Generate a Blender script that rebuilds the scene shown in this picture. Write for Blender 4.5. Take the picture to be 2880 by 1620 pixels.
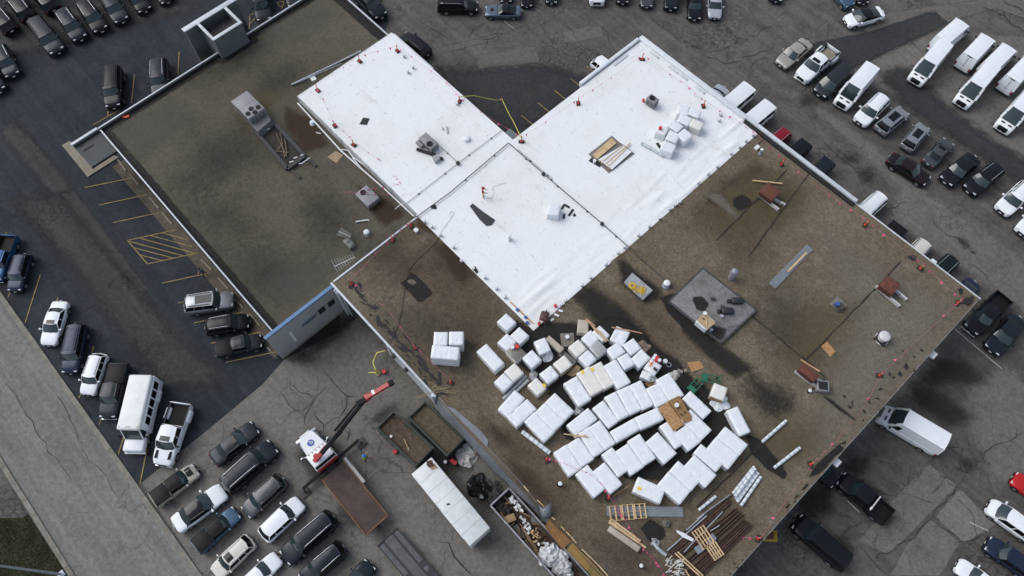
import bpy, bmesh, math, random
from mathutils import Vector, Matrix, noise
random.seed(7)
R=math.radians
for o in list(bpy.data.objects): bpy.data.objects.remove(o)
SC=bpy.context.scene
COL=SC.collection
# ------------------------------------------------------------------ camera, sky, sun, exposure
CAMH=72.0; FPX=2132.15
CR=((0.68072,0.73252,-0.00623),(0.66364,-0.62027,-0.41814),(-0.31016,0.2805,-0.90836))  # right, down, forward
cam=bpy.data.cameras.new('camera'); camo=bpy.data.objects.new('camera',cam); COL.objects.link(camo)
cam.sensor_width=36; cam.lens=FPX/2880*36; cam.clip_start=0.5; cam.clip_end=2000
_m=Matrix((CR[0],tuple(-v for v in CR[1]),tuple(-v for v in CR[2]))).transposed().to_4x4()
_m.translation=(0,0,CAMH); camo.matrix_world=_m
SC.camera=camo
SUNDIR=Vector((-0.62,-0.30,0.80)).normalized()
sun=bpy.data.lights.new('sun','SUN'); sun.energy=1.0; sun.angle=R(42); sun.color=(1.0,0.985,0.965)
suno=bpy.data.objects.new('sun',sun); COL.objects.link(suno)
suno.rotation_euler=SUNDIR.to_track_quat('Z','Y').to_euler()
suno.location=(0,0,100)
W_=bpy.data.worlds.new('World'); SC.world=W_; W_.use_nodes=True
nt=W_.node_tree; bg=nt.nodes['Background']
sky=nt.nodes.new('ShaderNodeTexSky'); sky.sky_type='NISHITA'; sky.sun_disc=False
sky.sun_elevation=math.asin(SUNDIR.z); sky.sun_rotation=math.atan2(SUNDIR.x,SUNDIR.y)
sky.air_density=1.0; sky.dust_density=2.0; sky.ozone_density=1.0
hs=nt.nodes.new('ShaderNodeHueSaturation'); hs.inputs['Saturation'].default_value=0.6
nt.links.new(sky.outputs[0],hs.inputs['Color']); nt.links.new(hs.outputs[0],bg.inputs[0])
bg.inputs[1].default_value=0.13
SC.view_settings.view_transform='Standard'; SC.view_settings.look='None'
SC.view_settings.exposure=0.5; SC.view_settings.gamma=1.0
# ------------------------------------------------------------------ measuring: photo pixel -> point at a known height
ZO={'a':(720,760,640/2576),'t':(520,0,320/2576),'b4':(1180,860,500/2576),'b5':(1380,1100,760/2576),'c1':(1540,880,640/2576),
    'c2':(1140,1060,640/2576),'w2':(1780,260,320/2576),'l':(1620,340,240/2174),'s':(1120,340,480/2576),'r':(1700,640,480/2174),
    'k':(780,1040,640/2576),'p':(1600,1280,640/2576),'d':(1380,1350,480/2576)}
for _i in range(3):
    for _j in range(3): ZO['%d%d'%(_i,_j)]=(960*_i,540*_j,960/2576)
def px(t,u,v):
    x0,y0,s=ZO[t]; return x0+u*s,y0+v*s
def at(t,u,v,z=0.0):
    x,y=px(t,u,v); a=(x-1440)/FPX; b=(y-810)/FPX
    d=[CR[0][i]*a+CR[1][i]*b+CR[2][i] for i in range(3)]
    k=(z-CAMH)/d[2]
    return Vector((d[0]*k,d[1]*k,z))
# ------------------------------------------------------------------ mesh helpers
class MB:
    def __init__(s): s.v=[];s.f=[];s.m=[];s.s=[]
    def add(s,vs,fs,mi=0,sm=False,M=None):
        b=len(s.v)
        s.v+= [tuple(M@Vector(v)) for v in vs] if M else [tuple(v) for v in vs]
        for f in fs: s.f.append([b+i for i in f]); s.m.append(mi); s.s.append(sm)
        return s
    def box(s,x0,y0,z0,x1,y1,z1,mi=0,M=None):
        vs=[(x0,y0,z0),(x1,y0,z0),(x1,y1,z0),(x0,y1,z0),(x0,y0,z1),(x1,y0,z1),(x1,y1,z1),(x0,y1,z1)]
        return s.add(vs,[(3,2,1,0),(4,5,6,7),(0,1,5,4),(1,2,6,5),(2,3,7,6),(3,0,4,7)],mi,False,M)
    def cbox(s,c,sz,ang=0,mi=0,tilt=None):
        M=Matrix.Translation(c)@Matrix.Rotation(ang,4,'Z')
        if tilt: M=M@Matrix.Rotation(tilt,4,'Y')
        x,y,z=sz[0]/2,sz[1]/2,sz[2]/2
        return s.box(-x,-y,-z,x,y,z,mi,M)
    def rbox(s,x0,y0,z0,x1,y1,z1,r=.05,mi=0,M=None,seg=2):
        bm=bmesh.new(); bmesh.ops.create_cube(bm,size=1)
        for v in bm.verts: v.co=Vector(((x0+x1)/2+v.co.x*(x1-x0),(y0+y1)/2+v.co.y*(y1-y0),(z0+z1)/2+v.co.z*(z1-z0)))
        bmesh.ops.bevel(bm,geom=bm.edges[:],offset=r,segments=seg,profile=.5,affect='EDGES')
        bm.verts.index_update()
        s.add([v.co.copy() for v in bm.verts],[[v.index for v in f.verts] for f in bm.faces],mi,True,M); bm.free(); return s
    def prism(s,poly,z0,z1,mi=0,top=None):
        n=len(poly); q=top or poly
        vs=[(p[0],p[1],z0) for p in poly]+[(p[0],p[1],z1) for p in q]
        a=sum(poly[i][0]*poly[(i+1)%n][1]-poly[(i+1)%n][0]*poly[i][1] for i in range(n))
        fs=[tuple(range(n-1,-1,-1)),tuple(range(n,2*n))]+[(i,(i+1)%n,n+(i+1)%n,n+i) for i in range(n)]
        if a<0: fs=[tuple(reversed(f)) for f in fs]
        return s.add(vs,fs,mi)
    def sheet(s,poly,z,mi=0):
        n=len(poly); a=sum(poly[i][0]*poly[(i+1)%n][1]-poly[(i+1)%n][0]*poly[i][1] for i in range(n))
        f=tuple(range(n)); f=f if a>0 else tuple(reversed(f))
        return s.add([(p[0],p[1],z) for p in poly],[f],mi)
    def cyl(s,p0,p1,r0,r1=None,n=12,mi=0,sm=True,caps=True):
        p0=Vector(p0);p1=Vector(p1); r1=r0 if r1 is None else r1
        d=(p1-p0).normalized(); u=d.orthogonal().normalized(); w=d.cross(u)
        vs=[]
        for p,r in((p0,r0),(p1,r1)):
            for i in range(n):
                a=2*math.pi*i/n; vs.append(p+u*(r*math.cos(a))+w*(r*math.sin(a)))
        s.add(vs,[(i,(i+1)%n,n+(i+1)%n,n+i) for i in range(n)],mi,sm)
        if caps:
            s.add(vs[:n],[tuple(range(n-1,-1,-1))],mi); s.add(vs[n:],[tuple(range(n))],mi)
        return s
    def lathe(s,c,prof,n=16,mi=0):
        vs=[];c=Vector(c)
        for r,z in prof:
            for i in range(n): a=2*math.pi*i/n; vs.append((c.x+r*math.cos(a),c.y+r*math.sin(a),c.z+z))
        fs=[]
        for k in range(len(prof)-1):
            for i in range(n): fs.append((k*n+i,k*n+(i+1)%n,(k+1)*n+(i+1)%n,(k+1)*n+i))
        s.add(vs,fs,mi,True); m=(len(prof)-1)*n
        s.add(vs[m:],[tuple(range(n))],mi); return s
    def tube(s,pts,r,n=8,mi=0):
        for a,b in zip(pts,pts[1:]): s.cyl(a,b,r,r,n,mi)
        return s
    def bar(s,a,b,w,h,mi=0):
        a=Vector(a);b=Vector(b); d=b-a; L=d.length; d.normalize()
        up=Vector((0,0,1)); 
        if abs(d.z)>.95: up=Vector((1,0,0))
        y=up.cross(d).normalized(); z=d.cross(y)
        M=Matrix((d,y,z)).transposed().to_4x4(); M.translation=a
        return s.box(0,-w/2,-h/2,L,w/2,h/2,mi,M)
    def build(s,name,mats,parent=None,loc=None):
        me=bpy.data.meshes.new(name); me.from_pydata(s.v,[],s.f)
        if not isinstance(mats,(list,tuple)): mats=[mats]
        for m in mats: me.materials.append(m)
        me.polygons.foreach_set('material_index',s.m); me.polygons.foreach_set('use_smooth',s.s); me.update()
        o=bpy.data.objects.new(name,me); COL.objects.link(o)
        if parent is not None: o.parent=parent
        if loc is not None: o.location=loc
        return o
def tag(o,label=None,cat=None,group=None,kind=None):
    if label: o['label']=label
    if cat: o['category']=cat
    if group: o['group']=group
    if kind: o['kind']=kind
    return o
def thing(name,label,cat,loc=(0,0,0),rz=0,group=None):
    o=bpy.data.objects.new(name,None); COL.objects.link(o); o.empty_display_size=.3
    o.location=loc; o.rotation_euler=(0,0,rz); return tag(o,label,cat,group)
def struct(o): o['kind']='structure'; return o
def stuff(o): o['kind']='stuff'; return o
def recenter(o):
    """origin of a one-mesh thing to the middle of its base"""
    me=o.data; xs=[v.co for v in me.vertices]
    c=Vector(((min(p.x for p in xs)+max(p.x for p in xs))/2,(min(p.y for p in xs)+max(p.y for p in xs))/2,min(p.z for p in xs)))
    me.transform(Matrix.Translation(-c)); o.location=c; return o
# ------------------------------------------------------------------ materials
def nodes(name):
    m=bpy.data.materials.new(name); m.use_nodes=True; t=m.node_tree
    return m,t,t.nodes['Principled BSDF']
def lk(t,a,b): t.links.new(a,b)
def crd(t,scale=(1,1,1),rot=0,kind='Object'):
    tc=t.nodes.new('ShaderNodeTexCoord'); mp=t.nodes.new('ShaderNodeMapping')
    mp.inputs['Scale'].default_value=scale; mp.inputs['Rotation'].default_value=(0,0,rot)
    lk(t,tc.outputs[kind],mp.inputs[0]); return mp.outputs[0]
def nse(t,vec,sc,det=4,ro=.55,dist=0):
    n=t.nodes.new('ShaderNodeTexNoise'); n.inputs['Scale'].default_value=sc; n.inputs['Detail'].default_value=det
    n.inputs['Roughness'].default_value=ro; n.inputs['Distortion'].default_value=dist; lk(t,vec,n.inputs['Vector']); return n.outputs['Fac']
def mr(t,fac,a,b,c=0,d=1):
    n=t.nodes.new('ShaderNodeMapRange'); n.interpolation_type='SMOOTHSTEP'
    for i,v in zip(('From Min','From Max','To Min','To Max'),(a,b,c,d)): n.inputs[i].default_value=v
    lk(t,fac,n.inputs['Value']); return n.outputs[0]
def mix(t,f,a,b,mode='MIX'):
    n=t.nodes.new('ShaderNodeMix'); n.data_type='RGBA'; n.blend_type=mode
    for i,v in((0,f),(6,a),(7,b)):
        if isinstance(v,(int,float)): n.inputs[i].default_value=v
        elif isinstance(v,tuple): n.inputs[i].default_value=(*v[:3],1)
        else: lk(t,v,n.inputs[i])
    return n.outputs[2]
def mul(t,a,b,op='MULTIPLY'):
    n=t.nodes.new('ShaderNodeMath'); n.operation=op
    for i,v in((0,a),(1,b)):
        if isinstance(v,(int,float)): n.inputs[i].default_value=v
        else: lk(t,v,n.inputs[i])
    return n.outputs[0]
def bump(t,b,h,st,dist=.05):
    n=t.nodes.new('ShaderNodeBump'); n.inputs['Strength'].default_value=st; n.inputs['Distance'].default_value=dist
    lk(t,h,n.inputs['Height']); lk(t,n.outputs[0],b.inputs['Normal'])
def vor(t,vec,sc,feat='DISTANCE_TO_EDGE'):
    n=t.nodes.new('ShaderNodeTexVoronoi'); n.feature=feat; n.inputs['Scale'].default_value=sc; lk(t,vec,n.inputs['Vector']); return n.outputs[0]
def warp(t,vec,sc,amt):
    n=t.nodes.new('ShaderNodeTexNoise'); n.inputs['Scale'].default_value=sc; n.inputs['Detail'].default_value=3; lk(t,vec,n.inputs['Vector'])
    v=t.nodes.new('ShaderNodeVectorMath'); v.operation='MULTIPLY_ADD'
    lk(t,n.outputs['Color'],v.inputs[0]); v.inputs[1].default_value=(amt,)*3; lk(t,vec,v.inputs[2]); return v.outputs[0]
_mc={}
def mat(name,col,rough=.6,var=.12,sc=3,metal=0,coat=0,bmp=0,dirt=None):
    if name in _mc: return _mc[name]
    m,t,b=nodes(name); c=crd(t)
    n=nse(t,c,sc,5); k=mr(t,n,.25,.75,1-var,1+var)
    x=mix(t,1.0,col,k,'MULTIPLY')
    if dirt: x=mix(t,mr(t,nse(t,c,dirt[1],6,.65),.5,.72,0,dirt[2]),x,dirt[0])
    lk(t,x,b.inputs['Base Color']); b.inputs['Roughness'].default_value=rough; b.inputs['Metallic'].default_value=metal
    if coat: b.inputs['Coat Weight'].default_value=coat; b.inputs['Coat Roughness'].default_value=.06
    if bmp: bump(t,b,nse(t,c,sc*6,4),bmp,.02)
    _mc[name]=m; return m
def asphalt(name,c1,c2,c3,crack=.05,big=.10,allig=.5,rough=.92,spots=.5,streak=None):
    m,t,b=nodes(name); c=crd(t)
    n1=nse(t,c,.045,5,.6); n2=nse(t,c,.4,6,.65); n3=nse(t,c,16,3,.7)
    x=mix(t,mr(t,n1,.35,.65),c1,c2); x=mix(t,mr(t,n2,.42,.72,0,.8),x,c3)
    x=mix(t,1.0,x,mr(t,n3,.2,.8,.62,1.40),'MULTIPLY')
    x=mix(t,1.0,x,mr(t,nse(t,c,2.2,6,.75),.25,.75,.74,1.26),'MULTIPLY')
    if streak is not None:
        sv=crd(t,(.06,1.1,1),streak); x=mix(t,1.0,x,mr(t,nse(t,sv,1.0,4,.6),.3,.7,.84,1.14),'MULTIPLY')
    w=warp(t,c,.5,1.6); w2=warp(t,w,3,.25)
    if crack:
        d=vor(t,w2,big); k=mr(t,d,big*.01,big*.045,crack*11,0); k=mul(t,k,mr(t,nse(t,c,.12,3),.42,.55)); x=mix(t,k,x,tuple(v*.35 for v in c1))
    if allig:
        d=vor(t,w2,1.5); k=mr(t,d,.03,.10,.75,0); k=mul(t,k,mr(t,nse(t,c,.13,4,.6),.52,.62,0,allig)); x=mix(t,k,x,tuple(v*.35 for v in c1))
    if spots: x=mix(t,mr(t,nse(t,c,.55,5,.6,.6),.62,.74,0,spots),x,tuple(v*.4 for v in c1))
    lk(t,x,b.inputs['Base Color']); b.inputs['Roughness'].default_value=rough; b.inputs['Specular IOR Level'].default_value=.3
    bump(t,b,n3,.25,.02); return m
def gravel(name,c1,c2,c3,dark):
    m,t,b=nodes(name); c=crd(t)
    n1=nse(t,c,.09,5,.62,.4); n2=nse(t,c,.55,6,.7); n3=nse(t,c,9,4,.8); n4=nse(t,c,28,2,.8)
    x=mix(t,mr(t,n1,.36,.64),c1,c2); x=mix(t,mr(t,n2,.45,.75,0,.75),x,c3)
    x=mix(t,mr(t,nse(t,c,.2,6,.7,.8),.52,.75,0,.45),x,dark)
    x=mix(t,1.0,x,mr(t,n3,.25,.75,.52,1.56),'MULTIPLY'); x=mix(t,1.0,x,mr(t,n4,.25,.75,.7,1.34),'MULTIPLY'); x=mix(t,1.0,x,mr(t,nse(t,c,2.4,5,.7),.25,.75,.82,1.2),'MULTIPLY')
    lk(t,x,b.inputs['Base Color']); b.inputs['Roughness'].default_value=.95; b.inputs['Specular IOR Level'].default_value=.2
    bump(t,b,n3,.5,.03); return m
def fade_mat(name,col,rough=.9,th=(.35,.6),amt=.95,sc=1.6,na=1.5):
    """a stain or tar smear: ragged edge from the mesh attribute 'fade'"""
    m,t,b=nodes(name); c=crd(t)
    at_=t.nodes.new('ShaderNodeAttribute'); at_.attribute_name='fade'
    f=mul(t,at_.outputs['Fac'],mul(t,mul(t,nse(t,c,sc,6,.75),nse(t,c,sc*4.5,5,.8),'ADD'),na*.5),'ADD'); f=mul(t,f,-.5*na,'ADD')
    f=mr(t,f,th[0],th[1],0,amt)
    x=mix(t,1.0,col,mr(t,nse(t,c,6,5,.7),.25,.75,.6,1.5),'MULTIPLY'); lk(t,x,b.inputs['Base Color']); b.inputs['Roughness'].default_value=rough
    b.inputs['Specular IOR Level'].default_value=.25
    lk(t,f,b.inputs['Alpha']); return m
_pz=[0]
def patch(name,pts,z,m,parent=None,soft=.8):
    """flat smear: a fine sheet whose attribute 'fade' runs from 1 inside the outline to 0 outside it"""
    P=[(p[0],p[1]) for p in pts]; n=len(P); st=max(.22,min(1.0,soft*.45)); mg=soft*.6
    x0,x1=min(p[0] for p in P)-mg,max(p[0] for p in P)+mg; y0,y1=min(p[1] for p in P)-mg,max(p[1] for p in P)+mg
    nx=max(2,min(160,int((x1-x0)/st))); ny=max(2,min(160,int((y1-y0)/st))); _pz[0]+=1; zz=z+.0004*(_pz[0]%29)
    V=[];F=[]
    for j in range(ny+1):
        for i in range(nx+1):
            x=x0+(x1-x0)*i/nx; y=y0+(y1-y0)*j/ny; d=1e9; c=False; k=n-1
            for q in range(n):
                ax,ay=P[k]; bx,by=P[q]; dx,dy=bx-ax,by-ay; t_=((x-ax)*dx+(y-ay)*dy)/(dx*dx+dy*dy+1e-9); t_=0 if t_<0 else 1 if t_>1 else t_
                e=(x-ax-dx*t_)**2+(y-ay-dy*t_)**2
                if e<d: d=e
                if (by>y)!=(ay>y) and x<(ax-bx)*(y-by)/(ay-by)+bx: c=not c
                k=q
            d=math.sqrt(d)*(1 if c else -1); f=d/soft+.5; V.append((x,y,zz)); F.append(0.0 if f<0 else 1.0 if f>1 else f)
    fs=[]
    for j in range(ny):
        for i in range(nx):
            q=(j*(nx+1)+i,j*(nx+1)+i+1,(j+1)*(nx+1)+i+1,(j+1)*(nx+1)+i)
            if max(F[k] for k in q)>.001: fs.append(q)
    used=sorted({i for q in fs for i in q}); ix={o:k for k,o in enumerate(used)}
    me=bpy.data.meshes.new(name); me.from_pydata([V[i] for i in used],[],[tuple(ix[i] for i in q) for q in fs]); me.materials.append(m)
    a=me.attributes.new('fade','FLOAT','POINT'); a.data.foreach_set('value',[F[i] for i in used])
    o=bpy.data.objects.new(name,me); COL.objects.link(o)
    if parent is not None: o.parent=parent
    return o
def fadeable(m):
    """copy of a ground material that feathers out by the mesh attribute 'fade'"""
    c=m.copy(); t=c.node_tree; b=t.nodes['Principled BSDF']; a=t.nodes.new('ShaderNodeAttribute'); a.attribute_name='fade'
    f=mul(t,a.outputs['Fac'],mul(t,nse(t,crd(t),.9,6,.7),.7),'ADD'); f=mul(t,f,-.35,'ADD'); lk(t,mr(t,f,.2,.75),b.inputs['Alpha']); return c
WHITE=mat('white_paint',(.66,.68,.69),.5,.06)
BLACK=mat('black_plastic',(.012,.012,.014),.5,.1)
STEEL=mat('galvanised_steel',(.42,.44,.47),.42,.12,4,.6)
GREYP=mat('grey_paint',(.17,.17,.19),.5,.08)
RUBBER=mat('black_rubber',(.014,.014,.015),.75,.2)
# ================================================================== THE SETTING: ground, roads, markings
ASPH=asphalt('old_asphalt',(.086,.080,.073),(.112,.104,.094),(.062,.057,.053),.06,.10,1.0,streak=R(-40))
SEAL=asphalt('sealed_asphalt',(.018,.022,.028),(.025,.029,.036),(.036,.039,.043),.05,.09,.35,spots=.3,streak=R(75))
YARD=asphalt('worn_concrete',(.160,.150,.132),(.140,.131,.116),(.108,.101,.091),.07,.13,.0,spots=.6)
SLAB=asphalt('pale_slab_concrete',(.142,.133,.119),(.122,.114,.102),(.092,.086,.077),.05,.2,.0,spots=.5)
ROADM=asphalt('grey_road',(.172,.172,.160),(.152,.152,.141),(.138,.138,.128),.05,.10,.0,spots=.1,streak=R(5))
PATCHM=asphalt('patch_asphalt',(.125,.116,.102),(.112,.104,.092),(.095,.088,.079),0,.1,0,spots=.2)
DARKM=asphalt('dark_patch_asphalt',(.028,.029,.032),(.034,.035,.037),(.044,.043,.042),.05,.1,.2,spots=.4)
KERBM=mat('kerb_concrete',(.185,.175,.145),.9,.25,1.2)
WALKM=mat('tan_concrete',(.22,.195,.145),.9,.2,1.0)
YEL=mat('worn_yellow_paint',(.24,.175,.065),.8,.25,2,dirt=((.07,.065,.05),1.4,.75))
WLINE=mat('worn_white_paint',(.32,.33,.31),.8,.2,2,dirt=((.1,.09,.08),1.2,.7))
FADE={m:fadeable(m) for m in(PATCHM,DARKM,SLAB)}; FADE[YARD]=fadeable(YARD)
def pp(*a): return [at(t,u,v) for t,u,v in a]
def flat(name,poly,z,m): return struct(MB().sheet(poly,z).build(name,m))
g=300
struct(MB().sheet([(-g,-g),(g,-g),(g,g),(-g,g)],-.004).build('ground',ASPH))
def gz(name,pts,z,m,soft=0):
    if soft or m in FADE: return struct(patch(name,pts,z,FADE[m],None,soft or .25))
    return flat(name,pts,z,m)
# sealed dark lot on the left and top left
seal=pp(('02',1030,760),('01',500,1449),('01',0,735))+[Vector((-90,-26,0)),Vector((-160,-40,0)),Vector((-160,90,0)),Vector((-98,90,0)),Vector((-82,44,0)),Vector((-62,36,0)),Vector((-50,20,0)),Vector((-33,6,0))]+pp(('01',2150,1260),('02',1985,0),('02',1590,330),('02',1070,745))
gz('sealed_lot',seal,.004,SEAL)
yard=pp(('02',1070,745),('02',1590,330),('02',1985,0),('01',2150,1260))+[Vector((-33,6,0)),Vector((-33,14,0)),Vector((-4,14,0)),Vector((8,14,0)),Vector((8,-2,0)),Vector((-8,-32,0)),Vector((-30,-37,0))]+pp(('02',1530,1449),)
flat('concrete_yard',yard,.008,YARD)
# road with kerbs
def off(a,b,d):
    n=(b-a).normalized(); return Vector((-n.y,n.x,0))*d
k0=at('01',0,745); k1=at('02',1530,1449); dk=(k1-k0).normalized(); K0=k0-dk*80; K1=k1+dk*60
l0=at('02',0,615); l1=at('02',520,1449); dl=(l1-l0).normalized(); L0=l0-dl*60; L1=l1+dl*60
flat('road',[K0,K1,L1,L0],.006,ROADM)
n=Vector((-dk.y,dk.x,0)); n=n if n.y>0 else -n
def kerb(name,a,b,w,side):
    m=MB(); L=(b-a).length; d=(b-a).normalized(); s=0; q=Vector((-d.y,d.x,0))*side
    while s<L:
        e=min(s+3.02,L); p=a+d*s; r=a+d*(e-.025)
        m.prism([p,r,r+q*w,p+q*w],0,.13+.012*math.sin(s*1.7)); s=e
    return struct(m.build(name,KERBM))
sg=1 if Vector((-dk.y,dk.x,0)).dot(n)>0 else -1
kerb('kerb',K0,K1,-.48,sg)
nl=Vector((-dl.y,dl.x,0)); sl=1 if nl.dot(k0-l0)>0 else -1
kerb('kerb',L0,L1,.45,sl)
GRASS=mat('grass',(.035,.042,.014),.95,.4,1.2,bmp=.4)
gr=pp(('02',-300,1020),('02',170,1010),('02',210,985))+[l1-dl*2.2-nl*sl*.05,L1-nl*sl*.05]+[Vector((-70,-70,0))]
gr=[Vector((p.x,p.y,0)) for p in gr]
flat('verge',gr,.05,mat('verge_soil',(.03,.032,.013),.95,.5,.8))
# short grass blades on the verge
gb=MB()
import random as _r
rg=_r.Random(3)
def inpoly(p,P):
    c=False; j=len(P)-1
    for i in range(len(P)):
        if (P[i].y>p[1])!=(P[j].y>p[1]) and p[0]<(P[j].x-P[i].x)*(p[1]-P[i].y)/(P[j].y-P[i].y)+P[i].x: c=not c
        j=i
    return c
bx=[at('02',-40,980),at('02',520,1480)]
cxs=[at('02',u,v) for u,v in((-30,990),(530,1460),(-30,1460),(300,990))]
x0,x1=min(p.x for p in cxs),max(p.x for p in cxs); y0,y1=min(p.y for p in cxs),max(p.y for p in cxs)
for _ in range(16000):
    p=(rg.uniform(x0,x1),rg.uniform(y0,y1))
    if not inpoly(p,gr): continue
    a=rg.uniform(0,6.28); h=rg.uniform(.04,.11); w=.03
    dx,dy=math.cos(a)*w,math.sin(a)*w; lx,ly=rg.uniform(-.06,.06),rg.uniform(-.06,.06)
    gb.add([(p[0]-dx,p[1]-dy,.05),(p[0]+dx,p[1]+dy,.05),(p[0]+lx,p[1]+ly,.05+h)],[(0,1,2)])
tag(gb.build('grass',GRASS),'short dull green grass on the verge at the lower left corner','grass',kind='stuff')
# asphalt patches and slabs
gz('asphalt_patch',pp(('10',1668,235),('10',1955,192),('10',1978,275),('10',1690,328)),.012,PATCHM)
gz('asphalt_patch',pp(('10',1020,415),('10',1460,350),('10',1500,470),('10',1030,525)),.012,PATCHM)
gz('asphalt_patch',pp(('10',830,340),('10',1175,255),('10',1185,300),('10',850,380)),.012,PATCHM,.5)
gz('worn_lot',pp(('20',1370,215),('20',1560,90),('20',2390,-20),('20',2900,-150),('20',2900,250),('20',2350,60),('20',2005,172),('20',1900,85),('20',1390,248)),.012,PATCHM,.5)
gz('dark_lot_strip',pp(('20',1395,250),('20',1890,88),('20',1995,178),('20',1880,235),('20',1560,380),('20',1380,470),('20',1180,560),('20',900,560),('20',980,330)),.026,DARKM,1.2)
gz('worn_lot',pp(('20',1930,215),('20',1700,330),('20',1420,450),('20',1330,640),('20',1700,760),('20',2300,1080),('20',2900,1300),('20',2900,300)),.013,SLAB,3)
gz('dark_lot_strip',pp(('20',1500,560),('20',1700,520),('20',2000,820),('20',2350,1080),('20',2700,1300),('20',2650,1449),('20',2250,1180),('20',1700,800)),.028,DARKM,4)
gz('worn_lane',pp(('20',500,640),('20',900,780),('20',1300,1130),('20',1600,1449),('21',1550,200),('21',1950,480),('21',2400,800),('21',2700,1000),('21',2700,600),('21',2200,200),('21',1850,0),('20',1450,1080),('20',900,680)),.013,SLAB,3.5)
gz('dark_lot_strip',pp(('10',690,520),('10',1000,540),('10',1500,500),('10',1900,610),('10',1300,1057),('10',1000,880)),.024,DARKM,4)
gz('concrete_slab',pp(('22',1560,900),('22',1860,600),('22',2080,770),('22',1830,1010),('22',1560,1290),('22',1320,1190)),.012,SLAB,.3)
gz('concrete_slab',pp(('22',1880,1010),('22',2090,1200),('22',1940,1449),('22',1560,1449),('22',1680,1230)),.012,SLAB,.3)
gz('concrete_slab',pp(('22',2090,790),('22',2360,1060),('22',2130,1200),('22',1900,1000)),.022,YARD,.5)
gz('concrete_slab',pp(('22',2050,100),('22',2420,-200),('22',2700,100),('22',2700,700),('22',2350,800)),.012,SLAB,4)
OIL=fade_mat('oil_stain',(.022,.020,.018),.8,(.1,1.0),.7,.9)
def stain(*pts,soft=1.6,z=.042): return struct(patch('oil_stain',pp(*pts),z,OIL,None,soft))
WORN=asphalt('worn_seal',(.041,.041,.041),(.050,.049,.047),(.034,.034,.035),.05,.2,.9,spots=.4,streak=R(75)); FADE[WORN]=fadeable(WORN)
gz('worn_lane',pp(('01',430,-20),('01',560,-20),('01',1115,735),('01',1075,785),('01',760,420)),.012,WORN,.9)
gz('worn_lane',pp(('01',100,60),('01',420,30),('01',820,480),('01',1150,880),('01',1700,1449),('01',1250,1449),('01',880,1000),('01',560,560)),.014,WORN,3.5)
gz('worn_lane',pp(('00',-50,380),('00',300,380),('00',700,260),('00',1250,120),('00',1500,60),('00',1300,0),('00',-50,60)),.014,WORN,4)
gz('worn_lane',pp(('00',100,900),('00',420,1250),('00',560,1449),('00',380,1449),('00',0,1000)),.014,WORN,2)
gz('worn_lane',pp(('00',250,1180),('00',330,1180),('00',520,1449),('00',440,1449)),.013,WORN,.5)
stain(('22',1700,0),('22',1900,50),('22',2200,250),('22',2000,330),('22',1750,150))
stain(('22',1250,550),('22',1420,560),('22',1330,700),('22',1200,650)); stain(('22',850,820),('22',1150,760),('22',1100,1000),('22',900,1000))
stain(('22',1100,1180),('22',1270,1130),('22',1260,1260),('22',1120,1270)); stain(('21',1900,1250),('21',2150,1280),('21',2300,1440),('21',1800,1449))
stain(('20',880,700),('20',1000,740),('20',1020,810),('20',900,790),soft=1.6); stain(('20',1330,1280),('20',1430,1260),('20',1440,1380),('20',1340,1390),soft=1.6)
stain(('20',1200,1180),('20',1300,1170),('20',1320,1220),('20',1230,1230),soft=1.6)
stain(('21',2060,350),('21',2110,345),('21',2180,420),('21',2130,425),soft=1.0); stain(('21',2170,445),('21',2215,450),('21',2200,472),('21',2180,470),soft=.4)
stain(('02',2230,520),('02',2560,400),('02',2576,700),('02',2400,760)); stain(('12',1000,700),('12',1240,760),('12',1200,980),('12',1020,920))
stain(('12',560,560),('12',900,480),('12',980,640),('12',640,720)); stain(('a',520,760),('a',900,560),('a',1100,560),('a',1000,720),('a',640,950))
stain(('a',340,960),('a',560,900),('a',700,1000),('a',560,1060)); stain(('22',2100,560),('22',2200,580),('22',2170,660),('22',2110,640),soft=1.6)
stain(('22',1300,640),('22',1500,820),('22',1560,1040),('22',1400,1030)); stain(('k',1040,560),('k',1300,380),('k',1360,440),('k',1130,640)); stain(('12',20,760),('12',260,1000),('12',180,1120),('12',0,1000))
CRK=mat('crack_dark',(.028,.027,.025),.95,.2)
ck=MB()
def crack(t,pts,w=.11,z=.056,jit=.28,seed=1):
    rr=random.Random(seed+int(pts[0][0])); P=[at(t,u,v,z) for u,v in pts]; Q=[P[0]]
    for a,b in zip(P,P[1:]):
        k=max(1,int((b-a).length/.7))
        for j in range(1,k+1):
            q=a.lerp(b,j/k)
            if j<k: q=q+Vector((rr.uniform(-jit,jit),rr.uniform(-jit,jit),0))
            Q.append(q)
    L=[];n=len(Q)
    for i,q in enumerate(Q):
        d=(Q[min(i+1,n-1)]-Q[max(i-1,0)]).normalized(); s=Vector((-d.y,d.x,0))*w*rr.uniform(.12,.42)*(.3 if i in(0,n-1) else 1)
        L.append((q+s,q-s))
    vs=[p for pr in L for p in pr]; ck.add(vs,[(2*i,2*i+1,2*i+3,2*i+2) for i in range(n-1)])
crack('k',[(520,0),(610,110),(700,220),(790,305),(870,300)]); crack('k',[(790,305),(775,430),(700,540),(650,540),(520,640)],.13); crack('k',[(560,180),(440,300),(360,440),(310,530),(300,640)])
crack('k',[(400,490),(520,620),(525,700)]); crack('k',[(20,235),(120,185)]); crack('k',[(20,235),(130,400),(310,525)],.06); crack('k',[(800,640),(820,700),(790,790)],.14)
crack('k',[(430,20),(430,290)],.06); crack('02',[(50,0),(170,180),(350,480),(540,750)],.06); crack('02',[(420,80),(480,160),(560,320),(620,520)],.07); crack('02',[(600,480),(760,650),(900,900)],.06)
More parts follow.
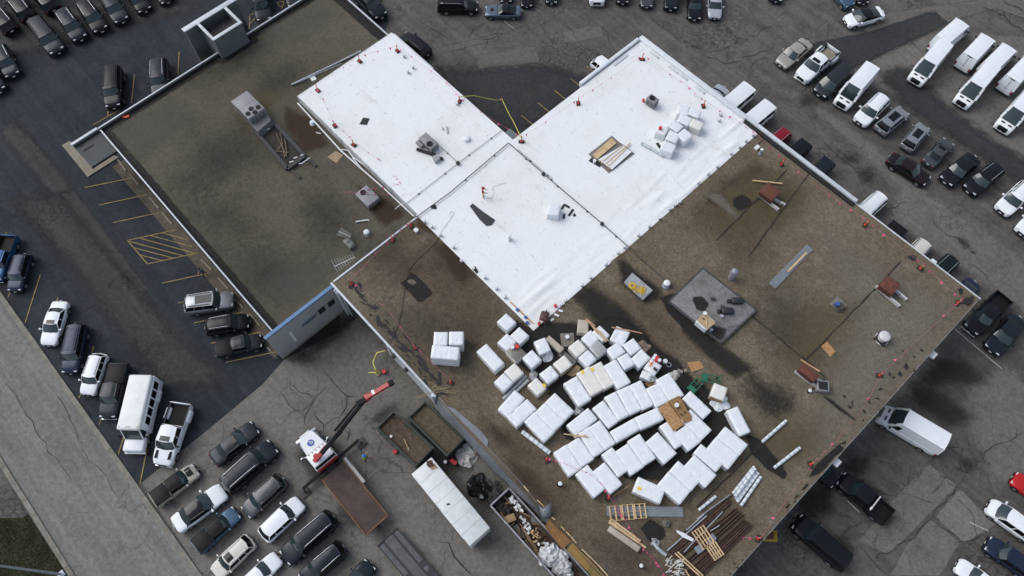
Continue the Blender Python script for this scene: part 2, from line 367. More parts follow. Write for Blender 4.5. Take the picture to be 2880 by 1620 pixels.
crack('02',[(2180,0),(2370,100),(2290,200)],.09); crack('01',[(0,250),(120,160),(240,140)],.09); crack('01',[(560,920),(770,830)],.09); crack('01',[(290,580),(450,510)],.08)
crack('12',[(740,1190),(810,1200),(850,1300),(920,1380),(990,1449)],.14); crack('12',[(0,320),(60,380),(50,420)],.12); crack('12',[(830,1130),(740,1180)],.08)
crack('10',[(1000,250),(1100,300),(1400,180)],.08); crack('10',[(560,120),(700,230),(820,300)],.08); crack('10',[(2280,60),(2420,200),(2576,330)],.1); crack('10',[(1190,130),(1300,215)],.07)
crack('20',[(0,310),(200,400),(480,300),(700,180)],.08); crack('20',[(160,420),(330,480),(560,410),(680,360)],.11); crack('20',[(300,180),(400,280),(520,330)],.09); crack('20',[(1890,140),(1960,240),(2000,330)],.1)
crack('20',[(2260,50),(2400,110),(2576,240)],.18); crack('20',[(2420,0),(2576,90)],.25); crack('20',[(1060,1060),(1180,1180),(1290,1260),(1400,1380)],.13); crack('20',[(1700,280),(1800,380),(1950,420)],.08)
crack('22',[(1860,600),(2070,760),(1880,1020),(2100,1190)],.1); crack('22',[(1880,1020),(1700,1180),(1440,1340)],.12); crack('22',[(1320,1190),(1430,1330),(1560,1449)],.1); crack('22',[(1080,890),(1300,1060),(1340,1110)],.08); crack('22',[(2080,760),(2330,480),(2576,360)],.1)
crack('22',[(2040,860),(2200,1000),(2230,1160),(2050,1200)],.08); crack('21',[(1850,170),(2000,330),(2200,380)],.08); crack('21',[(1500,130),(1620,110),(1700,70)],.08); crack('21',[(2150,540),(2260,600),(2330,700)],.08)
crack('00',[(180,1010),(260,1170),(400,1330)],.1); crack('00',[(0,930),(280,830),(560,690),(690,570)],.06); crack('00',[(230,560),(430,480),(580,340),(600,240)],.06); crack('00',[(1060,620),(1110,570),(1130,660)],.06)
rr=random.Random(5)
for t,uu,vv,n in(('02',(560,980),(-20,420),26),('01',(250,1500),(-30,1449),38),('10',(700,2500),(130,480),30),('20',(0,1500),(0,1449),44),('22',(1300,2576),(0,1449),40),('00',(0,1400),(300,1400),18)):
    for i in range(n):
        u=rr.uniform(*uu); v=rr.uniform(*vv); w=at(t,u,v)
        if -68<w.x<10 and 7<w.y<53 and not(w.x<-35.5 and w.y>33): continue
        if w.y<0.5 and w.x<-34 and (w-k0).dot(n_:=n if False else Vector((-dk.y,dk.x,0))*sg)<0: continue
        a=rr.uniform(0,6.28); pts=[(u,v)]
        for j in range(rr.randint(2,4)):
            a+=rr.uniform(-.8,.8); u+=math.cos(a)*55; v+=math.sin(a)*55; pts.append((u,v))
        crack(t,pts,rr.uniform(.04,.08),.057,.22,i)
struct(ck.build('pavement_cracks',CRK))
# painted lines
yl=MB(); 
def line(m,t,a,b,w=.11,z=.06):
    a=at(t,*a,z);b=at(t,*b,z); d=(b-a).normalized(); q=Vector((-d.y,d.x,0))*w/2
    P=[a+q,b+q,b-q,a-q]; ar=(P[1]-P[0]).cross(P[2]-P[1]).z
    m.sheet(P,z)
for t,a,b in (('01',(750,98),(1107,20)),('01',(855,230),(1205,155)),('01',(1225,687),(1585,610)),('01',(1345,838),(1720,750)),('01',(1465,988),(1835,905)),('01',(1592,1142),(1975,1055)),('01',(1705,1285),(2090,1205)),
  ('00',(640,1415),(985,1345)),('01',(305,622),(190,985)),('01',(437,795),(380,980)),('01',(570,980),(480,1200)),('01',(707,1165),(640,1380)),('02',(820,80),(748,310)),('02',(985,250),(892,530)),('02',(1145,310),(1057,750)),('02',(612,70),(595,105)),('01',(78,750),(60,795)),('01',(50,305),(20,400)),
  ('00',(1015,562),(992,775)),('00',(1352,390),(1343,560)),('00',(1520,370),(1516,450)),('00',(822,790),(812,880)),('00',(1885,110),(1882,215)),('00',(1885,115),(1930,95)),('00',(1885,180),(1928,135)),
  ('00',(705,940),(900,830)),('10',(1850,500),(1925,556)),('10',(1730,592),(1820,664)),('10',(1608,680),(1697,754)),('10',(1485,775),(1574,850)),('10',(1358,868),(1450,945))): line(yl,t,a,b)
c4=[(962,365),(1325,285),(1490,460),(1113,543)]
line(yl,'01',c4[0],c4[1]); line(yl,'01',c4[0],c4[3]); line(yl,'01',c4[3],c4[2])
for a,b in (((975,372),(1385,482)),((1050,347),(1470,462)),((1135,328),(1450,412)),((1225,308),(1410,360)),((1010,420),(1305,498)),((1055,475),(1222,517))): line(yl,'01',a,b,.1,.066)
P0=at('00',2120,28,.06)
import math as _ma
for i in range(16):
    a0=i/16*6.283; a1=(i+1)/16*6.283
    yl.sheet([P0+Vector((_ma.cos(a0)*.45,_ma.sin(a0)*.45,0)),P0+Vector((_ma.cos(a1)*.45,_ma.sin(a1)*.45,0)),P0+Vector((_ma.cos(a1)*.32,_ma.sin(a1)*.32,0)),P0+Vector((_ma.cos(a0)*.32,_ma.sin(a0)*.32,0))],.06)
line(yl,'00',(2085,18),(2110,28),.12); line(yl,'00',(2130,40),(2128,65),.12)
struct(yl.build('painted_lines',YEL))
wl=MB(); line(wl,'21',(2055,1035),(2410,1335),.12); line(wl,'22',(1240,880),(1335,970),.1); line(wl,'22',(2160,1040),(2310,1110),.1); line(wl,'10',(1228,160),(1305,218),.08); struct(wl.build('painted_lines',WLINE))
# tan walk along the left building, wheel stops
flat('walkway',[(-66.5,-.55),(-35.2,-.55),(-35.2,.9),(-66.5,.9)],.05,mat('walk_brown',(.085,.070,.050),.9,.3,1))
i=0
for t,a,b in (('01',(1130,40),(1200,125)),('01',(1225,155),(1300,245)),('01',(1515,505),(1600,592)),('01',(1645,645),(1725,735)),('01',(1755,770),(1835,880)),('01',(1880,915),(1962,1010)),('00',(890,1205),(955,1290)),('00',(980,1315),(1050,1395))):
    p=at(t,*a,.08); q=at(t,*b,.08); mb=MB(); L=(q-p).length
    mb.prism([(-L/2,-.11),(L/2,-.11),(L/2,.11),(-L/2,.11)],0,.14,0,[(-L/2+.05,-.07),(L/2-.05,-.07),(L/2-.05,.07),(-L/2+.05,.07)])
    o=mb.build('wheel_stop',WALKM); o.location=((p.x+q.x)/2,(p.y+q.y)/2,.02); o.rotation_euler.z=math.atan2(q.y-p.y,q.x-p.x)
    tag(o,'tan concrete wheel stop at the head of a stall by the left building','wheel stop','wheel stops along the left building')
# ================================================================== BUILDINGS
GRAVA=gravel('left_roof_gravel',(.084,.074,.054),(.098,.087,.066),(.067,.060,.047),(.046,.042,.034))
GRAVB=gravel('main_roof_gravel',(.132,.110,.076),(.113,.088,.059),(.156,.137,.104),(.076,.053,.036))
WALLW=mat('white_metal_wall',(.50,.53,.55),.5,.06,2); WALLG=mat('grey_metal_wall',(.345,.345,.338),.6,.07,2); WALLT=mat('teal_grey_stucco',(.098,.110,.114),.85,.14,1.2)
COPE=mat('white_coping',(.50,.53,.56),.45,.08,1.5,dirt=((.35,.35,.34),2.5,.5)); TAR=mat('black_tar',(.012,.011,.011),.75,.5,2,bmp=.4); BLUE=mat('blue_coping',(.10,.19,.34),.6,.1)
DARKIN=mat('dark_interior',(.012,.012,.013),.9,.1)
ZL,ZM=5.0,6.05
def memb():
    m,t,b=nodes('white_membrane'); c=crd(t)
    x=mix(t,mr(t,nse(t,c,.13,4,.6),.45,.70,0,.9),(.72,.735,.745),(.68,.675,.655))
    x=mix(t,mr(t,nse(t,crd(t,(.45,1.7,1),R(20)),2.3,5,.6),.60,.72,0,.65),x,(.36,.35,.34))
    x=mix(t,mr(t,nse(t,crd(t,(2.3,.8,1),R(60)),1.9,5,.6),.62,.74,0,.6),x,(.38,.36,.33))
    x=mix(t,mr(t,nse(t,crd(t,(1,1,1),R(10)),5.5,3,.6),.66,.76,0,.55),x,(.28,.27,.26))
    x=mix(t,mr(t,nse(t,crd(t,(.25,1.0,1),R(35)),.8,6,.7),.57,.74,0,.4),x,(.50,.45,.38))
    lk(t,x,b.inputs['Base Color']); b.inputs['Roughness'].default_value=.55; b.inputs['Specular IOR Level'].default_value=.25
    # seams every 1.9 m and soft buckles
    bump(t,b,mul(t,nse(t,c,.9,5,.6),nse(t,c,5,3),'ADD'),.38,.08)
    return m
MEMB=memb()
# ---- left building
lb=thing('left_building','low building with dull brown gravel roof and grey sign wall, left of the white roof','building',(-51,10,0))
lb_=lambda mb,n,m: mb.build(n,m,lb,(51,-10,0))
XL0,XL1,YL0,YL1=-67.0,-34.75,.95,31.9
lb_(MB().box(XL0+.05,YL0+.05,0,XL1-.02,YL1-.05,ZL-.02),'walls',WALLT)
lb_(MB().sheet([(XL0,YL0),(XL1-.01,YL0),(XL1-.01,YL1),(XL0,YL1)],ZL),'roof',GRAVA)
m=MB()  # parapet core (dark inside) then coping
m.box(XL0-.02,YL0,4.4,XL0+.26,YL1,5.34); m.box(XL0+.262,YL0,4.6,XL1,YL0+.2,5.22); m.box(XL0+.262,YL1-.2,4.6,-55.3,YL1,5.2); lb_(m,'parapet',TAR)
m=MB(); m.rbox(XL0-.06,YL0-.06,5.34,XL0+.10,YL1+.1,5.43,.02); m.rbox(XL0+.21,YL0-.04,5.22,XL1-.1,YL0+.11,5.30,.02); m.rbox(XL0+.21,YL1-.02,5.2,-55.3,YL1+.16,5.28,.02); m.rbox(-55.0,YL1+.2,5.9,-48.1,YL1+.42,5.98,.02); lb_(m,'coping',COPE)
TARF=fade_mat('tar_smear',(.016,.0145,.0135),.8,(.22,.66),.95,1.3); TARS=fade_mat('tar_soft',(.020,.017,.015),.85,(.1,1.0),.85,.7); BRN=fade_mat('rusty_soil',(.045,.027,.017),.9,(.1,1.0),.75,.6); DARKS=fade_mat('dark_wet_gravel',(.034,.031,.027),.9,(.0,1.3),.6,.45); PALE=fade_mat('pale_gravel',(.185,.170,.140),.9,(.0,1.3),.62,.5); PALEL=fade_mat('pale_gravel_left',(.105,.10,.085),.9,(.0,1.3),.5,.5); OCH=fade_mat('ochre_moss',(.105,.085,.045),.9,(.1,1.1),.55,.5)
def rp(pts,z): return [at(t,u,v,z) for t,u,v in pts]
def lsm(name,pts,m,soft=.6,z=ZL+.004):
    o=patch(name,rp(pts,z),z,m,lb,soft); o.location=(51,-10,0); return o
def strip(p0,p1,w,m,z,par,loc,soft=.5):
    p0=Vector((*p0,0));p1=Vector((*p1,0));d=(p1-p0).normalized();q=Vector((-d.y,d.x,0))*w/2
    o=patch('tar_strip',[p0+q,p1+q,p1-q,p0-q],z,m,par,soft); o.location=loc
strip((XL0+.5,YL0+.2),(XL0+.5,YL1),.6,TARF,ZL+.005,lb,(51,-10,0)); strip((XL0,YL0+.55),(XL1,YL0+.45),.6,TARF,ZL+.006,lb,(51,-10,0)); strip((XL0+.5,YL1-.6),(-55.3,YL1-.6),.9,TARF,ZL+.005,lb,(51,-10,0))
lsm('dark_stain',[('00',1500,1050),('00',1900,960),('00',2000,1200),('00',1600,1400),('01',1500,0),('01',1350,-60)],DARKS,6); lsm('dark_stain',[('00',1950,550),('00',2250,520),('00',2300,650),('00',1950,700)],DARKS,5); lsm('dark_stain',[('00',1350,500),('00',1700,420),('00',1800,520),('00',1400,640)],DARKS,4.5)
lsm('dark_stain',[('01',1650,500),('01',2050,420),('01',2350,560),('01',2150,800),('01',1850,760)],DARKS,6,ZL+.008); lsm('dark_stain',[('01',1450,100),('01',1800,60),('01',1850,300),('01',1560,330)],DARKS,6,ZL+.008); lsm('dark_stain',[('01',2300,20),('01',2560,60),('11',100,300),('11',-60,420),('01',2350,300)],DARKS,5,ZL+.008)
lsm('ochre_stain',[('00',1750,850),('00',1850,1000),('00',1900,900),('00',2150,720),('00',2000,660)],OCH,1.5); lsm('rust_stain',[('00',2150,800),('00',2350,900),('00',2500,1100),('00',2300,1150),('00',2150,950)],BRN,1.2,ZL+.010); lsm('rust_stain',[('11',120,-50),('11',350,60),('11',480,170),('11',330,260),('11',200,120)],BRN,1,ZL+.010)
lsm('pale_patch',[('01',2050,650),('01',2500,480),('01',2560,560),('01',2200,860)],PALEL,1.5,ZL+.010); lsm('pale_patch',[('00',820,950),('00',1300,760),('00',1500,900),('00',1000,1200)],PALEL,3,ZL+.010); lsm('pale_patch',[('00',1900,200),('00',2250,80),('00',2500,50),('00',2450,200),('00',2000,330)],PALEL,3,ZL+.010)
# sign wall on the south-east end
m=MB(); m.box(-34.95,.05,0,-34.62,8.02,5.34); lb_(m,'sign_wall',WALLG)
lb_(MB().box(-34.95,-.02,5.34,-34.60,8.03,5.5),'sign_wall_coping',BLUE)
m=MB(); m.box(-34.62,.05,5.12,-34.58,8.02,5.30); lb_(m,'sign_wall_trim',mat('grey_trim',(.30,.31,.32),.5))
m=MB()
for u,v in((888,413),(785,497)):
    p=at('a',u,v,3.0); y=p.y*(1.0); m.box(-34.62,y-.38,3.0-.45,-34.59,y+.38,3.0+.55)
lb_(m,'sign_wall_window',DARKIN)
m=MB(); c=at('a',580,548,3.6)
m.lathe((0,0,0),[(.0,.0),(.98,.0),(1.0,.05),(.94,.1)],32); m2=MB(); m2.lathe((0,0,0),[(0,.1),(.88,.1),(.9,.13),(.3,.15)],32)
for q,nm,mt in((m,'oval_sign',STEEL),(m2,'oval_sign_face',mat('sign_face',(.12,.15,.18),.35))):
    o=q.build(nm,mt,lb); o.matrix_local=Matrix.Translation((51-34.62,c.y-10,3.3))@Matrix.Rotation(R(90),4,'Y')@Matrix.Diagonal((.38,1.0,1,1))
m=MB(); p=at('a',440,775,2.5); m.box(-34.62,p.y-.13,1.2,-34.56,p.y+.13,3.6); lb_(m,'downspout',WHITE)
m=MB(); m.box(-34.62,.1,0,-34.5,8,.16); lb_(m,'wall_base',WALKM)
m=MB(); a0=at('a',215,860,1.5)
for k in range(6): m.box(-35.3+.0,-.35,.3+.35*k,-34.95,-.31,.36+.35*k)
m.box(-35.3,-.36,0,-35.25,-.3,2.6); m.box(-35.0,-.36,0,-34.95,-.3,2.6); lb_(m,'wall_ladder',WHITE)
# tower on the north-west edge
tz=8.0; y0,y1=16.2,19.9
m=MB(); m.box(-66.4,y0,ZL-.5,-66.15,y1,tz-.05); m.box(-69.4,y0,0,-66.4,y0+.22,tz-.05); m.box(-69.4,y1-.22,0,-66.4,y1,tz-.05)
m.box(-69.8,y0-1.6,0,-69.4,y1+1.5,tz-.05); lb_(m,'tower',WALLT)
m=MB(); z=tz-.05
m.rbox(-66.48,y0-.08,z,-66.08,y1+.08,z+.1,.02); m.rbox(-69.3,y0-.08,z,-66.49,y0+.24,z+.1,.02); m.rbox(-69.3,y1-.24,z,-66.49,y1+.08,z+.1,.02); m.rbox(-69.95,y0-1.7,z,-69.31,y1+1.6,z+.11,.02); lb_(m,'tower_coping',COPE)
lb_(MB().sheet([(-69.35,y0+.2),(-66.4,y0+.2),(-66.4,y1-.2),(-69.35,y1-.2)],6.7),'tower_floor',mat('tower_inside',(.040,.040,.044),.8,.25,1))
strip((-66.0,y0-.5),(-66.0,y1+.8),.8,TARF,ZL+.012,lb,(51,-10,0))
# entrance canopy at the west corner
cz=5.0
cp=[at('00',*q,cz) for q in((540,1092),(757,965),(888,1135),(690,1262))]
X0=min(p.x for p in cp);X1=max(p.x for p in cp);Y0=min(p.y for p in cp)
cq=[(p.x,p.y) for p in cp]; lb_(MB().prism(cq,cz-.3,cz),'canopy',mat('canopy_slate',(.020,.026,.029),.6,.15,1))
cw=at('00',528,1082,5.4); m=MB(); m.box(-67.2,cw.y+.1,5.02,-66.98,.84,5.3); lb_(m,'canopy_wall',WALLT); 

lb_(MB().rbox(-67.25,cw.y,5.3,-66.93,.83,5.42,.02),'canopy_wall_coping',COPE)
m=MB(); m.bar(at('00',625,1140,cz+.03),at('00',705,1090,cz+.03),.14,.05); m.bar(at('00',605,1105,cz+.03),at('00',622,1100,cz+.03),.1,.05); lb_(m,'canopy_vent',TAR)
flat('walkway',pp(('00',470,1100),('00',525,1070),('00',900,1190),('00',665,1340)),.12,WALKM)
# north-west corner frames etc: the plain gas lines on the left roof
# ---- main building with the raised white half
mbd=thing('main_building','long building with brown gravel roof and big white membrane over its upper half','building',(-13,30,0))
mb_=lambda q,n,mm: q.build(n,mm,mbd,(13,-30,0))
XW0,XM0,XM1,YM0,YM1,YN,YS=-55.2,-34.75,8.55,8.05,51.95,32.1,18.95
m=MB()
m.box(XM0+.1,12.5,0,XM1-.05,YM1-.05,ZM-.03)                         # body behind the loading bays
m.box(XW0+.05,YS+.05,0,XM0+.1,YN-.05,ZM-.03)
m.box(XM0+.1,YM0+.06,0,-33.4,12.5,ZM-.03); m.box(-19.4,YM0+.06,0,XM1-.05,12.5,ZM-.03); m.box(-27.2,YM0+.1,0,-26.9,12.5,ZM-.03)
m.box(-33.4,YM0+.06,4.9,-19.4,12.5,ZM-.03)
mb_(m,'walls',WALLT)
m=MB(); m.box(-26.9,YM0,1.7,-19.4,YM0+.055,ZM-.2); m.box(-34.6,YM0,0,-33.4,YM0+.055,ZM-.2); m.box(-33.4,YM0,5.0,-26.9,YM0+.055,ZM-.2); mb_(m,'fascia',WALLW)
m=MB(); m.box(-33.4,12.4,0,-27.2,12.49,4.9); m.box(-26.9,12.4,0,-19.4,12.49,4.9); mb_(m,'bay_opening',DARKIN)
m=MB(); m.rbox(-34.8,YM0-.14,ZM-.2,-19.3,YM0+.06,ZM+.12,.03); m.rbox(-34.8,YM0+.2,ZM-.2,-34.62,YS-.1,ZM+.1,.02); mb_(m,'edge_flashing',COPE)
m=MB(); m.rbox(-34.2,YM0-.28,.1,-34.05,YM0-.1,ZM-.3,.03); m.rbox(-33.9,YM0-.28,.1,-33.75,YM0-.1,ZM-.3,.03); mb_(m,'downspout',WALLW)
RG=[(XM0,YM0),(XM1,YM0),(XM1,YM1),(-17.95,YM1),(-17.95,18.9),(XM0,18.9)]
mb_(MB().sheet(RG,ZM+.01),'gravel_roof',GRAVB)
# white membrane: a sheet with folds along its two new edges
m=MB()
def grid(x0,x1,y0,y1,st):
    nx=max(1,int((x1-x0)/st)); ny=max(1,int((y1-y0)/st)); vs=[];
    for j in range(ny+1):
        for i in range(nx+1):
            x=x0+(x1-x0)*i/nx; y=y0+(y1-y0)*j/ny
            h=.012*noise.noise(Vector((x*.7,y*.7,0)))
            e=max(0,min(1,(x+22.2)/1.2))                       # folds run along the south-east edge
            q_=noise.noise(Vector((x*2.6,y*.20,3))); h+=e*(.28*max(0,q_-.12)+.08*abs(noise.noise(Vector((x*3.6,y*.30,9)))))+e*.03*noise.noise(Vector((x*1.2,y*.15,7)))
            if i in(0,nx) or j in(0,ny): h=0
            vs.append((x,y,ZM+.045+h))
    m.add(vs,[(j*(nx+1)+i,j*(nx+1)+i+1,(j+1)*(nx+1)+i+1,(j+1)*(nx+1)+i) for j in range(ny) for i in range(nx)],0,True)
grid(XW0,-35.0,YS,YN,.5); grid(-35.0,-17.95,18.85,YN,.22); grid(-35.0,-17.95,YN,YM1-.1,.22)
m.box(-18.0,18.85,ZM-.1,-17.93,YM1-.1,ZM+.044); m.box(-35.0,18.83,ZM-.1,-17.93,18.87,ZM+.044)
mb_(m,'white_membrane',MEMB)
m=MB(); m.box(XW0-.04,YS-.03,ZL,XM0-.05,YS+.05,ZM+.05); m.box(XW0-.04,YS+.06,ZL,XW0+.05,YN,ZM+.05); m.box(XW0,YN-.045,3,XM0-.2,YN+.02,ZM+.02); m.box(XM0-.28,YN+.03,3,XM0-.2,YM1,ZM+.02); mb_(m,'raised_roof_fascia',mat('membrane_edge',(.48,.49,.49),.6,.3,1,dirt=((.12,.12,.12),1.2,.6)))
# copings on the north-east and north-west edges
m=MB()
m.rbox(-35.3,YM1-.30,5.6,-20.0,YM1+.28,ZM+.42,.05); m.rbox(-35.5,42.4,5.7,-35.12,YM1-.31,ZM+.34,.04)
m.box(-20.0,YM1-.1,5.6,-5.8,YM1+.1,ZM+.36); mb_(m,'parapet',mat('parapet_white',(.60,.63,.65),.5,.08,1.5))
m=MB(); m.rbox(-19.98,YM1-.14,ZM+.36,-5.8,YM1+.27,ZM+.46,.03); m.rbox(-5.78,YM1-.02,ZM-.1,8.65,YM1+.12,ZM+.07,.02); mb_(m,'coping',COPE)
m=MB(); m.box(-19.9,YM1-.56,ZM+.012,-5.8,YM1-.11,ZM+.2); mb_(m,'parapet_flashing',TAR)
m=MB()
for x in(-33.2,-30.4,-29.0,-26.5): m.rbox(x,YM1-.75,ZM+.05,x+1.3,YM1-.45,ZM+.13,.02)
m.rbox(-34.8,47.0,ZM+.05,-34.5,49.2,ZM+.13,.02); mb_(m,'drain_edge',mat('pale_edge_metal',(.5,.53,.55),.5))
mb_(MB().box(XM1-.05,YM0,5.2,XM1+.03,YM1,ZM+.04),'edge_trim',mat('dark_edge',(.16,.155,.15),.6,.3,1))
m=MB(); v=[at('10',*q,4.0) for q in((1283,1030),(1345,990),(1360,1008),(1306,1055))]
m.box(-37.4,32.15,3.9,-34.96,33.9,4.05); mb_(m,'notch_canopy',mat('green_grey_metal',(.13,.17,.165),.5))
# roof smears
def msm(name,pts,mm,soft=.6,z=ZM+.014):
    o=patch(name,rp(pts,z),z,mm,mbd,soft); o.location=(13,-30,0); return o
msm('tar_patch',[('11',450,685),('11',505,655),('11',520,610),('11',560,625),('11',600,665),('11',690,765),('11',592,835),('11',500,735)],TARF,.35,ZM+.03)
msm('gravel_window',[('11',500,668),('11',540,655),('11',562,690),('11',525,702)],fade_mat('gravel_chip',(.12,.105,.08),.9,(.3,.5),.95,1.3),.2,ZM+.036)
msm('rust_stain',[('11',720,420),('11',830,380),('11',1000,620),('11',930,700),('11',800,560)],BRN,1.6,ZM+.018); msm('rust_stain',[('11',600,180),('11',660,250),('11',740,330),('11',640,300),('11',560,250)],BRN,1,ZM+.018)
msm('rust_stain',[('12',1250,560),('12',1450,680),('12',1600,920),('12',1500,900),('12',1300,700)],BRN,1.6,ZM+.018); msm('rust_stain',[('12',1050,250),('12',1300,420),('12',1400,540),('12',1150,400)],BRN,1.6,ZM+.018)
msm('wet_tar',[('b4',1300,240),('b4',1420,230),('b4',1650,365),('b4',1800,250),('c1',520,130),('c1',700,60),('c1',800,60),('c1',1050,200),('c1',1230,430),('c1',1480,540),('c1',1560,700),('c1',1800,860),('b5',2120,40),('b5',2230,200),('b5',2300,360),('b5',2050,820),('b5',1750,880),('b5',1560,830),('b5',1300,830),('b5',1200,700),('b5',900,560),('b5',700,420),('b5',640,150),('b4',1850,1160),('b4',1500,860),('b4',1440,560),('b4',1200,370)],TARF,1.2,ZM+.022)
msm('tar_band',[('11',1730,770),('11',1870,700),('11',2150,900),('11',2400,1180),('11',2576,1330),('11',2450,1400),('11',2200,1150),('11',1900,960)],TARS,1.4,ZM+.020)
msm('tar_band',[('11',2080,520),('11',2130,510),('11',2250,620),('11',2420,740),('11',2400,810),('11',2290,845),('11',2110,690),('11',2120,640)],TARS,.8,ZM+.020)
msm('tar_band',[('r',720,890),('r',900,850),('r',1010,1080),('r',1250,1330),('r',1480,1449),('r',1200,1449),('r',820,1080)],TARF,.9,ZM+.020)
msm('tar_band',[('21',0,930),('21',180,1060),('21',330,1180),('21',520,1330),('21',400,1420),('21',180,1230),('21',0,1060)],TARS,1,ZM+.020)
msm('tar_band',[('21',520,1340),('22',560,-30),('22',640,20),('22',800,60),('22',850,150),('22',760,260),('22',640,230),('22',560,150),('22',470,60)],TARS,2.6,ZM+.020); msm('tar_band',[('22',480,380),('22',600,430),('22',700,560),('22',790,680),('22',760,715),('22',640,640),('22',520,520)],TARF,.5,ZM+.026)
msm('tar_patch',[('22',1085,545),('22',1190,450),('22',1215,500),('22',1130,560),('22',1080,630),('22',1000,690),('22',950,705),('22',1030,590)],TARF,.4,ZM+.026); msm('tar_patch',[('22',900,790),('22',955,745),('22',950,765),('22',905,805)],TARF,.2,ZM+.026); msm('tar_patch',[('22',1205,440),('22',1240,428),('22',1232,446),('22',1212,460)],TARF,.2,ZM+.026); msm('tar_patch',[('22',840,865),('22',875,832),('22',870,850),('22',842,875)],TARF,.2,ZM+.026); msm('tar_patch',[('22',770,935),('22',805,905),('22',800,925),('22',775,942)],TARF,.2,ZM+.026)
msm('tar_patch',[('22',1070,95),('22',1110,110),('22',1200,185),('22',1300,265),('22',1300,285),('22',1190,200),('22',1080,110)],TARF,.25,ZM+.026)
msm('tar_patch',[('p',825,830),('p',930,720),('p',1085,850),('p',1085,920),('p',940,1010),('p',860,900)],TARF,.3,ZM+.026)
msm('tar_patch',[('21',385,50),('21',450,20),('21',515,60),('21',520,95),('21',440,140),('21',385,100)],TARF,.3,ZM+.026); msm('pale_patch',[('21',150,0),('21',300,20),('21',420,190),('21',400,200),('21',180,30)],PALE,.5,ZM+.022)
msm('dark_stain',[('20',300,1380),('20',560,1230),('20',620,1300),('21',250,30),('21',100,150)],DARKS,1.5,ZM+.018); msm('dark_stain',[('21',600,720),('21',800,700),('21',950,960),('21',1000,1200),('21',700,1250),('21',560,1000)],DARKS,5,ZM+.018); msm('pale_patch',[('21',1100,350),('21',2050,860),('22',1500,150),('22',900,500),('21',1300,1000)],PALE,4,ZM+.016)
msm('dark_stain',[('12',2000,1200),('12',2300,1100),('12',2400,1449),('12',1900,1449)],DARKS,6,ZM+.018); msm('dark_stain',[('11',100,400),('11',420,320),('11',700,600),('11',420,700)],DARKS,6,ZM+.016); msm('dark_stain',[('11',300,900),('11',700,850),('11',1000,1050),('11',1000,1400),('11',600,1300)],DARKS,6,ZM+.016)
msm('ochre_stain',[('20',500,1230),('20',900,1380),('21',900,150),('21',500,300),('21',50,250)],OCH,4,ZM+.016); msm('ochre_stain',[('21',900,800),('21',1350,850),('21',1100,1300),('21',700,1400)],OCH,4,ZM+.016); msm('ochre_stain',[('22',500,350),('22',1000,250),('22',1000,500),('22',700,700)],OCH,3,ZM+.016)
rr=random.Random(21)
def speck(t,u,v,r,mm,z=ZM+.03):
    c=at(t,u,v,z); k=rr.randint(9,14); sx=rr.uniform(.5,1.5); an=rr.uniform(0,3.1)
    if t=='11': sx=rr.uniform(1.5,2.3); an=rr.gauss(0,.25)
    pts=[]
    for j in range(k):
        a=j/k*6.283; d=r*rr.uniform(.4,1.3); x,y=math.cos(a)*d*sx,math.sin(a)*d/sx; pts.append((c.x+x*math.cos(an)-y*math.sin(an),c.y+x*math.sin(an)+y*math.cos(an)))
    return pts
TQ=[]
for i in range(46):                                                     # torn tar along the south-west edge
    f=rr.random(); u=20+f*640; v=690+f*760
    TQ.append((speck('11',u+rr.gauss(55,28),v+rr.gauss(0,26),rr.uniform(.08,.3),None),ZM+.03+i*.0004))
for u,v,r in((110,735,.3),(230,870,.4),(150,790,.35),(280,980,.4),(330,1010,.4),(380,1080,.35),(470,1190,.4),(600,1270,.4),(640,1330,.4),(700,1410,.4),(740,1420,.35),(90,700,.3)): TQ.append((speck('11',u,v,r,None),ZM+.055+u*.00002))
for u,v in((1490,38),(1222,96),(1280,150),(1370,208),(1410,140),(1750,-100),(1470,110),(1260,175)): TQ.append((speck('22',u,v,.16,None),ZM+.03+u*.00001))
for u,v,r in((1805,1192,.15),(1750,1245,.12),(1690,1320,.3),(1640,1370,.25),(1560,1375,.2),(1590,1400,.15),(1660,1200,.1),(2140,830,.5),(2100,750,.35),(2180,800,.35),(1740,500,.4)): TQ.append((speck('21',u,v,r,None),ZM+.03+u*.00001))
for i in range(22):
    f=rr.random(); TQ.append((speck('22',1640-f*1270+rr.uniform(-60,5),20+f*1440+rr.uniform(-30,30),rr.uniform(.03,.1),None),ZM+.07+i*.0003))
for P_,z_ in TQ[:96]: mb_(MB().sheet(P_,z_),'tar_spot',TAR)
BRS=fade_mat('reddish_gravel',(.072,.048,.030),.9,(.0,1.4),.42,.4)
for pts in([('11',600,230),('11',900,300),('11',1200,700),('11',1400,1050),('11',1000,1250),('11',700,900)],[('12',1000,150),('12',1350,300),('12',1750,760),('12',1900,1200),('12',1500,1000),('12',1200,600)],[('11',1850,700),('11',2500,900),('11',2560,1250),('11',2100,900)],[('20',250,1420),('20',700,1250),('20',1000,1449),('21',700,250),('21',250,300),('21',60,200)],[('22',300,250),('22',520,350),('22',560,600),('22',300,900),('22',150,900)],[('21',200,250),('21',700,200),('21',700,480),('21',350,640)]): msm('dark_stain',pts,BRS,3.5,ZM+.015)
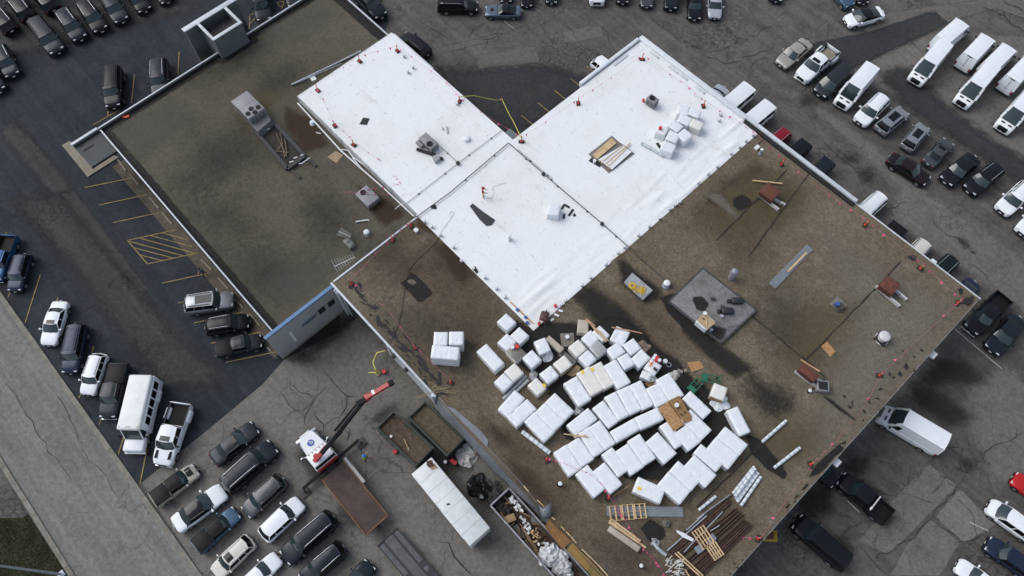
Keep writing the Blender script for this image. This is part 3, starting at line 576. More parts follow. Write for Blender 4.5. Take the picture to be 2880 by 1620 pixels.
# seams in the gravel roof
SEAM=mat('tar_seam',(.022,.019,.016),.9,.4,1)
for t,a,b,w in(('21',(875,0),(375,690),.12),('21',(650,70),(150,570),.14),('21',(1450,720),(770,1420),.14),('21',(375,1090),(760,1420),.12),('22',(550,470),(0,1010),.13),('20',(560,1210),(425,1370),.1),('22',(740,-60),(905,100),.12),('p',(1700,560),(1100,1000),.1),('22',(905,100),(780,210),.1)):
    p=at(t,*a,0);q=at(t,*b,0); d=(q-p).normalized(); w_=Vector((-d.y,d.x,0)); k=max(4,int((q-p).length/.6)); L=[];
    for i in range(k+1):
        c=p.lerp(q,i/k)+w_*rr.uniform(-.05,.05); h=w*rr.uniform(.25,.65); L+=[c+w_*h,c-w_*h]
    m=MB(); m.add([(v.x,v.y,ZM+.06) for v in L],[(2*i,2*i+1,2*i+3,2*i+2) for i in range(k)]); mb_(m,'roof_seam',SEAM)
# sheets and boards over the south-west edge
up=[(372,215),(470,330),(560,420),(640,500),(720,580),(820,680),(920,780),(1030,900),(1140,1020),(1230,1110),(1320,1210),(1410,1320),(1500,1440),(1560,1500)]
lo=[(345,330),(400,430),(470,500),(560,590),(640,680),(730,770),(820,860),(910,965),(1000,1090),(1090,1160),(1170,1230),(1290,1340),(1400,1440),(1440,1480)]
vs=[];rr=random.Random(4); K=5
for i,(a,b) in enumerate(zip(up,lo)):
    p=at('c2',*a,ZM+.10); q=at('c2',*b,2.9)
    for k in range(K+1):
        f=k/K; w=p.lerp(q,f); w.y-=.30*math.sin(f*3.14)*(.5+.5*math.sin(i*1.3)); w.x+=rr.uniform(-.08,.08); vs.append(w)
n=len(up); fs=[(i*(K+1)+k,i*(K+1)+k+1,(i+1)*(K+1)+k+1,(i+1)*(K+1)+k) for i in range(n-1) for k in range(K)]
pl=MB(); pl.add(vs,fs,0,True)
ed=[(560,360),(640,430),(720,500),(800,560),(880,640),(940,720),(930,780)]
PLAS=mat('grey_plastic_film',(.17,.18,.20),.35,.15,1)
q=[at('c2',*e,ZM+.10) for e in ed]; pq=[at('c2',*e,ZM+.11) for e in up[1:7]]
pl.add(q+pq[::-1],[tuple(range(len(q)+len(pq)))],0,False)
pl.add([at('c2',1480,1400,6.2),at('d',770,420,6.5),at('d',920,330,7.3),at('d',905,540,6.4),at('d',770,640,5.6),at('d',800,480,6.9)],[(0,5,4),(0,1,5),(1,2,5),(2,3,5),(3,4,5)],0,True)
o=pl.build('plastic_sheet',PLAS); sm=o.modifiers.new('thick','SOLIDIFY'); sm.thickness=.02; sm.offset=-1
tag(recenter(o),'long grey plastic sheet draped over the brown roof edge down to the debris container','plastic sheet')
PLY=mat('rusty_plywood',(.25,.125,.042),.8,.35,.9,dirt=((.12,.06,.025),1.1,.8)); PLY2=mat('ochre_plywood',(.33,.20,.055),.8,.3,.9,dirt=((.16,.08,.03),.9,.8))
for nm,a,b,c,d,mm,lab in(('first',(870,595),(1215,930),(1085,1052),(815,712),PLY,'reddish brown plywood chute board beside the plastic sheet'),('second',(1225,950),(1540,1265),(1460,1380),(1140,1050),PLY2,'ochre and brown plywood chute board, middle of three along the roof edge'),('third',(1545,1270),(1800,1560),(1700,1650),(1465,1385),mat('green_plywood',(.27,.20,.055),.8,.3,.9,dirt=((.12,.11,.04),.9,.8)),'yellow green plywood chute board at the bottom picture edge')):
    P=[at('d',*a,6.25),at('d',*b,6.25),at('d',*c,4.7),at('d',*d,4.7)]
    q=MB(); q.add(P+[p+Vector((0,.04,-.03)) for p in P],[(0,1,2,3),(7,6,5,4),(0,4,5,1),(1,5,6,2),(2,6,7,3),(3,7,4,0)]); tag(recenter(q.build('chute_board',mm)),lab,'plywood board','chute boards along the roof edge')
LUM=mat('pale_lumber',(.50,.36,.20),.75,.2,2); LUM2=mat('orange_lumber',(.48,.27,.15),.75,.2,2); 
q=MB(); rr=random.Random(9)
for a,b in(((1060,700),(1120,760)),((1140,780),(1295,950)),((920,560),(970,600)),((1375,1040),(1640,1300)),((1640,1300),(1770,1449)),((1200,850),(1240,870)),((700,300),(800,400)),((500,90),(570,170))): q.bar(at('d',*a,6.15),at('d',*b,6.15),.09,.06)
tag(recenter(q.build('edge_lumber',LUM)),'broken pale lumber strips nailed along the lower roof edge','lumber')
# ================================================================== VEHICLES
def paint(name,col,metal=.0,rough=.38):
    m,t,b=nodes('paint_'+name); c=crd(t)
    x=mix(t,1.0,col,mr(t,nse(t,c,1.6,5,.65),.2,.8,.95,1.04),'MULTIPLY')                # film of dust
    lk(t,x,b.inputs['Base Color']); lk(t,mr(t,nse(t,c,3,4),.3,.7,rough-.18,rough-.08),b.inputs['Roughness'])
    b.inputs['Metallic'].default_value=metal; b.inputs['Specular IOR Level'].default_value=.24; return m
PAINT={k:paint(k,*v) for k,v in dict(black=((.008,.009,.012),0,.35),ink=((.013,.018,.025),.1,.35),navy=((.018,.026,.050),.2,.35),charcoal=((.026,.031,.037),.2,.38),grey=((.075,.080,.086),.4,.38),
 silver=((.26,.275,.29),.4,.35),pale=((.40,.42,.45),.25,.35),white=((.74,.76,.78),0,.35),cream=((.58,.56,.50),0,.4),gold=((.36,.345,.30),.3,.35),beige=((.36,.34,.28),.1,.45),blue=((.030,.088,.19),.3,.35),slate=((.075,.125,.185),.35,.38),steel=((.10,.135,.18),.35,.36),maroon=((.016,.010,.011),.1,.35),red=((.23,.012,.025),.1,.35),scarlet=((.42,.02,.02),.05,.35),green=((.008,.016,.014),.1,.35)).items()}
def glassm(name,col,rough):
    m,t,b=nodes(name); b.inputs['Base Color'].default_value=(*col,1); b.inputs['Roughness'].default_value=rough; b.inputs['Specular IOR Level'].default_value=.3; return m
GLASS=glassm('tinted_glass',(.010,.017,.018),.06); GLASSD=glassm('privacy_glass',(.006,.007,.008),.1); GLASSW=glassm('windscreen_glass',(.020,.034,.038),.05); GLASSW.node_tree.nodes['Principled BSDF'].inputs['Specular IOR Level'].default_value=.7
RIM=mat('alloy_rim',(.32,.33,.34),.35,.1,3,.7); LAMP=mat('headlamp_lens',(.55,.57,.58),.15,.05); TAIL=mat('tail_lamp_red',(.20,.010,.012),.25,.1); CHROME=mat('chrome_trim',(.55,.56,.58),.2,.05,3,.8); PLATE=mat('plate_white',(.62,.62,.62),.5,.02)
TRIM=mat('trim_black',(.012,.012,.013),.55,.1); TRIM.node_tree.nodes['Principled BSDF'].inputs['Specular IOR Level'].default_value=.1
SPEC=dict(
 sedan=dict(L=4.85,W=1.84,H=1.45,hood=.96,belt=.98,deck=1.06,x=(.285,.435,.68,.845)),
 coupe=dict(L=4.8,W=1.92,H=1.38,hood=.96,belt=.98,deck=1.04,x=(.36,.50,.67,.90),scoop=1),
 liftback=dict(L=4.72,W=1.86,H=1.45,hood=.94,belt=.98,deck=1.08,x=(.24,.42,.62,.925)),
 cuv=dict(L=4.65,W=1.88,H=1.70,hood=1.06,belt=1.10,deck=1.12,x=(.265,.385,.87,.965),rails=1),
 suv=dict(L=5.0,W=1.98,H=1.80,hood=1.16,belt=1.20,deck=1.2,x=(.27,.375,.885,.97),rails=1),
 suburban=dict(L=5.65,W=2.05,H=1.92,hood=1.20,belt=1.24,deck=1.24,x=(.25,.345,.925,.985),rails=1,grooves=1),
 jeep=dict(L=4.6,W=1.88,H=1.85,hood=1.18,belt=1.22,deck=1.22,x=(.34,.385,.94,.975),box=1),
 minivan=dict(L=5.15,W=1.98,H=1.76,hood=1.08,belt=1.12,deck=1.12,x=(.18,.335,.90,.975)),
 pickup=dict(L=5.9,W=2.03,H=1.94,hood=1.22,belt=1.30,deck=.85,x=(.255,.345,.575,.605),bed=(.62,.975)),
 smallpickup=dict(L=5.1,W=1.86,H=1.75,hood=1.12,belt=1.16,deck=.8,x=(.25,.35,.60,.63),bed=(.645,.975)),
 transit=dict(L=5.98,W=2.06,H=2.74,hood=1.28,belt=1.36,deck=1.3,x=(.16,.30,.975,.992),van=1),
 lowvan=dict(L=5.7,W=2.03,H=2.12,hood=1.2,belt=1.22,deck=1.2,x=(.16,.27,.965,.99),vanw=1))
PROTO={}
PAINTM=PAINT['black']
def smooth_bake(o,lv=1):
    md=o.modifiers.new('s','SUBSURF'); md.levels=lv; md.render_levels=lv
    dg=bpy.context.evaluated_depsgraph_get(); me=bpy.data.meshes.new_from_object(o.evaluated_get(dg)); o.modifiers.clear(); me.name=o.name; o.data=me
    return o
def proto(kind,rails='silver',sunroof=False):
    key=(kind,rails,sunroof)
    if key in PROTO: return PROTO[key]
    S=SPEC[kind]; L,Wd,H=S['L'],S['W'],S['H']; hw=Wd/2; hood,belt,deck=S['hood'],S['belt'],S['deck']; xa,xb,xc,xd=S['x']
    X=lambda f:L*(.5-f)
    boxy=S.get('box') or S.get('van') or S.get('vanw')
    parts=[]
    def P(o,pa=None): parts.append((o,pa)); return o
    fr=.84 if boxy else .66
    st=[(0,fr*.9,.34,hood*.62),(.012,fr+.07,.27,hood*.74),(.045,.95 if boxy else .89,.24,hood*.86),(.11,.985,.24,hood*.94),(xa*.75,1,.24,hood),(xa,1,.24,belt),((xa+xc)/2,1,.24,belt)]
    if 'bed' in S: st+=[(S['bed'][0]-.026,1,.24,belt),(S['bed'][0]-.021,1,.24,belt),(S['bed'][0]-.020,1,.24,deck),(S['bed'][0]-.014,1,.24,deck),(.9,1,.26,deck),(.975,.98,.3,deck),(1,.93,.4,deck*.9)]
    elif kind in('sedan','coupe','liftback'): st+=[(xc,1,.24,belt+.02),(xd-.03,.99,.24,deck),(.93,.96,.26,deck),(.975,.90,.28,deck*.94),(.993,.84,.32,deck*.85),(1,.80,.4,deck*.7)]
    else: st+=[(.85,1,.24,belt),(.93,.975,.26,belt),(.98,.92,.30,belt),(1,.80,.42,belt*.9)]
    prof=[(0,1,0),(.45,1,-.006),(.76,1,-.02),(.93,1,-.075),(1.0,.80,0),(1.0,.42,0),(.975,.10,0),(.90,0,0),(0,0,0)]
    vs=[];n=len(prof)*2-2
    for f,w,zb,zt in st:
        r=[(X(f),-hw*w*a,zb+(zt-zb)*b+c) for a,b,c in prof]; r+= [(x,-y,z) for x,y,z in r[-2:0:-1]]; vs+=r
    fs=[(k*n+i,k*n+(i+1)%n,(k+1)*n+(i+1)%n,(k+1)*n+i) for k in range(len(st)-1) for i in range(n)]
    fs+=[tuple(range(n-1,-1,-1)),tuple(range((len(st)-1)*n,len(st)*n))]
    b=MB().add(vs,fs,0,True).build('body',PAINTM); bm=bmesh.new(); bm.from_mesh(b.data); bmesh.ops.recalc_face_normals(bm,faces=bm.faces); bm.to_mesh(b.data); bm.free()
    P(smooth_bake(b))
    # greenhouse
    zb=belt-.045; zt=H-.07; wb=hw*(.955 if boxy else .93); wr=hw*(.86 if boxy else .76)
    if S.get('van'): wr=hw*.83
    bw0,bw1=(.05,.03) if S.get('box') else (.16,.06) if boxy else (.27,.13)
    ys=[-1,-.72,-.36,0,.36,.72,1]
    fb=lambda y:Vector((X(xa)+bw0*(1-y*y)-.10,wb*y,zb)); ft=lambda y:Vector((X(xb)+bw1*(1-y*y),wr*y,zt))
    rb=lambda y:Vector((X(xd)-bw0*.5*(1-y*y)+(0 if boxy else .06),wb*y*(1 if boxy else .95),zb)); rt=lambda y:Vector((X(xc)-bw1*(1-y*y),wr*y*(1 if boxy else .93),zt))
    def face(a,c,flip): 
        m=MB(); v=[a(y) for y in ys]+[a(y).lerp(c(y),.5)+Vector((0.03 if not flip else -.03,0,.02)) for y in ys]+[c(y) for y in ys]; k=len(ys)
        f=[(r*k+i,r*k+i+1,(r+1)*k+i+1,(r+1)*k+i) for r in range(2) for i in range(k-1)]
        if flip: f=[tuple(reversed(q)) for q in f]
        return m.add(v,f,0,True)
    P(face(fb,ft,False).build('windshield',GLASSW))
    van=S.get('van')
    if van:
        P(face(rb,rt,True).build('rear_panel',PAINTM)); q=rt(0); P(MB().rbox(q.x-.06,-.3,q.z-.06,q.x+.05,.3,q.z+.03,.02).build('brake_light',TRIM)); q=rb(0).lerp(rt(0),.5); P(MB().box(q.x-.07,-.012,1.1,q.x-.03,.012,q.z+.5).build('door_seam',TRIM))
    else: P(face(rb,rt,True).build('rear_window',GLASSD if kind not in('sedan','coupe','liftback') else GLASS))
    for s in(-1,1):
        q=[fb(s),rb(s),rt(s),ft(s)]; f=(0,1,2,3) if s>0 else (3,2,1,0)
        f=tuple(reversed(f))
        if van:
            P(MB().add(q,[f]).build('side_panel',PAINTM)); o=Vector((0,.012*s,.0))
            e=[q[0].lerp(q[1],.03).lerp(q[3],.05),q[0].lerp(q[1],.19),q[0].lerp(q[1],.19),q[3]]
            lo0=q[0].lerp(q[1],.035);lo1=q[0].lerp(q[1],.195);t0=lo0.lerp(q[3].lerp(q[2],.01),.55);t1=lo1.lerp(q[3].lerp(q[2],.10),.55)
            P(MB().add([p+o for p in(lo0,lo1,t1,t0)],[f]).build('side_window',GLASSD))
        elif S.get('vanw'):
            P(MB().add(q,[f]).build('side_panel',PAINTM)); m=MB(); o=Vector((0,.014*s,0))
            for a,c in((.03,.19),(.22,.55),(.58,.94)):
                m.add([p+o for p in(q[0].lerp(q[1],a).lerp(q[3].lerp(q[2],a),.12),q[0].lerp(q[1],c).lerp(q[3].lerp(q[2],c),.12),q[0].lerp(q[1],c).lerp(q[3].lerp(q[2],c),.82),q[0].lerp(q[1],a).lerp(q[3].lerp(q[2],a),.82))],[f])
            P(m.build('side_window',GLASSD))
        else: P(MB().add(q,[f]).build('side_window',GLASSD))
    rf=.05 if not boxy else .07
    for s in(-1,1):
        m=MB()
        m.bar(fb(s),ft(s),.26 if S.get('van') else rf,rf); m.bar(rb(s),rt(s),rf*1.5,rf)
        bars=[.42,.72] if xc-xa>.5 else [.47]
        if not (van or S.get('vanw')):
            for f in bars: m.bar(fb(s).lerp(rb(s),f)+Vector((0,.004*s,0)),ft(s).lerp(rt(s),f)+Vector((0,.004*s,0)),.07,.03)
        m.bar(ft(s)+Vector((0,0,-.0)),rt(s),.07,.08)
        P(m.build('pillars',PAINTM))
    RC=.065 if boxy else .10
    m=MB(); k=len(ys); rows=9; v=[]
    for r in range(rows):
        g=r/(rows-1)
        for y in ys:
            p=rt(y).lerp(ft(y),g); e=min(1,3.2*min(g,1-g)+.25); p.z=zt+.02+RC*(1-abs(y)**2.6)*(e**.6)
            if abs(y)==1: p.y*=1.015
            v.append(p)
    m.add(v,[(r*k+i,(r+1)*k+i,(r+1)*k+i+1,r*k+i+1) for r in range(rows-1) for i in range(k-1)],0,True)
    ro=P(m.build('roof',PAINTM))
    if S.get('grooves') or van or S.get('vanw'):
        m=MB()
        for i in range(-3,4):
            y=i*wr*.24; m.box(X(xc)+.35,y-.02,zt+RC-.01-RC*(abs(i*.24)**2.6),X(xb)-.25,y+.02,zt+.02+RC+.006-RC*(abs(i*.24)**2.6))
        P(m.build('roof_rib',PAINTM))
    if S.get('rails') and rails:
        for s in(-1,1):
            m=MB(); m.tube([ft(s*.9)+Vector((-.25,0,.04)),ft(s*.9).lerp(rt(s*.9),.12)+Vector((0,0,.12)),ft(s*.9).lerp(rt(s*.9),.86)+Vector((0,0,.12)),rt(s*.9)+Vector((.12,0,.04))],.028,6); P(m.build('roof_rail',CHROME if rails=='silver' else TRIM))
    if sunroof:
        m=MB(); a,c=(.06,.34) if sunroof==1 else (.08,.66)
        p0=ft(0).x+(rt(0).x-ft(0).x)*a; p1=ft(0).x+(rt(0).x-ft(0).x)*c
        g=[(p0,-wr*.6),(p0,0),(p0,wr*.6),(p1,-wr*.6),(p1,0),(p1,wr*.6)]
        m.add([(x,y,zt+.02+RC*(1-abs(y/wr)**2.6)+.012) for x,y in g],[(0,1,4,3),(1,2,5,4)],0,True); o=m.build('sunroof',GLASSD)
        for f in o.data.polygons: pass
        P(o)
    # shut lines
    m=MB(); zl=hood+.004
    m.bar((X(xa*.96),-hw*.8,hood+.008+(belt-hood)*.6),(X(xa*.96),hw*.8,hood+.008+(belt-hood)*.6),.05,.03)
    P(m.build('wiper_cowl',TRIM))
    m=MB()
    for s in(-1,1):
        for f in((xa+.02),(xa+xc)/2+.02,): m.box(X(f)-.008,s*hw*1.0-.004,.4,X(f)+.008,s*hw*1.0+.004,belt-.1)
    P(m.build('door_seam',TRIM))
    # lamps, grille, plates, mirrors, wheels
    for s in(-1,1):
        P(MB().rbox(X(.062),s*hw*.62-.17,hood*.64,X(.012)-.03,s*hw*.62+.17,hood*.79,.04).build('headlight',LAMP))
        if 'bed' in S or boxy: P(MB().rbox(X(.999)+.0,s*hw*.86-.09,.75,X(.975),s*hw*.86+.09,1.15,.03).build('tail_light',TAIL))
        else: P(MB().rbox(X(.998)+.02,s*hw*.70-.17,deck*.70,X(.955),s*hw*.70+.19,deck*.84,.04).build('tail_light',TAIL))
        m=MB(); mz=belt+.02; mx=X(xa+.045); m.rbox(mx-.09,s*hw+(.02 if s>0 else -.26),mz,mx+.09,s*hw+(.26 if s>0 else -.02),mz+.17,.05); m.bar((mx,s*hw*.9,mz+.03),(mx,s*(hw+.06),mz+.05),.06,.04); P(m.build('mirror',PAINTM if kind not in('pickup','transit','lowvan') else TRIM))
    P(MB().rbox(X(.02),-hw*.42,hood*.42,X(0)+.02,hw*.42,hood*.70,.03).build('grille',TRIM)); 
    P(MB().rbox(X(.02),-hw*.8,.28,X(0)+.03,hw*.8,.42,.04).build('bumper',TRIM if kind!='pickup' else CHROME)); P(MB().rbox(X(1)-.03,-hw*.8,.32,X(.97),hw*.8,.48,.04).build('bumper',TRIM if kind!='pickup' else CHROME))
    P(MB().box(X(0)+.028,-.16,.46,X(0)+.045,.16,.60).build('number_plate',PLATE)); P(MB().box(X(1)-.05,-.16,.55 if 'bed' in S else .8,X(1)-.032,.16,.70 if 'bed' in S else .94).build('number_plate',PLATE))
    wr_=.40 if kind in('pickup','suburban','jeep') else .34; xf,xr=X(.165 if not van else .15),X(.80 if not van else .78)
    if kind in('suv','cuv','suburban'): xr=X(.775)
    if kind in('pickup',): xr=X(.80)
    for x in(xf,xr):
        for s in(-1,1):
            y=s*(hw-.11)
            w=MB().cyl((x,y-.13,wr_),(x,y+.13,wr_),wr_,wr_,20).build('wheel',RUBBER); P(w)
            r=MB().cyl((x,y+s*.12,wr_),(x,y+s*.138,wr_),wr_*.64,wr_*.60,14).build('rim',RIM); P(r,w)
            m=MB(); q=[(x+(wr_+.07)*math.cos(a),s*(hw+.004),wr_+(wr_+.07)*math.sin(a)) for a in[i*math.pi/10 for i in range(11)]]+[(x-(wr_+.07),s*(hw+.004),.24),(x+(wr_+.07),s*(hw+.004),.24)]
            m.add(q,[tuple(range(13)) if s<0 else tuple(range(12,-1,-1))]); P(m.build('wheel_arch',TRIM))
    if S.get('scoop'):
        m=MB(); m.rbox(X(.2)-.2,-.22,hood-.02,X(.2)+.2,.22,hood+.03,.02); P(m.build('hood_scoop',TRIM))
    if van:
        m=MB()
        for s in(-1,1): m.rbox(X(.105)-.07,s*.42-.22,hood*.93,X(.105)+.09,s*.42+.22,hood*.995,.02)
        P(m.build('hood_vent',TRIM)); P(MB().rbox(X(.045),-hw*.55,.62,X(0)+.05,hw*.55,1.06,.09).build('nose_grille',TRIM))
    if S.get('bed'):
        a,c=X(S['bed'][0]),X(S['bed'][1]); zt_=belt+.02; m=MB()
        for s in(-1,1): m.rbox(c-.06,s*hw-(.16 if s>0 else -.0),deck-.1,a+.05,s*hw+(.0 if s>0 else .16),zt_,.03)
        m.rbox(c-.08,-hw*.92,deck-.1,c+.02,hw*.92,zt_-.03,.03); m.rbox(a-.02,-hw*.95,deck-.1,a+.05,hw*.95,zt_,.03); P(m.build('bed_wall',PAINTM))
        m=MB(); m.box(c+.02,-hw+.16,deck+.005,a-.02,hw-.16,deck+.02)
        for s in(-1,1): m.box(c+.02,s*(hw-.165)-.006,deck,a-.02,s*(hw-.165)+.006,zt_-.03); m.rbox(c,s*(hw-.08)-.07,zt_-.015,a,s*(hw-.08)+.07,zt_+.012,.01)
        m.box(a-.03,-hw+.16,deck,a-.021,hw-.16,zt_-.03); P(m.build('bed_liner',TRIM))
    for o,pa in parts:
        if pa is not None: o.parent=pa
    for o,pa in parts: COL.objects.unlink(o)
    PROTO[key]=(parts,L); return PROTO[key]
def put_parts(parts,root,pm,over={}):
    mp={}
    for o,pa in parts:
        c=o.copy(); COL.objects.link(c); c.parent=root if pa is None else mp[pa]; mp[o]=c
        mm=over.get(o.name.split('.')[0]); 
        for i,sl in enumerate(c.material_slots):
            if mm is not None: sl.link='OBJECT'; sl.material=mm
            elif sl.material==PAINTM and pm is not PAINTM: sl.link='OBJECT'; sl.material=pm
    return mp
GLR=glassm('glass_roof',(.008,.009,.011),.08)
TON=mat('black_tonneau',(.012,.012,.013),.4,.15,3); TON.node_tree.nodes['Principled BSDF'].inputs['Specular IOR Level'].default_value=.10
CATN=dict(sedan='car',coupe='car',liftback='car',cuv='suv',suv='suv',suburban='suv',jeep='suv',minivan='minivan',pickup='pickup truck',smallpickup='pickup truck',transit='van',lowvan='van')
NAMEN=dict(sedan='parked_car',coupe='parked_car',liftback='parked_car',cuv='parked_suv',suv='parked_suv',suburban='parked_suv',jeep='parked_suv',minivan='parked_minivan',pickup='pickup_truck',smallpickup='pickup_truck',transit='cargo_van',lowvan='passenger_van')
def car(kind,color,F,B,label,fixed=False,rails='silver',sun=False,roof=None,bed=None,hood=None,z=.62,dual=False,group=None):
    parts,L=proto(kind,rails if SPEC[kind].get('rails') else None,sun)
    f=at(*F,z); b=at(*B,z); d=f-b; d.z=0; l=d.length; d.normalize()
    s=1.0 if (fixed or kind=='transit') else max(.90,min(1.06,l/L))
    c=f-d*(L*s/2) if (fixed or kind=='transit') else (f+b)/2
    if fixed=='rear': c=b+d*(L*s/2)
    root=thing(NAMEN[kind],label,CATN[kind],(c.x,c.y,.012),math.atan2(d.y,d.x),group or 'vehicles parked in the lots round the building'); root.scale=(s,s,s)
    over={}
    if roof: over={'roof':roof,'roof_rib':roof,'pillars':roof}
    mp=put_parts(parts,root,PAINT[color],over)
    S=SPEC[kind]; X=lambda q:L*(.5-q)
    if bed=='tonneau':
        m=MB(); a,e=X(S['bed'][0]),X(S['bed'][1]); hw=S['W']/2; m.rbox(e+.02,-hw+.10,S['belt']+.0,a-.01,hw-.10,S['belt']+.055,.02)
        for k in(1,2): m.box(a+(e-a)*k/3-.02,-hw+.12,S['belt']+.056,a+(e-a)*k/3+.02,hw-.12,S['belt']+.064)
        m.build('tonneau_cover',TON,root)
    elif bed=='cargo':
        m=MB(); a,e=X(S['bed'][0]),X(S['bed'][1]); m.box(e+.1,-.6,S['deck']+.03,a-.5,.6,S['deck']+.06); m.build('bed_mat',WALKM,root)
    elif bed=='rack':
        m=MB(); a=X(S['bed'][0]); m.rbox(a-.3,-.95,S['belt']+.3,a-.18,.95,S['belt']+.42,.03); m.rbox(a-.3,.55,S['belt']+.40,a-.1,.9,S['belt']+.5,.03); m.build('light_rack',WHITE,root)
    if hood:
        m=MB(); xa=S['x'][0]
        for y0,y1 in hood: m.rbox(X(xa*.85),y0,S['hood']*.985,X(.09),y1,S['hood']+.022,.015)
        m.build('hood_stripe',TRIM,root)
    if dual:
        m=MB(); hw=S['W']/2
        for s_ in(-1,1): m.rbox(X(.91),s_*hw-(.3 if s_>0 else .22),.4,X(.70),s_*hw+(.22 if s_>0 else .3),1.2,.22,0,None,4)
        m.build('wheel_flare',PAINT[color],root)
    return root
A='in the top left lot'
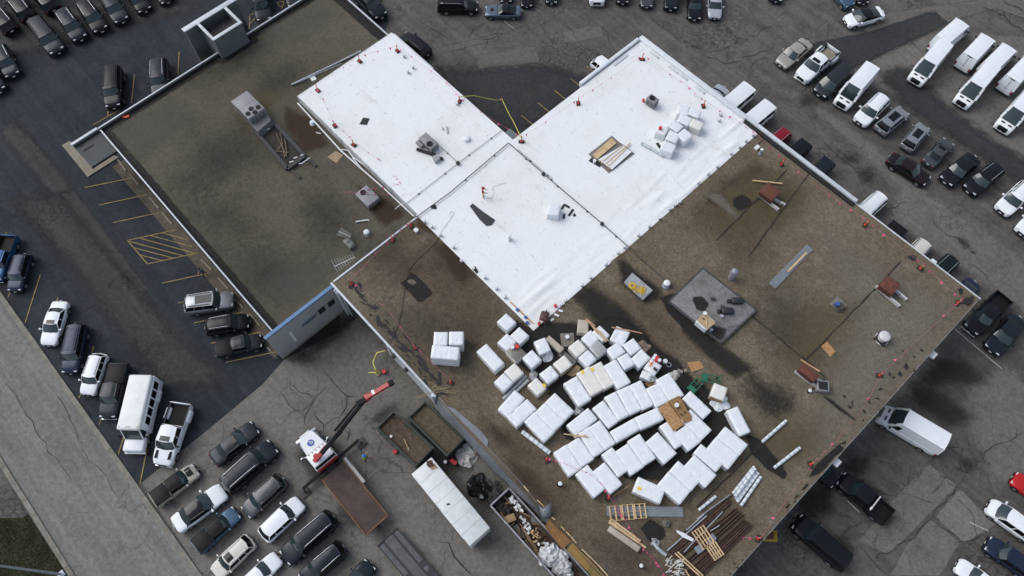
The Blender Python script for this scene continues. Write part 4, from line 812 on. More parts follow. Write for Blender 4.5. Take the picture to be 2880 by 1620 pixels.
C_=[
('suburban','charcoal',('00',460,420),('00',265,165),'long charcoal suv nearest the drive in the top left lot, windscreen bluish',dict(rails='black')),
('suv','ink',('00',635,330),('00',462,80),'black suv with chrome roof rails, right beside the long charcoal suv at top left',{}),
('suv','black',('00',800,275),('00',615,5),'black suv with chrome nose and silver roof rails, third along the top left row',{}),
('suv','charcoal',('00',955,205),('00',775,-65),'charcoal suv with pale blue windscreen reflection, fourth along the top left row',dict(rails='black')),
('cuv','black',('00',1115,105),('00',970,-110),'black crossover with white plate, second from right in the top left row',dict(rails='black')),
('sedan','black',('00',1275,25),('00',1130,-170),'nose of a black car at the top edge, rightmost of the top left row',{}),
('suv','black',('00',-75,45),('00',125,275),'black suv tail to the drive with roof rails, leftmost at top left',{}),
('suv','black',('00',70,-60),('00',255,185),'black suv tail first behind the long charcoal suv, silver roof rails',{}),
('suv','black',('00',250,-110),('00',440,120),'black suv tail first at the top edge with two bright roof rails, third from left',{}),
('cuv','ink',('00',115,600),('00',-5,350),'dark suv alone at the left picture edge below the top left row',{}),
('suv','ink',('00',5,705),('00',-130,480),'dark bumper corner at the left picture edge under the lone suv',{}),
('suburban','black',('00',860,815),('00',868,530),'boxy black suv with silver side trim parked by the left building north-west wall',dict(rails='black')),
('suv','charcoal',('00',1215,745),('00',1212,455),'dark suv half hidden by the white roof edge next to the boxy black suv',{}),
('suburban','ink',('00',2005,200),('00',1960,-130),'dark suv by the yellow hatch beside the tower, roof rails bright',{}),
('sedan','ink',('00',2225,60),('00',2190,-180),'dark car sliver above the roof edge near the wheelchair mark',{}),
('suv','ink',('10',325,150),('10',110,-70),'dark suv along the north-east roof edge with blue windscreen, upper of two',dict(rails='black')),
('suv','black',('10',455,270),('10',655,425),'black suv with red tail lamps beside the white roof, facing the first',dict(rails='black')),
('suburban','black',('10',1025,55),('10',735,50),'black suv with chrome side rail parked crosswise at the top',{}),
('coupe','steel',('10',1083,85),('10',1357,90),'grey blue coupe with hood scoop and black roof, right of the crosswise black suv',dict(roof=PAINT['black'])),
('sedan','maroon',('10',1245,10),('10',1245,-170),'dark nose at the top edge above the grey blue coupe',{}),
('sedan','black',('10',1398,42),('10',1402,-140),'black nose with white plate at the top edge, right of the coupe',{}),
('sedan','ink',('10',1586,18),('10',1590,-165),'black nose barely in view at the top edge, left of the white pickup',{}),
('pickup','white',('10',1930,55),('10',1925,-260),'white pickup nose at the top edge with black grille',{}),
('cuv','black',('10',2125,22),('10',2112,-160),'black nose at the top edge, right of the white pickup',dict(rails=None)),
('sedan','grey',('10',2305,52),('10',2300,-150),'grey car nose at the top edge, second right of the white pickup',{}),
('jeep','ink',('10',2485,72),('10',2495,-120),'dark suv with dark hood emblem at the top edge, left of the black sedan',{}),
('sedan','black',('20',90,148),('20',85,-70),'black sedan facing down in the top row next to the silver sedan',{}),
('sedan','pale',('20',242,138),('20',240,-70),'silver white sedan facing down, rightmost of the top middle row',{}),
('cuv','black',('20',705,6),('20',715,-170),'dark nose just inside the top edge over the old gold sedan',dict(rails=None)),
('jeep','slate',('20',1265,50),('20',1110,-110),'blue boxy suv at the top edge left of the white glass roof car',{}),
('sedan','black',('20',1360,8),('20',1300,-150),'black sliver at the top edge right of the blue suv',{}),
('liftback','white',('20',1222,172),('20',1508,97),'white car with black glass roof in the open lane at upper right',dict(roof=GLR)),
('sedan','gold',('20',725,502),('20',948,318),'old gold sedan, first of the diagonal row at right',{}),
('pickup','white',('20',865,618),('20',1145,372),'white dually pickup with open cargo bed and sunroof',dict(sun=1,bed='cargo',dual=True)),
('minivan','charcoal',('20',1015,725),('20',1245,520),'dark grey minivan between the white dually pickup and the white van',{}),
('transit','white',('20',1185,805),('20',1420,535),'white high roof van in the diagonal row beside the dark minivan',{}),
('cuv','white',('10',2110,612),('10',1905,460),'white suv end showing beyond the north-west parapet near the top tip',dict(rails=None)),
('cuv','white',('20',1325,935),('20',1515,745),'white crossover with dark grille below the diagonal row white van',{}),
('cuv','silver',('20',1672,835),('20',1480,995),'silver crossover with large sunroof, tail down, next to the white crossover',dict(sun=2)),
('cuv','silver',('20',1825,950),('20',1680,1125),'silver crossover with red tail lamps and sunroof, second of the silver pair',dict(sun=2)),
('sedan','grey',('20',2010,1065),('20',1842,1245),'grey sedan with sunroof beside the dark maroon sedan',dict(sun=1)),
('sedan','maroon',('20',1852,1375),('20',1555,1190),'dark maroon sedan crosswise in the lane with pale rear window',{}),
('sedan','black',('20',1975,1378),('20',2200,1190),'black sedan in the diagonal row right of the maroon sedan',{}),
('cuv','black',('20',2150,1448),('20',2375,1275),'black crossover with green windscreen, last dark one of the diagonal row',{}),
('cuv','white',('21',2375,175),('20',2620,1390),'white suv with roof rails, end of the diagonal row at right',dict(rails='black')),
('cuv','white',('21',2550,320),('21',2750,120),'white car nose cut by the right picture edge',dict(rails=None)),
('transit','white',('20',2125,190),('20',1890,395),'white van nose up at upper right, behind the first forward facing van',dict(fixed='rear')),
('transit','white',('20',2330,270),('20',2095,520),'white van tail down with plate, second of the van block',dict(fixed='rear')),
('transit','white',('20',2490,350),('20',2245,590),'white van nose up, third of the van block, behind another van',dict(fixed='rear')),
('transit','white',('20',2650,440),('20',2410,690),'white van tail down with black bumper at the right edge of the van block',dict(fixed='rear')),
('transit','white',('20',1745,625),('20',1985,335),'white van with green windscreen sticker, first forward facing in the van block',{}),
('transit','white',('20',2090,795),('20',2320,520),'white van facing down, second forward facing in the van block',{}),
('transit','white',('20',2400,985),('20',2640,700),'white van facing down at the right edge, third forward facing in the van block',{}),
('sedan','pale',('20',120,860),('20',312,668),'silver car tail showing over the white parapet, first behind the wall',{}),
('lowvan','white',('20',250,905),('20',490,700),'white passenger van with dark side windows behind the white parapet, upper of two',{}),
('lowvan','white',('20',405,1030),('20',645,830),'white passenger van behind the white parapet, lower of two',{}),
('cuv','red',('20',610,1150),('20',785,1000),'dark red suv tail behind the roof coping',{}),
('jeep','black',('20',745,1255),('20',925,1100),'black suv tail behind the coping below the dark red suv',{}),
('jeep','ink',('20',920,1390),('20',1095,1238),'black boxy suv tail with spare wheel bulge, second below the red suv',{}),
('suburban','white',('21',1265,250),('21',1492,45),'white suv behind the east roof edge with rails and side glass',{}),
('pickup','silver',('21',1400,500),('21',1635,265),'silver pickup tail behind the east roof edge',dict(bed='tonneau')),
('suv','cream',('21',1640,580),('21',1825,390),'cream suv tail behind the east roof edge',{}),
('suv','green',('21',1840,690),('21',2030,515),'dark green suv tail behind the east roof edge',{}),
('coupe','navy',('21',2020,860),('21',2190,690),'navy coupe tail with bright blue edge near the east roof corner',{}),
('pickup','black',('21',2160,1050),('21',2415,800),'black pickup with open bed at the east roof corner',{}),
('sedan','ink',('21',2320,1205),('21',2535,950),'black car beside the black pickup at the east corner',{}),
('transit','white',('22',1480,215),('22',1905,470),'white van alone south-east of the building, nose to the roof edge',{}),
('pickup','black',('22',1190,715),('22',1540,1010),'black work pickup with pale light bar behind the cab',dict(bed='rack')),
('suburban','black',('22',845,1030),('22',1240,1370),'long black suv south-east of the roof edge, lowest one',dict(rails=None)),
('cuv','black',('22',1075,680),('22',960,580),'dark car corner poking out under the south-east roof edge',dict(rails=None)),
('minivan','white',('22',2320,920),('22',2650,1160),'white minivan at the lower right edge, nose left',{}),
('sedan','scarlet',('22',2520,720),('22',2800,930),'red car nose at the right picture edge',{}),
('cuv','navy',('22',2290,1195),('22',2640,1440),'navy suv with green windscreen at the lower right edge',dict(rails=None)),
('sedan','white',('22',2095,1375),('22',2390,1600),'white sedan nose at the bottom edge, lower right',{}),
('pickup','blue',('01',-25,640),('01',75,370),'bright blue pickup at the left picture edge',{}),
('cuv','navy',('01',110,750),('01',195,475),'dark navy crossover beside the bright blue pickup',dict(rails='black')),
('sedan','white',('01',365,1160),('01',468,830),'white sedan with sunroof in the roadside row',dict(sun=1)),
('suburban','navy',('01',530,1365),('01',605,1015),'long navy suv in the roadside row next to the white sedan',dict(rails='black')),
('cuv','white',('02',660,85),('01',765,1225),'white crossover with dark side glass in the roadside row',dict(rails='black')),
('pickup','charcoal',('02',815,262),('01',915,1300),'charcoal pickup with black bed cover next to the white bus',dict(bed='tonneau')),
('pickup','white',('02',1228,620),('02',1385,150),'white wide pickup with black hood vents and open black bed',dict(sun=1,dual=True,hood=((-.75,-.5),(.5,.75)))),
('suv','silver',('01',1770,815),('01',1400,865),'silver suv with glass sunroof nose to the left building',dict(sun=2,rails='black')),
('cuv','black',('01',1885,975),('01',1555,1030),'black crossover with chrome rails, middle of three by the left building',{}),
('smallpickup','charcoal',('01',1965,1125),('01',1650,1195),'dark pickup with covered bed and silver hood, lowest of three by the left building',dict(bed='tonneau')),
('smallpickup','beige',('02',1470,655),('02',1178,875),'beige nosed pickup with black bed cover and hood stripe, first near the kerb',dict(bed='tonneau',roof=TON,hood=((-.34,.30),(.42,.62)))),
('sedan','white',('02',1702,795),('02',1318,1082),'white sedan with black roof near the kerb',dict(roof=GLR)),
('smallpickup','slate',('02',1785,970),('02',1490,1235),'slate blue small pickup with black bed cover near the kerb',dict(bed='tonneau',roof=TON)),
('sedan','charcoal',('02',1935,320),('02',1610,585),'dark grey sedan, topmost of the yard rows',dict(sun=1)),
('suburban','ink',('02',2075,465),('02',1705,790),'long black suv with chrome rails in the yard, under the dark grey sedan',{}),
('cuv','grey',('02',1850,980),('02',2140,715),'grey crossover facing down left in the yard',dict(rails='black')),
('cuv','white',('02',2275,885),('02',1985,1160),'white crossover with dark rear glass in the yard',dict(rails=None)),
('suburban','ink',('02',2145,1325),('02',2520,1000),'long black suv facing down left with silver rails, lower yard',{}),
('cuv','cream',('02',1620,1440),('02',1900,1175),'cream crossover with red tail lamps and sunroof near the kerb',dict(sun=1)),
('sedan','white',('02',2080,1325),('02',1830,1560),'white car nose up at the bottom edge in the yard',{}),
('suv','ink',('02',2300,1480),('02',2575,1240),'black suv at the bottom edge right of the white car',{}),
('sedan','ink',('12',165,1425),('12',30,1590),'dark car nose at the bottom edge left of the black trailer',{}),
]
for k,c,F,B,lab,kw in C_: car(k,c,F,B,lab,**kw)
# ================================================================== ROOF MATERIALS AND EQUIPMENT
ZR=ZM+.04; ZW=ZM+.06
def wrapm(name,c1,c2):
    m,t,b=nodes(name); c=crd(t)
    x=mix(t,mr(t,nse(t,c,1.3,5,.6),.4,.7,0,.5),c1,c2); x=mix(t,mr(t,nse(t,crd(t,(1,2.2,1),.6),3.2,5,.65),.58,.72,0,.45),x,(.40,.41,.42))
    lk(t,x,b.inputs['Base Color']); lk(t,mr(t,nse(t,c,4,4),.3,.7,.28,.5),b.inputs['Roughness'])
    w=warp(t,c,1.2,.5); bump(t,b,mul(t,vor(t,w,1.7),nse(t,w,3.5,5,.6),'ADD'),.45,.10); return m
WRAP=wrapm('white_wrap',(.69,.71,.73),(.61,.63,.65)); WRAPC=wrapm('cream_wrap',(.68,.665,.62),(.62,.60,.545)); WRAPG=wrapm('grey_wrap',(.33,.33,.33),(.24,.24,.24)); WRAPB=wrapm('brown_plastic_lid',(.17,.155,.13),(.13,.12,.105)); CARD=mat('cardboard',(.30,.22,.14),.85,.15,1.5); CARDP=mat('pale_carton',(.44,.39,.32),.8,.15,1.5)
LABY=mat('yellow_label',(.72,.52,.05),.5,.05); OSB=mat('osb_board',(.36,.20,.085),.85,.35,4,dirt=((.22,.12,.05),3,.6)); OSB2=mat('osb_board_dark',(.24,.135,.055),.85,.35,4,dirt=((.14,.08,.035),3,.6))
REDP=mat('red_plastic',(.55,.022,.03),.45,.1); BLUEP=mat('blue_plastic',(.04,.10,.33),.45,.1); PINK=mat('pink_pennant',(.62,.07,.20),.6,.1); ORG=mat('orange_red_post',(.62,.055,.03),.55,.12)
def rect3(t,a,b,c,z):
    A_,B_,C__=at(t,*a,z),at(t,*b,z),at(t,*c,z); u=B_-A_; v=C__-B_
    ctr=(A_+C__)/2; ang=math.atan2(u.y,u.x); a2=math.atan2(v.y,v.x)-math.pi/2
    while a2-ang>math.pi/2: a2-=math.pi
    while a2-ang<-math.pi/2: a2+=math.pi
    return ctr,(ang*u.length+a2*v.length)/(u.length+v.length),u.length,v.length
def bundle(name,t,a,b,c,lab,h=1.0,tiers=1,m=None,group='white wrapped insulation bundles on the brown roof',z0=None,label=None,cat='wrapped bundle',top=None,sag=.012,open_side=None,r=.06,seed=None):
    z0=ZR if z0 is None else z0; zt=z0+h
    ctr,ang,lx,ly=rect3(t,a,b,c,zt)
    lx+=.02; ly+=.02; rr=random.Random(seed if seed is not None else int(a[0]*7+a[1]))
    th=thing(name,lab,cat,(ctr.x,ctr.y,z0),ang,group)
    for k in range(tiers):
        q0=h*k/tiers; q1=h*(k+1)/tiers-(.012 if k<tiers-1 else 0); ox,oy=(rr.uniform(-.05,.05),rr.uniform(-.05,.05)) if k<tiers-1 else(0,0)
        nx=max(4,int(lx/.16));ny=max(4,int(ly/.16)); bm=bmesh.new(); bmesh.ops.create_grid(bm,x_segments=nx,y_segments=ny,size=.5)
        mb=MB(); vt=[]; 
        off=Vector((rr.uniform(0,99),rr.uniform(0,99),0))
        for v in bm.verts:
            x,y=v.co.x*lx,v.co.y*ly; ex=min(lx/2-abs(x),ly/2-abs(y)); n_=noise.noise(Vector((x*2.1,y*2.1,0))+off)
            zz=q1+sag*n_ -(.02 if ex<.02 else 0)
            sh=.008*noise.noise(Vector((x*3,y*3,5))+off)
            cr=(lx/2-abs(x)<.02) and (ly/2-abs(y)<.02)
            f=.992 if cr else 1
            vt.append((x*f+ox+sh,y*f+oy+sh,zz))
        bm.verts.index_update(); fs=[[v.index for v in f.verts] for f in bm.faces]
        # outline ring for the sides
        eb=[e for e in bm.edges if e.is_boundary]; nb={}
        for e in eb:
            i,j=e.verts[0].index,e.verts[1].index; nb.setdefault(i,[]).append(j); nb.setdefault(j,[]).append(i)
        s0=eb[0].verts[0].index; ring=[s0]; pv=None
        while True:
            nx_=[j for j in nb[ring[-1]] if j!=pv][0]; pv=ring[-1]
            if nx_==s0: break
            ring.append(nx_)
        bm.free(); K=len(ring); vs=list(vt)
        ar=sum(vt[ring[i]][0]*vt[ring[(i+1)%K]][1]-vt[ring[(i+1)%K]][0]*vt[ring[i]][1] for i in range(K))
        if ar<0: ring.reverse()
        rows=[(q1-.05,1.012),(q1-(q1-q0)*.5,1.0+rr.uniform(-.015,.01)),(q0+.06,1.005),(q0,.99)]
        for zq,sc in rows:
            for i in ring:
                x,y,_=vt[i]; w_=.012*noise.noise(Vector((x*4,y*4,zq*4))+off); vs.append(((x-ox)*sc+ox+w_,(y-oy)*sc+oy+w_,zq))
        N=len(vt); fl=list(fs)
        for i in range(K): fl.append((ring[i],N+i,N+(i+1)%K,ring[(i+1)%K]))
        for r_ in range(3):
            for i in range(K): fl.append((N+r_*K+i,N+(r_+1)*K+i,N+(r_+1)*K+(i+1)%K,N+r_*K+(i+1)%K))
        mb.add(vs,fl,0,True); o=mb.build('wrapped_block',m or WRAP,th)
        bm=bmesh.new(); bm.from_mesh(o.data); bmesh.ops.recalc_face_normals(bm,faces=bm.faces); bm.to_mesh(o.data); bm.free()
    if label:
        for tu in label:
            p=at(tu[0],tu[1],tu[2],zt); d=p-ctr; ca,sa=math.cos(-ang),math.sin(-ang); x,y=d.x*ca-d.y*sa,d.x*sa+d.y*ca
            MB().box(x-.17,y-.13,h+.03,x+.17,y+.13,h+.04).build('paper_label',LABY,th)
    if top:
        MB().rbox(-lx/2+.02,-ly/2+.02,h+.01,lx/2-.02,ly/2-.02,h+.055,.02).build('lid',top,th)
    if open_side:
        s=open_side; MB().box(-lx/2+.06,-ly/2-.035,.1,lx/2-.06,-ly/2-.005,h-.08).build('bare_side',CARD,th) if s=='y' else MB().box(lx/2+.005,-ly/2+.06,.1,lx/2+.035,ly/2-.06,h-.08).build('bare_side',CARD,th)
    return th
IB='insulation_bundle'
S2=dict(h=1.85,tiers=2)
B_=[('b4',(210,378),(408,385),(402,575),'square two tier white bundle, rear left of the lone stack by the parapet',S2),
('b4',(432,375),(635,375),(630,562),'square two tier white bundle, rear right of the lone stack by the parapet',S2),
('b4',(188,572),(578,600),(552,782),'long two tier white bundle, front of the lone stack by the parapet',S2),
('b4',(1255,110),(1400,240),(1270,365),'square white bundle just below the tip of the white membrane',{}),
('b4',(1447,308),(1587,435),(1455,560),'square white bundle right of the brown lidded one, below the membrane tip',{}),
('b4',(1268,400),(1405,525),(1268,660),'square white bundle touching the brown lidded one on its upper left',{}),
('b4',(1400,545),(1540,690),(1400,822),'square bundle with brown lid carrying a white and a red can',dict(m=WRAPC,top=WRAPB)),
('b4',(968,548),(1225,830),(1085,950),'long white bundle alone left of the cluster, between it and the lone stack',dict(h=1.1,tiers=2)),
('b4',(1815,460),(1905,640),(1745,705),'square bundle under loose crumpled white wrap next to the tan carton bar',dict(sag=.09)),
('b4',(1630,638),(1768,785),(1630,905),'rounded white bundle below the crumpled one, left side of the cluster',dict(sag=.06)),
('b4',(1378,825),(1505,975),(1360,1105),'greyish white bundle above a paler one near the two wrapped rolls',dict(m=WRAPC)),
('b4',(1220,975),(1360,1108),(1220,1240),'bright white bundle at the head of the two wrapped rolls',{}),
('b4',(1900,868),(2022,1010),(1860,1130),'creased white bundle left of the carton that is open on one side',dict(sag=.06)),
('b4',(1695,1045),(1840,1190),(1710,1300),'small cream bundle with one yellow label near the left side of the cluster',dict(m=WRAPC,label=[('b4',1805,1155)])),
('b4',(2097,713),(2212,855),(2055,985),'white bundle torn open on one side beside cardboard',dict(m=WRAPC,open_side='x')),
('b4',(2300,490),(2430,625),(2285,740),'square cream white bundle between the grey lidded bundle and the brown can board',dict(m=WRAPC)),
('b4',(2440,635),(2565,770),(2430,890),'square creased bundle below the cream white one',dict(sag=.05)),
('c1',(350,78),(470,85),(455,230),'beige carton bundle at the upper end of the cluster, with lumber leaning by it',dict(m=CARDP,h=.8)),
('c1',(490,190),(585,295),(480,395),'square white bundle under the ends of the lumber',{}),
('c1',(580,310),(675,420),(575,502),'square bundle with bare grey top in the upper cluster',dict(top=WRAPG)),
('c1',(590,140),(700,250),(620,330),'white bundle buried under pale lumber at the top of the cluster',dict(sag=.08)),
('c1',(790,165),(950,215),(850,360),'bundle in loose white sheeting crossed by an orange stick',dict(sag=.12)),
('c1',(800,325),(878,440),(745,535),'square white bundle below the loosely sheeted one',{}),
('c1',(970,285),(1062,400),(945,482),'square white bundle on the upper right rim of the cluster',{}),
('c1',(1065,410),(1168,510),(1042,625),'square white bundle next to the heap with the orange cross',{}),
('c1',(905,448),(985,580),(872,650),'square white bundle between three others in the upper cluster',{}),
('c1',(770,538),(955,785),(800,850),'long white bundle right of the cream pair with yellow labels',{}),
('c1',(1180,520),(1300,600),(1205,700),'crumpled white bundle marked with an orange cross and small cans',dict(sag=.08)),
('c1',(1080,655),(1190,690),(1150,760),'small crumpled white bundle below the one with the orange cross',dict(h=.7,sag=.1)),
('c1',(475,606),(640,858),(490,938),'long cream bundle with yellow label, left of the labelled pair',dict(m=WRAPC,label=[('c1',395,670)])),
('c1',(602,558),(770,800),(640,858),'long cream bundle with yellow label, right of the labelled pair',dict(m=WRAPC,label=[('c1',510,640)],open_side='y')),
('c1',(328,715),(495,970),(350,1060),'long creased white bundle left of the labelled cream pair',dict(sag=.05)),
('c1',(1375,690),(1555,930),(1395,1000),'long white bundle at the right rim, above the brown boards',{}),
('c1',(1265,800),(1395,1003),(1230,1062),'long white bundle partly under the brown boards, left side',{}),
('c1',(1052,780),(1225,1040),(1078,1080),'long bundle ending the four in a row, rightmost',{}),
('c1',(927,822),(1075,1085),(928,1150),'third from left of the four long bundles in a row',{}),
('c1',(770,892),(928,1150),(800,1215),'second from left of the four long bundles in a row',{}),
('c1',(630,985),(803,1215),(690,1315),'first from left of the four long bundles in a row',{}),
('b5',(232,12),(346,68),(165,230),'white bundle of a joined pair at the foot of the wrapped rolls, upper one',dict(sag=.04)),
('b5',(348,74),(437,172),(248,345),'white bundle of a joined pair at the foot of the wrapped rolls, lower one',dict(sag=.04)),
('b5',(612,18),(795,190),(703,282),'white bundle forming the upper right third of the big three bundle block',{}),
('b5',(520,104),(703,282),(607,385),'white bundle forming the middle third of the big three bundle block',{}),
('b5',(425,190),(607,385),(508,488),'white bundle forming the lower left third of the big three bundle block',{}),
('b5',(928,166),(1022,266),(815,425),'long bundle with a dark hole in its wrap, above the wooden strips',{}),
('b5',(1042,278),(1193,492),(1085,565),'long bundle lying right of the wooden strips, upper one',{}),
('b5',(940,340),(1085,565),(980,628),'long bundle lying right of the wooden strips, lower one',{}),
('b5',(842,432),(983,640),(868,728),'long bundle directly below the wooden strips',{}),
('b5',(725,502),(865,730),(745,820),'long bundle with small pink marks at its lower end',{}),
('b5',(1367,258),(1430,358),(1200,488),'long bundle lying crosswise, lower of two end to end',{}),
('b5',(1592,160),(1658,268),(1432,362),'long bundle lying crosswise, upper of two, end under the brown boards',{}),
('b5',(1905,0),(2107,188),(2028,262),'long white bundle right of the brown boards, upper one',{}),
('b5',(1905,172),(2105,370),(2010,470),'long white bundle right of the brown boards, lower one',{}),
('b5',(1875,310),(2008,475),(1885,572),'long bundle with a tear at its lower corner, below the brown boards',{}),
('b5',(1705,275),(1845,492),(1758,555),'long bundle whose head lies under the brown boards',{}),
('b5',(1592,388),(1770,590),(1655,698),'long bundle standing free right of the one with a torn cardboard end',{}),
('b5',(1420,405),(1575,635),(1460,712),'long bundle with a torn cardboard end',{}),
('b5',(1312,490),(1455,715),(1335,810),'long bundle left of the one with a torn cardboard end',{}),
('b5',(1160,530),(1312,745),(1215,825),'long bundle in the lower rows beside a small dark gap',{}),
('b5',(1085,675),(1250,885),(1140,985),'long bundle in the bottom row right of the one with red marks',{}),
('b5',(925,702),(1100,920),(985,1015),'long bundle in the bottom row with red marks along it',{}),
('b5',(1410,822),(1670,930),(1612,1068),'long white bundle with yellow label lying apart at the bottom of the cluster',dict(label=[('b5',1418,930)],h=.95)),
('b5',(1790,668),(2002,850),(1912,948),'upper of two side by side bundles at the bottom right of the cluster',{}),
('b5',(1697,770),(1912,948),(1805,1075),'lower of two side by side bundles at the bottom right of the cluster',{}),
('b5',(1945,612),(2157,800),(2047,915),'first bundle of the stepped right hand row, nearest the bottom',{}),
('b5',(2007,500),(2217,682),(2150,772),'second bundle of the stepped right hand row',{}),
('b5',(2152,438),(2370,612),(2265,742),'third bundle of the stepped right hand row',{}),
('b5',(2237,338),(2452,510),(2372,612),'fourth and topmost bundle of the stepped right hand row',{}),
('b5',(2357,137),(2465,380),(2370,437),'long white bundle standing apart at the right of the cluster',{}),
('c1',(1893,797),(2042,850),(1990,992),'square bundle tipped open with dark side, near the green carts',dict(open_side='y',m=WRAPC,sag=.06))]
for t,a,b,c,lab,kw in B_: bundle(IB,t,a,b,c,lab,**kw)
WG='white wrapped bundles on the white membrane'
for a,b,c,lab,kw in(((1050,300),(1310,330),(1238,512),'white bundle at the back of the stack on the white membrane, left',{}),((1315,335),(1552,440),(1490,592),'white bundle at the back of the stack on the white membrane, right',{}),((1100,490),(1362,580),(1250,742),'white bundle in the middle row of the membrane stack, left',{}),((1362,580),(1612,692),(1525,860),'cream bundle with yellow sticker on its side in the membrane stack',dict(m=WRAPC)),((910,590),(1140,765),(1010,912),'white bundle in the membrane stack right of the one with a red can',{}),((600,735),(832,812),(722,965),'white bundle in the membrane stack with a red can on top',{}),((850,850),(1080,962),(970,1152),'white bundle in the lower middle of the membrane stack',{}),((1170,810),(1360,970),(1180,1125),'white bundle at the right foot of the membrane stack',{}),((720,1110),(1010,1190),(880,1360),'white bundle at the bottom of the membrane stack',{})):
    bundle(IB,'w2',a,b,c,lab,group=WG,z0=ZW,h=1.05,**kw)
bundle(IB,'11',(1565,88),(1655,100),(1640,180),'single greyish white bundle by black strips in the middle of the membrane',z0=ZW,h=.9,group=WG)
p=at('w2',1455,880,ZW+.6); 
# loose wrap draped on some bundles
def rag(name,lab,t,cx,cy,z,r,m,n=26,seed=1,h=.25,cat='plastic sheet',group=None):
    rr=random.Random(seed); c=at(t,cx,cy,z); mb=MB(); vs=[(0,0,h)]
    rings=5
    for k in range(1,rings+1):
        for i in range(n):
            a=i/n*6.283; d=r*k/rings*(1+.45*noise.noise(Vector((math.cos(a)*1.7,math.sin(a)*1.7,seed+k*.12))))
            vs.append((math.cos(a)*d,math.sin(a)*d,max(.02,h*(1-(k/rings)**2)+h*.9*noise.noise(Vector((math.cos(a)*d*3.0,math.sin(a)*d*3.0,seed))))))
    fs=[(0,1+i,1+(i+1)%n) for i in range(n)]
    for k in range(rings-1):
        b=1+k*n; fs+=[(b+i,b+n+i,b+n+(i+1)%n,b+(i+1)%n) for i in range(n)]
    mb.add(vs,fs,0,False); o=mb.build(name,m,None,c); return tag(o,lab,cat,group)
FILM=mat('white_film',(.66,.68,.70),.3,.12,2); FILMG=mat('clear_film',(.30,.31,.32),.25,.25,2); FILMK=mat('black_film',(.014,.014,.016),.3,.3,2)
rag('loose_wrap','loose white wrap spilling from the tipped open bundle near the green carts','c1',1960,1010,ZR,.75,FILM,seed=2); rag('loose_wrap','loose white wrap below the crumpled bundle beside the tan carton bar','b4',1830,720,ZR,.65,FILM,seed=3,h=.4)
rag('loose_wrap','clear film scrap between the wrapped rolls and the creased bundle','b4',1640,1010,ZR,.42,FILMG,seed=4,h=.15); rag('loose_wrap','clear film scrap between the big block and the bundle with a dark hole','b5',840,190,ZR,.45,FILMG,seed=5,h=.2); rag('loose_wrap','white film bunched beside the small crumpled bundle','c1',1180,740,ZR,.4,FILM,seed=6,h=.3)
# boards
def board(name,t,pts,z,m,lab,th=.02,cat='board',group=None):
    P=[at(t,u,v,z) for u,v in pts]; q=MB(); q.prism([(p.x,p.y) for p in P],z,z+th); return tag(recenter(q.build(name,m)),lab,cat,group)
OG='oriented strand boards lying about'
board('strand_board','c1',((1252,1078),(1362,1010),(1550,1262),(1425,1342)),ZR+1.09,OSB,'orange brown strand board on top of the bundles, left of two',group=OG); board('strand_board','c1',((1362,998),(1490,938),(1580,1090),(1635,1170),(1630,1215),(1552,1250)),ZR+1.06,OSB2,'darker strand board with gloves and a white can on the bundles',group=OG)
board('strand_board','c1',((1578,560),(1725,545),(1768,625),(1632,670)),ZR,OSB,'strand board lying on the gravel above the green carts',group=OG); board('strand_board','21',((1045,1165),(1090,1128),(1155,1205),(1112,1245)),ZR,OSB,'crooked strand board alone on the east gravel roof',group=OG)
board('cardboard_sheet','00',((2470,1185),(2535,1140),(2590,1170),(2540,1232)),ZL+.02,CARD,'tan cardboard sheet by the raised white edge on the left roof',group=None,cat='cardboard')
board('plywood_sheet','c1',((1100,800),(1180,770),(1240,815),(1160,860)),ZR,OSB2,'brown board end in a gap between the white bundles',group=OG)
board('cover_board','c1',((140,235),(295,225),(305,375),(160,385)),ZR,WRAPB,'brown board with a white can above the tan carton bar',group=None); board('cardboard_sheet','c1',((215,700),(330,590),(375,620),(330,700),(280,722)),ZR+.02,CARD,'cardboard flap beside the bundle torn open on one side',cat='cardboard'); board('cover_board','c1',((115,480),(190,430),(330,550),(290,600)),ZR,mat('grey_board',(.15,.145,.14),.8,.15,2),'grey board behind the bundle torn open on one side')
ctr,an,lx,ly=rect3('c1',(20,255),(188,400),(140,450),ZR+.5); o=MB().rbox(-lx/2,-ly/2,0,lx/2,ly/2,.5,.03).build('carton_bar',CARDP,None,(ctr.x,ctr.y,ZR)); o.rotation_euler.z=an; tag(o,'long tan carton lying beside the crumpled bundle','carton')
def can(t,u,v,z,r,h,m,lab,cat='bucket',name='bucket',group='buckets and cans on the roof',lid=None):
    p=at(t,u,v,z); q=MB(); q.lathe((0,0,0),[(r*.86,0),(r*.98,h*.9),(r*1.06,h*.92),(r*1.06,h),(r*.9,h),(.01,h*.985)],18); o=q.build(name,m,None,p); tag(o,lab,cat,group)
    q=MB(); q.tube([(r*math.cos(a)*1.02,r*math.sin(a)*1.02,h*.8) for a in[i*math.pi/6 for i in range(7)]],.012,5); q.build('handle',STEEL,o); return o
can('b4',1345,615,ZR+1.06,.17,.35,WHITE,'white can on the brown lidded bundle'); can('b4',1412,605,ZR+1.06,.19,.35,REDP,'red can on the brown lidded bundle'); can('c1',222,285,ZR+.02,.19,.38,WHITE,'white can on the brown board above the tan carton bar'); can('c1',1455,1055,ZR+1.1,.19,.38,WHITE,'white can on the darker strand board')
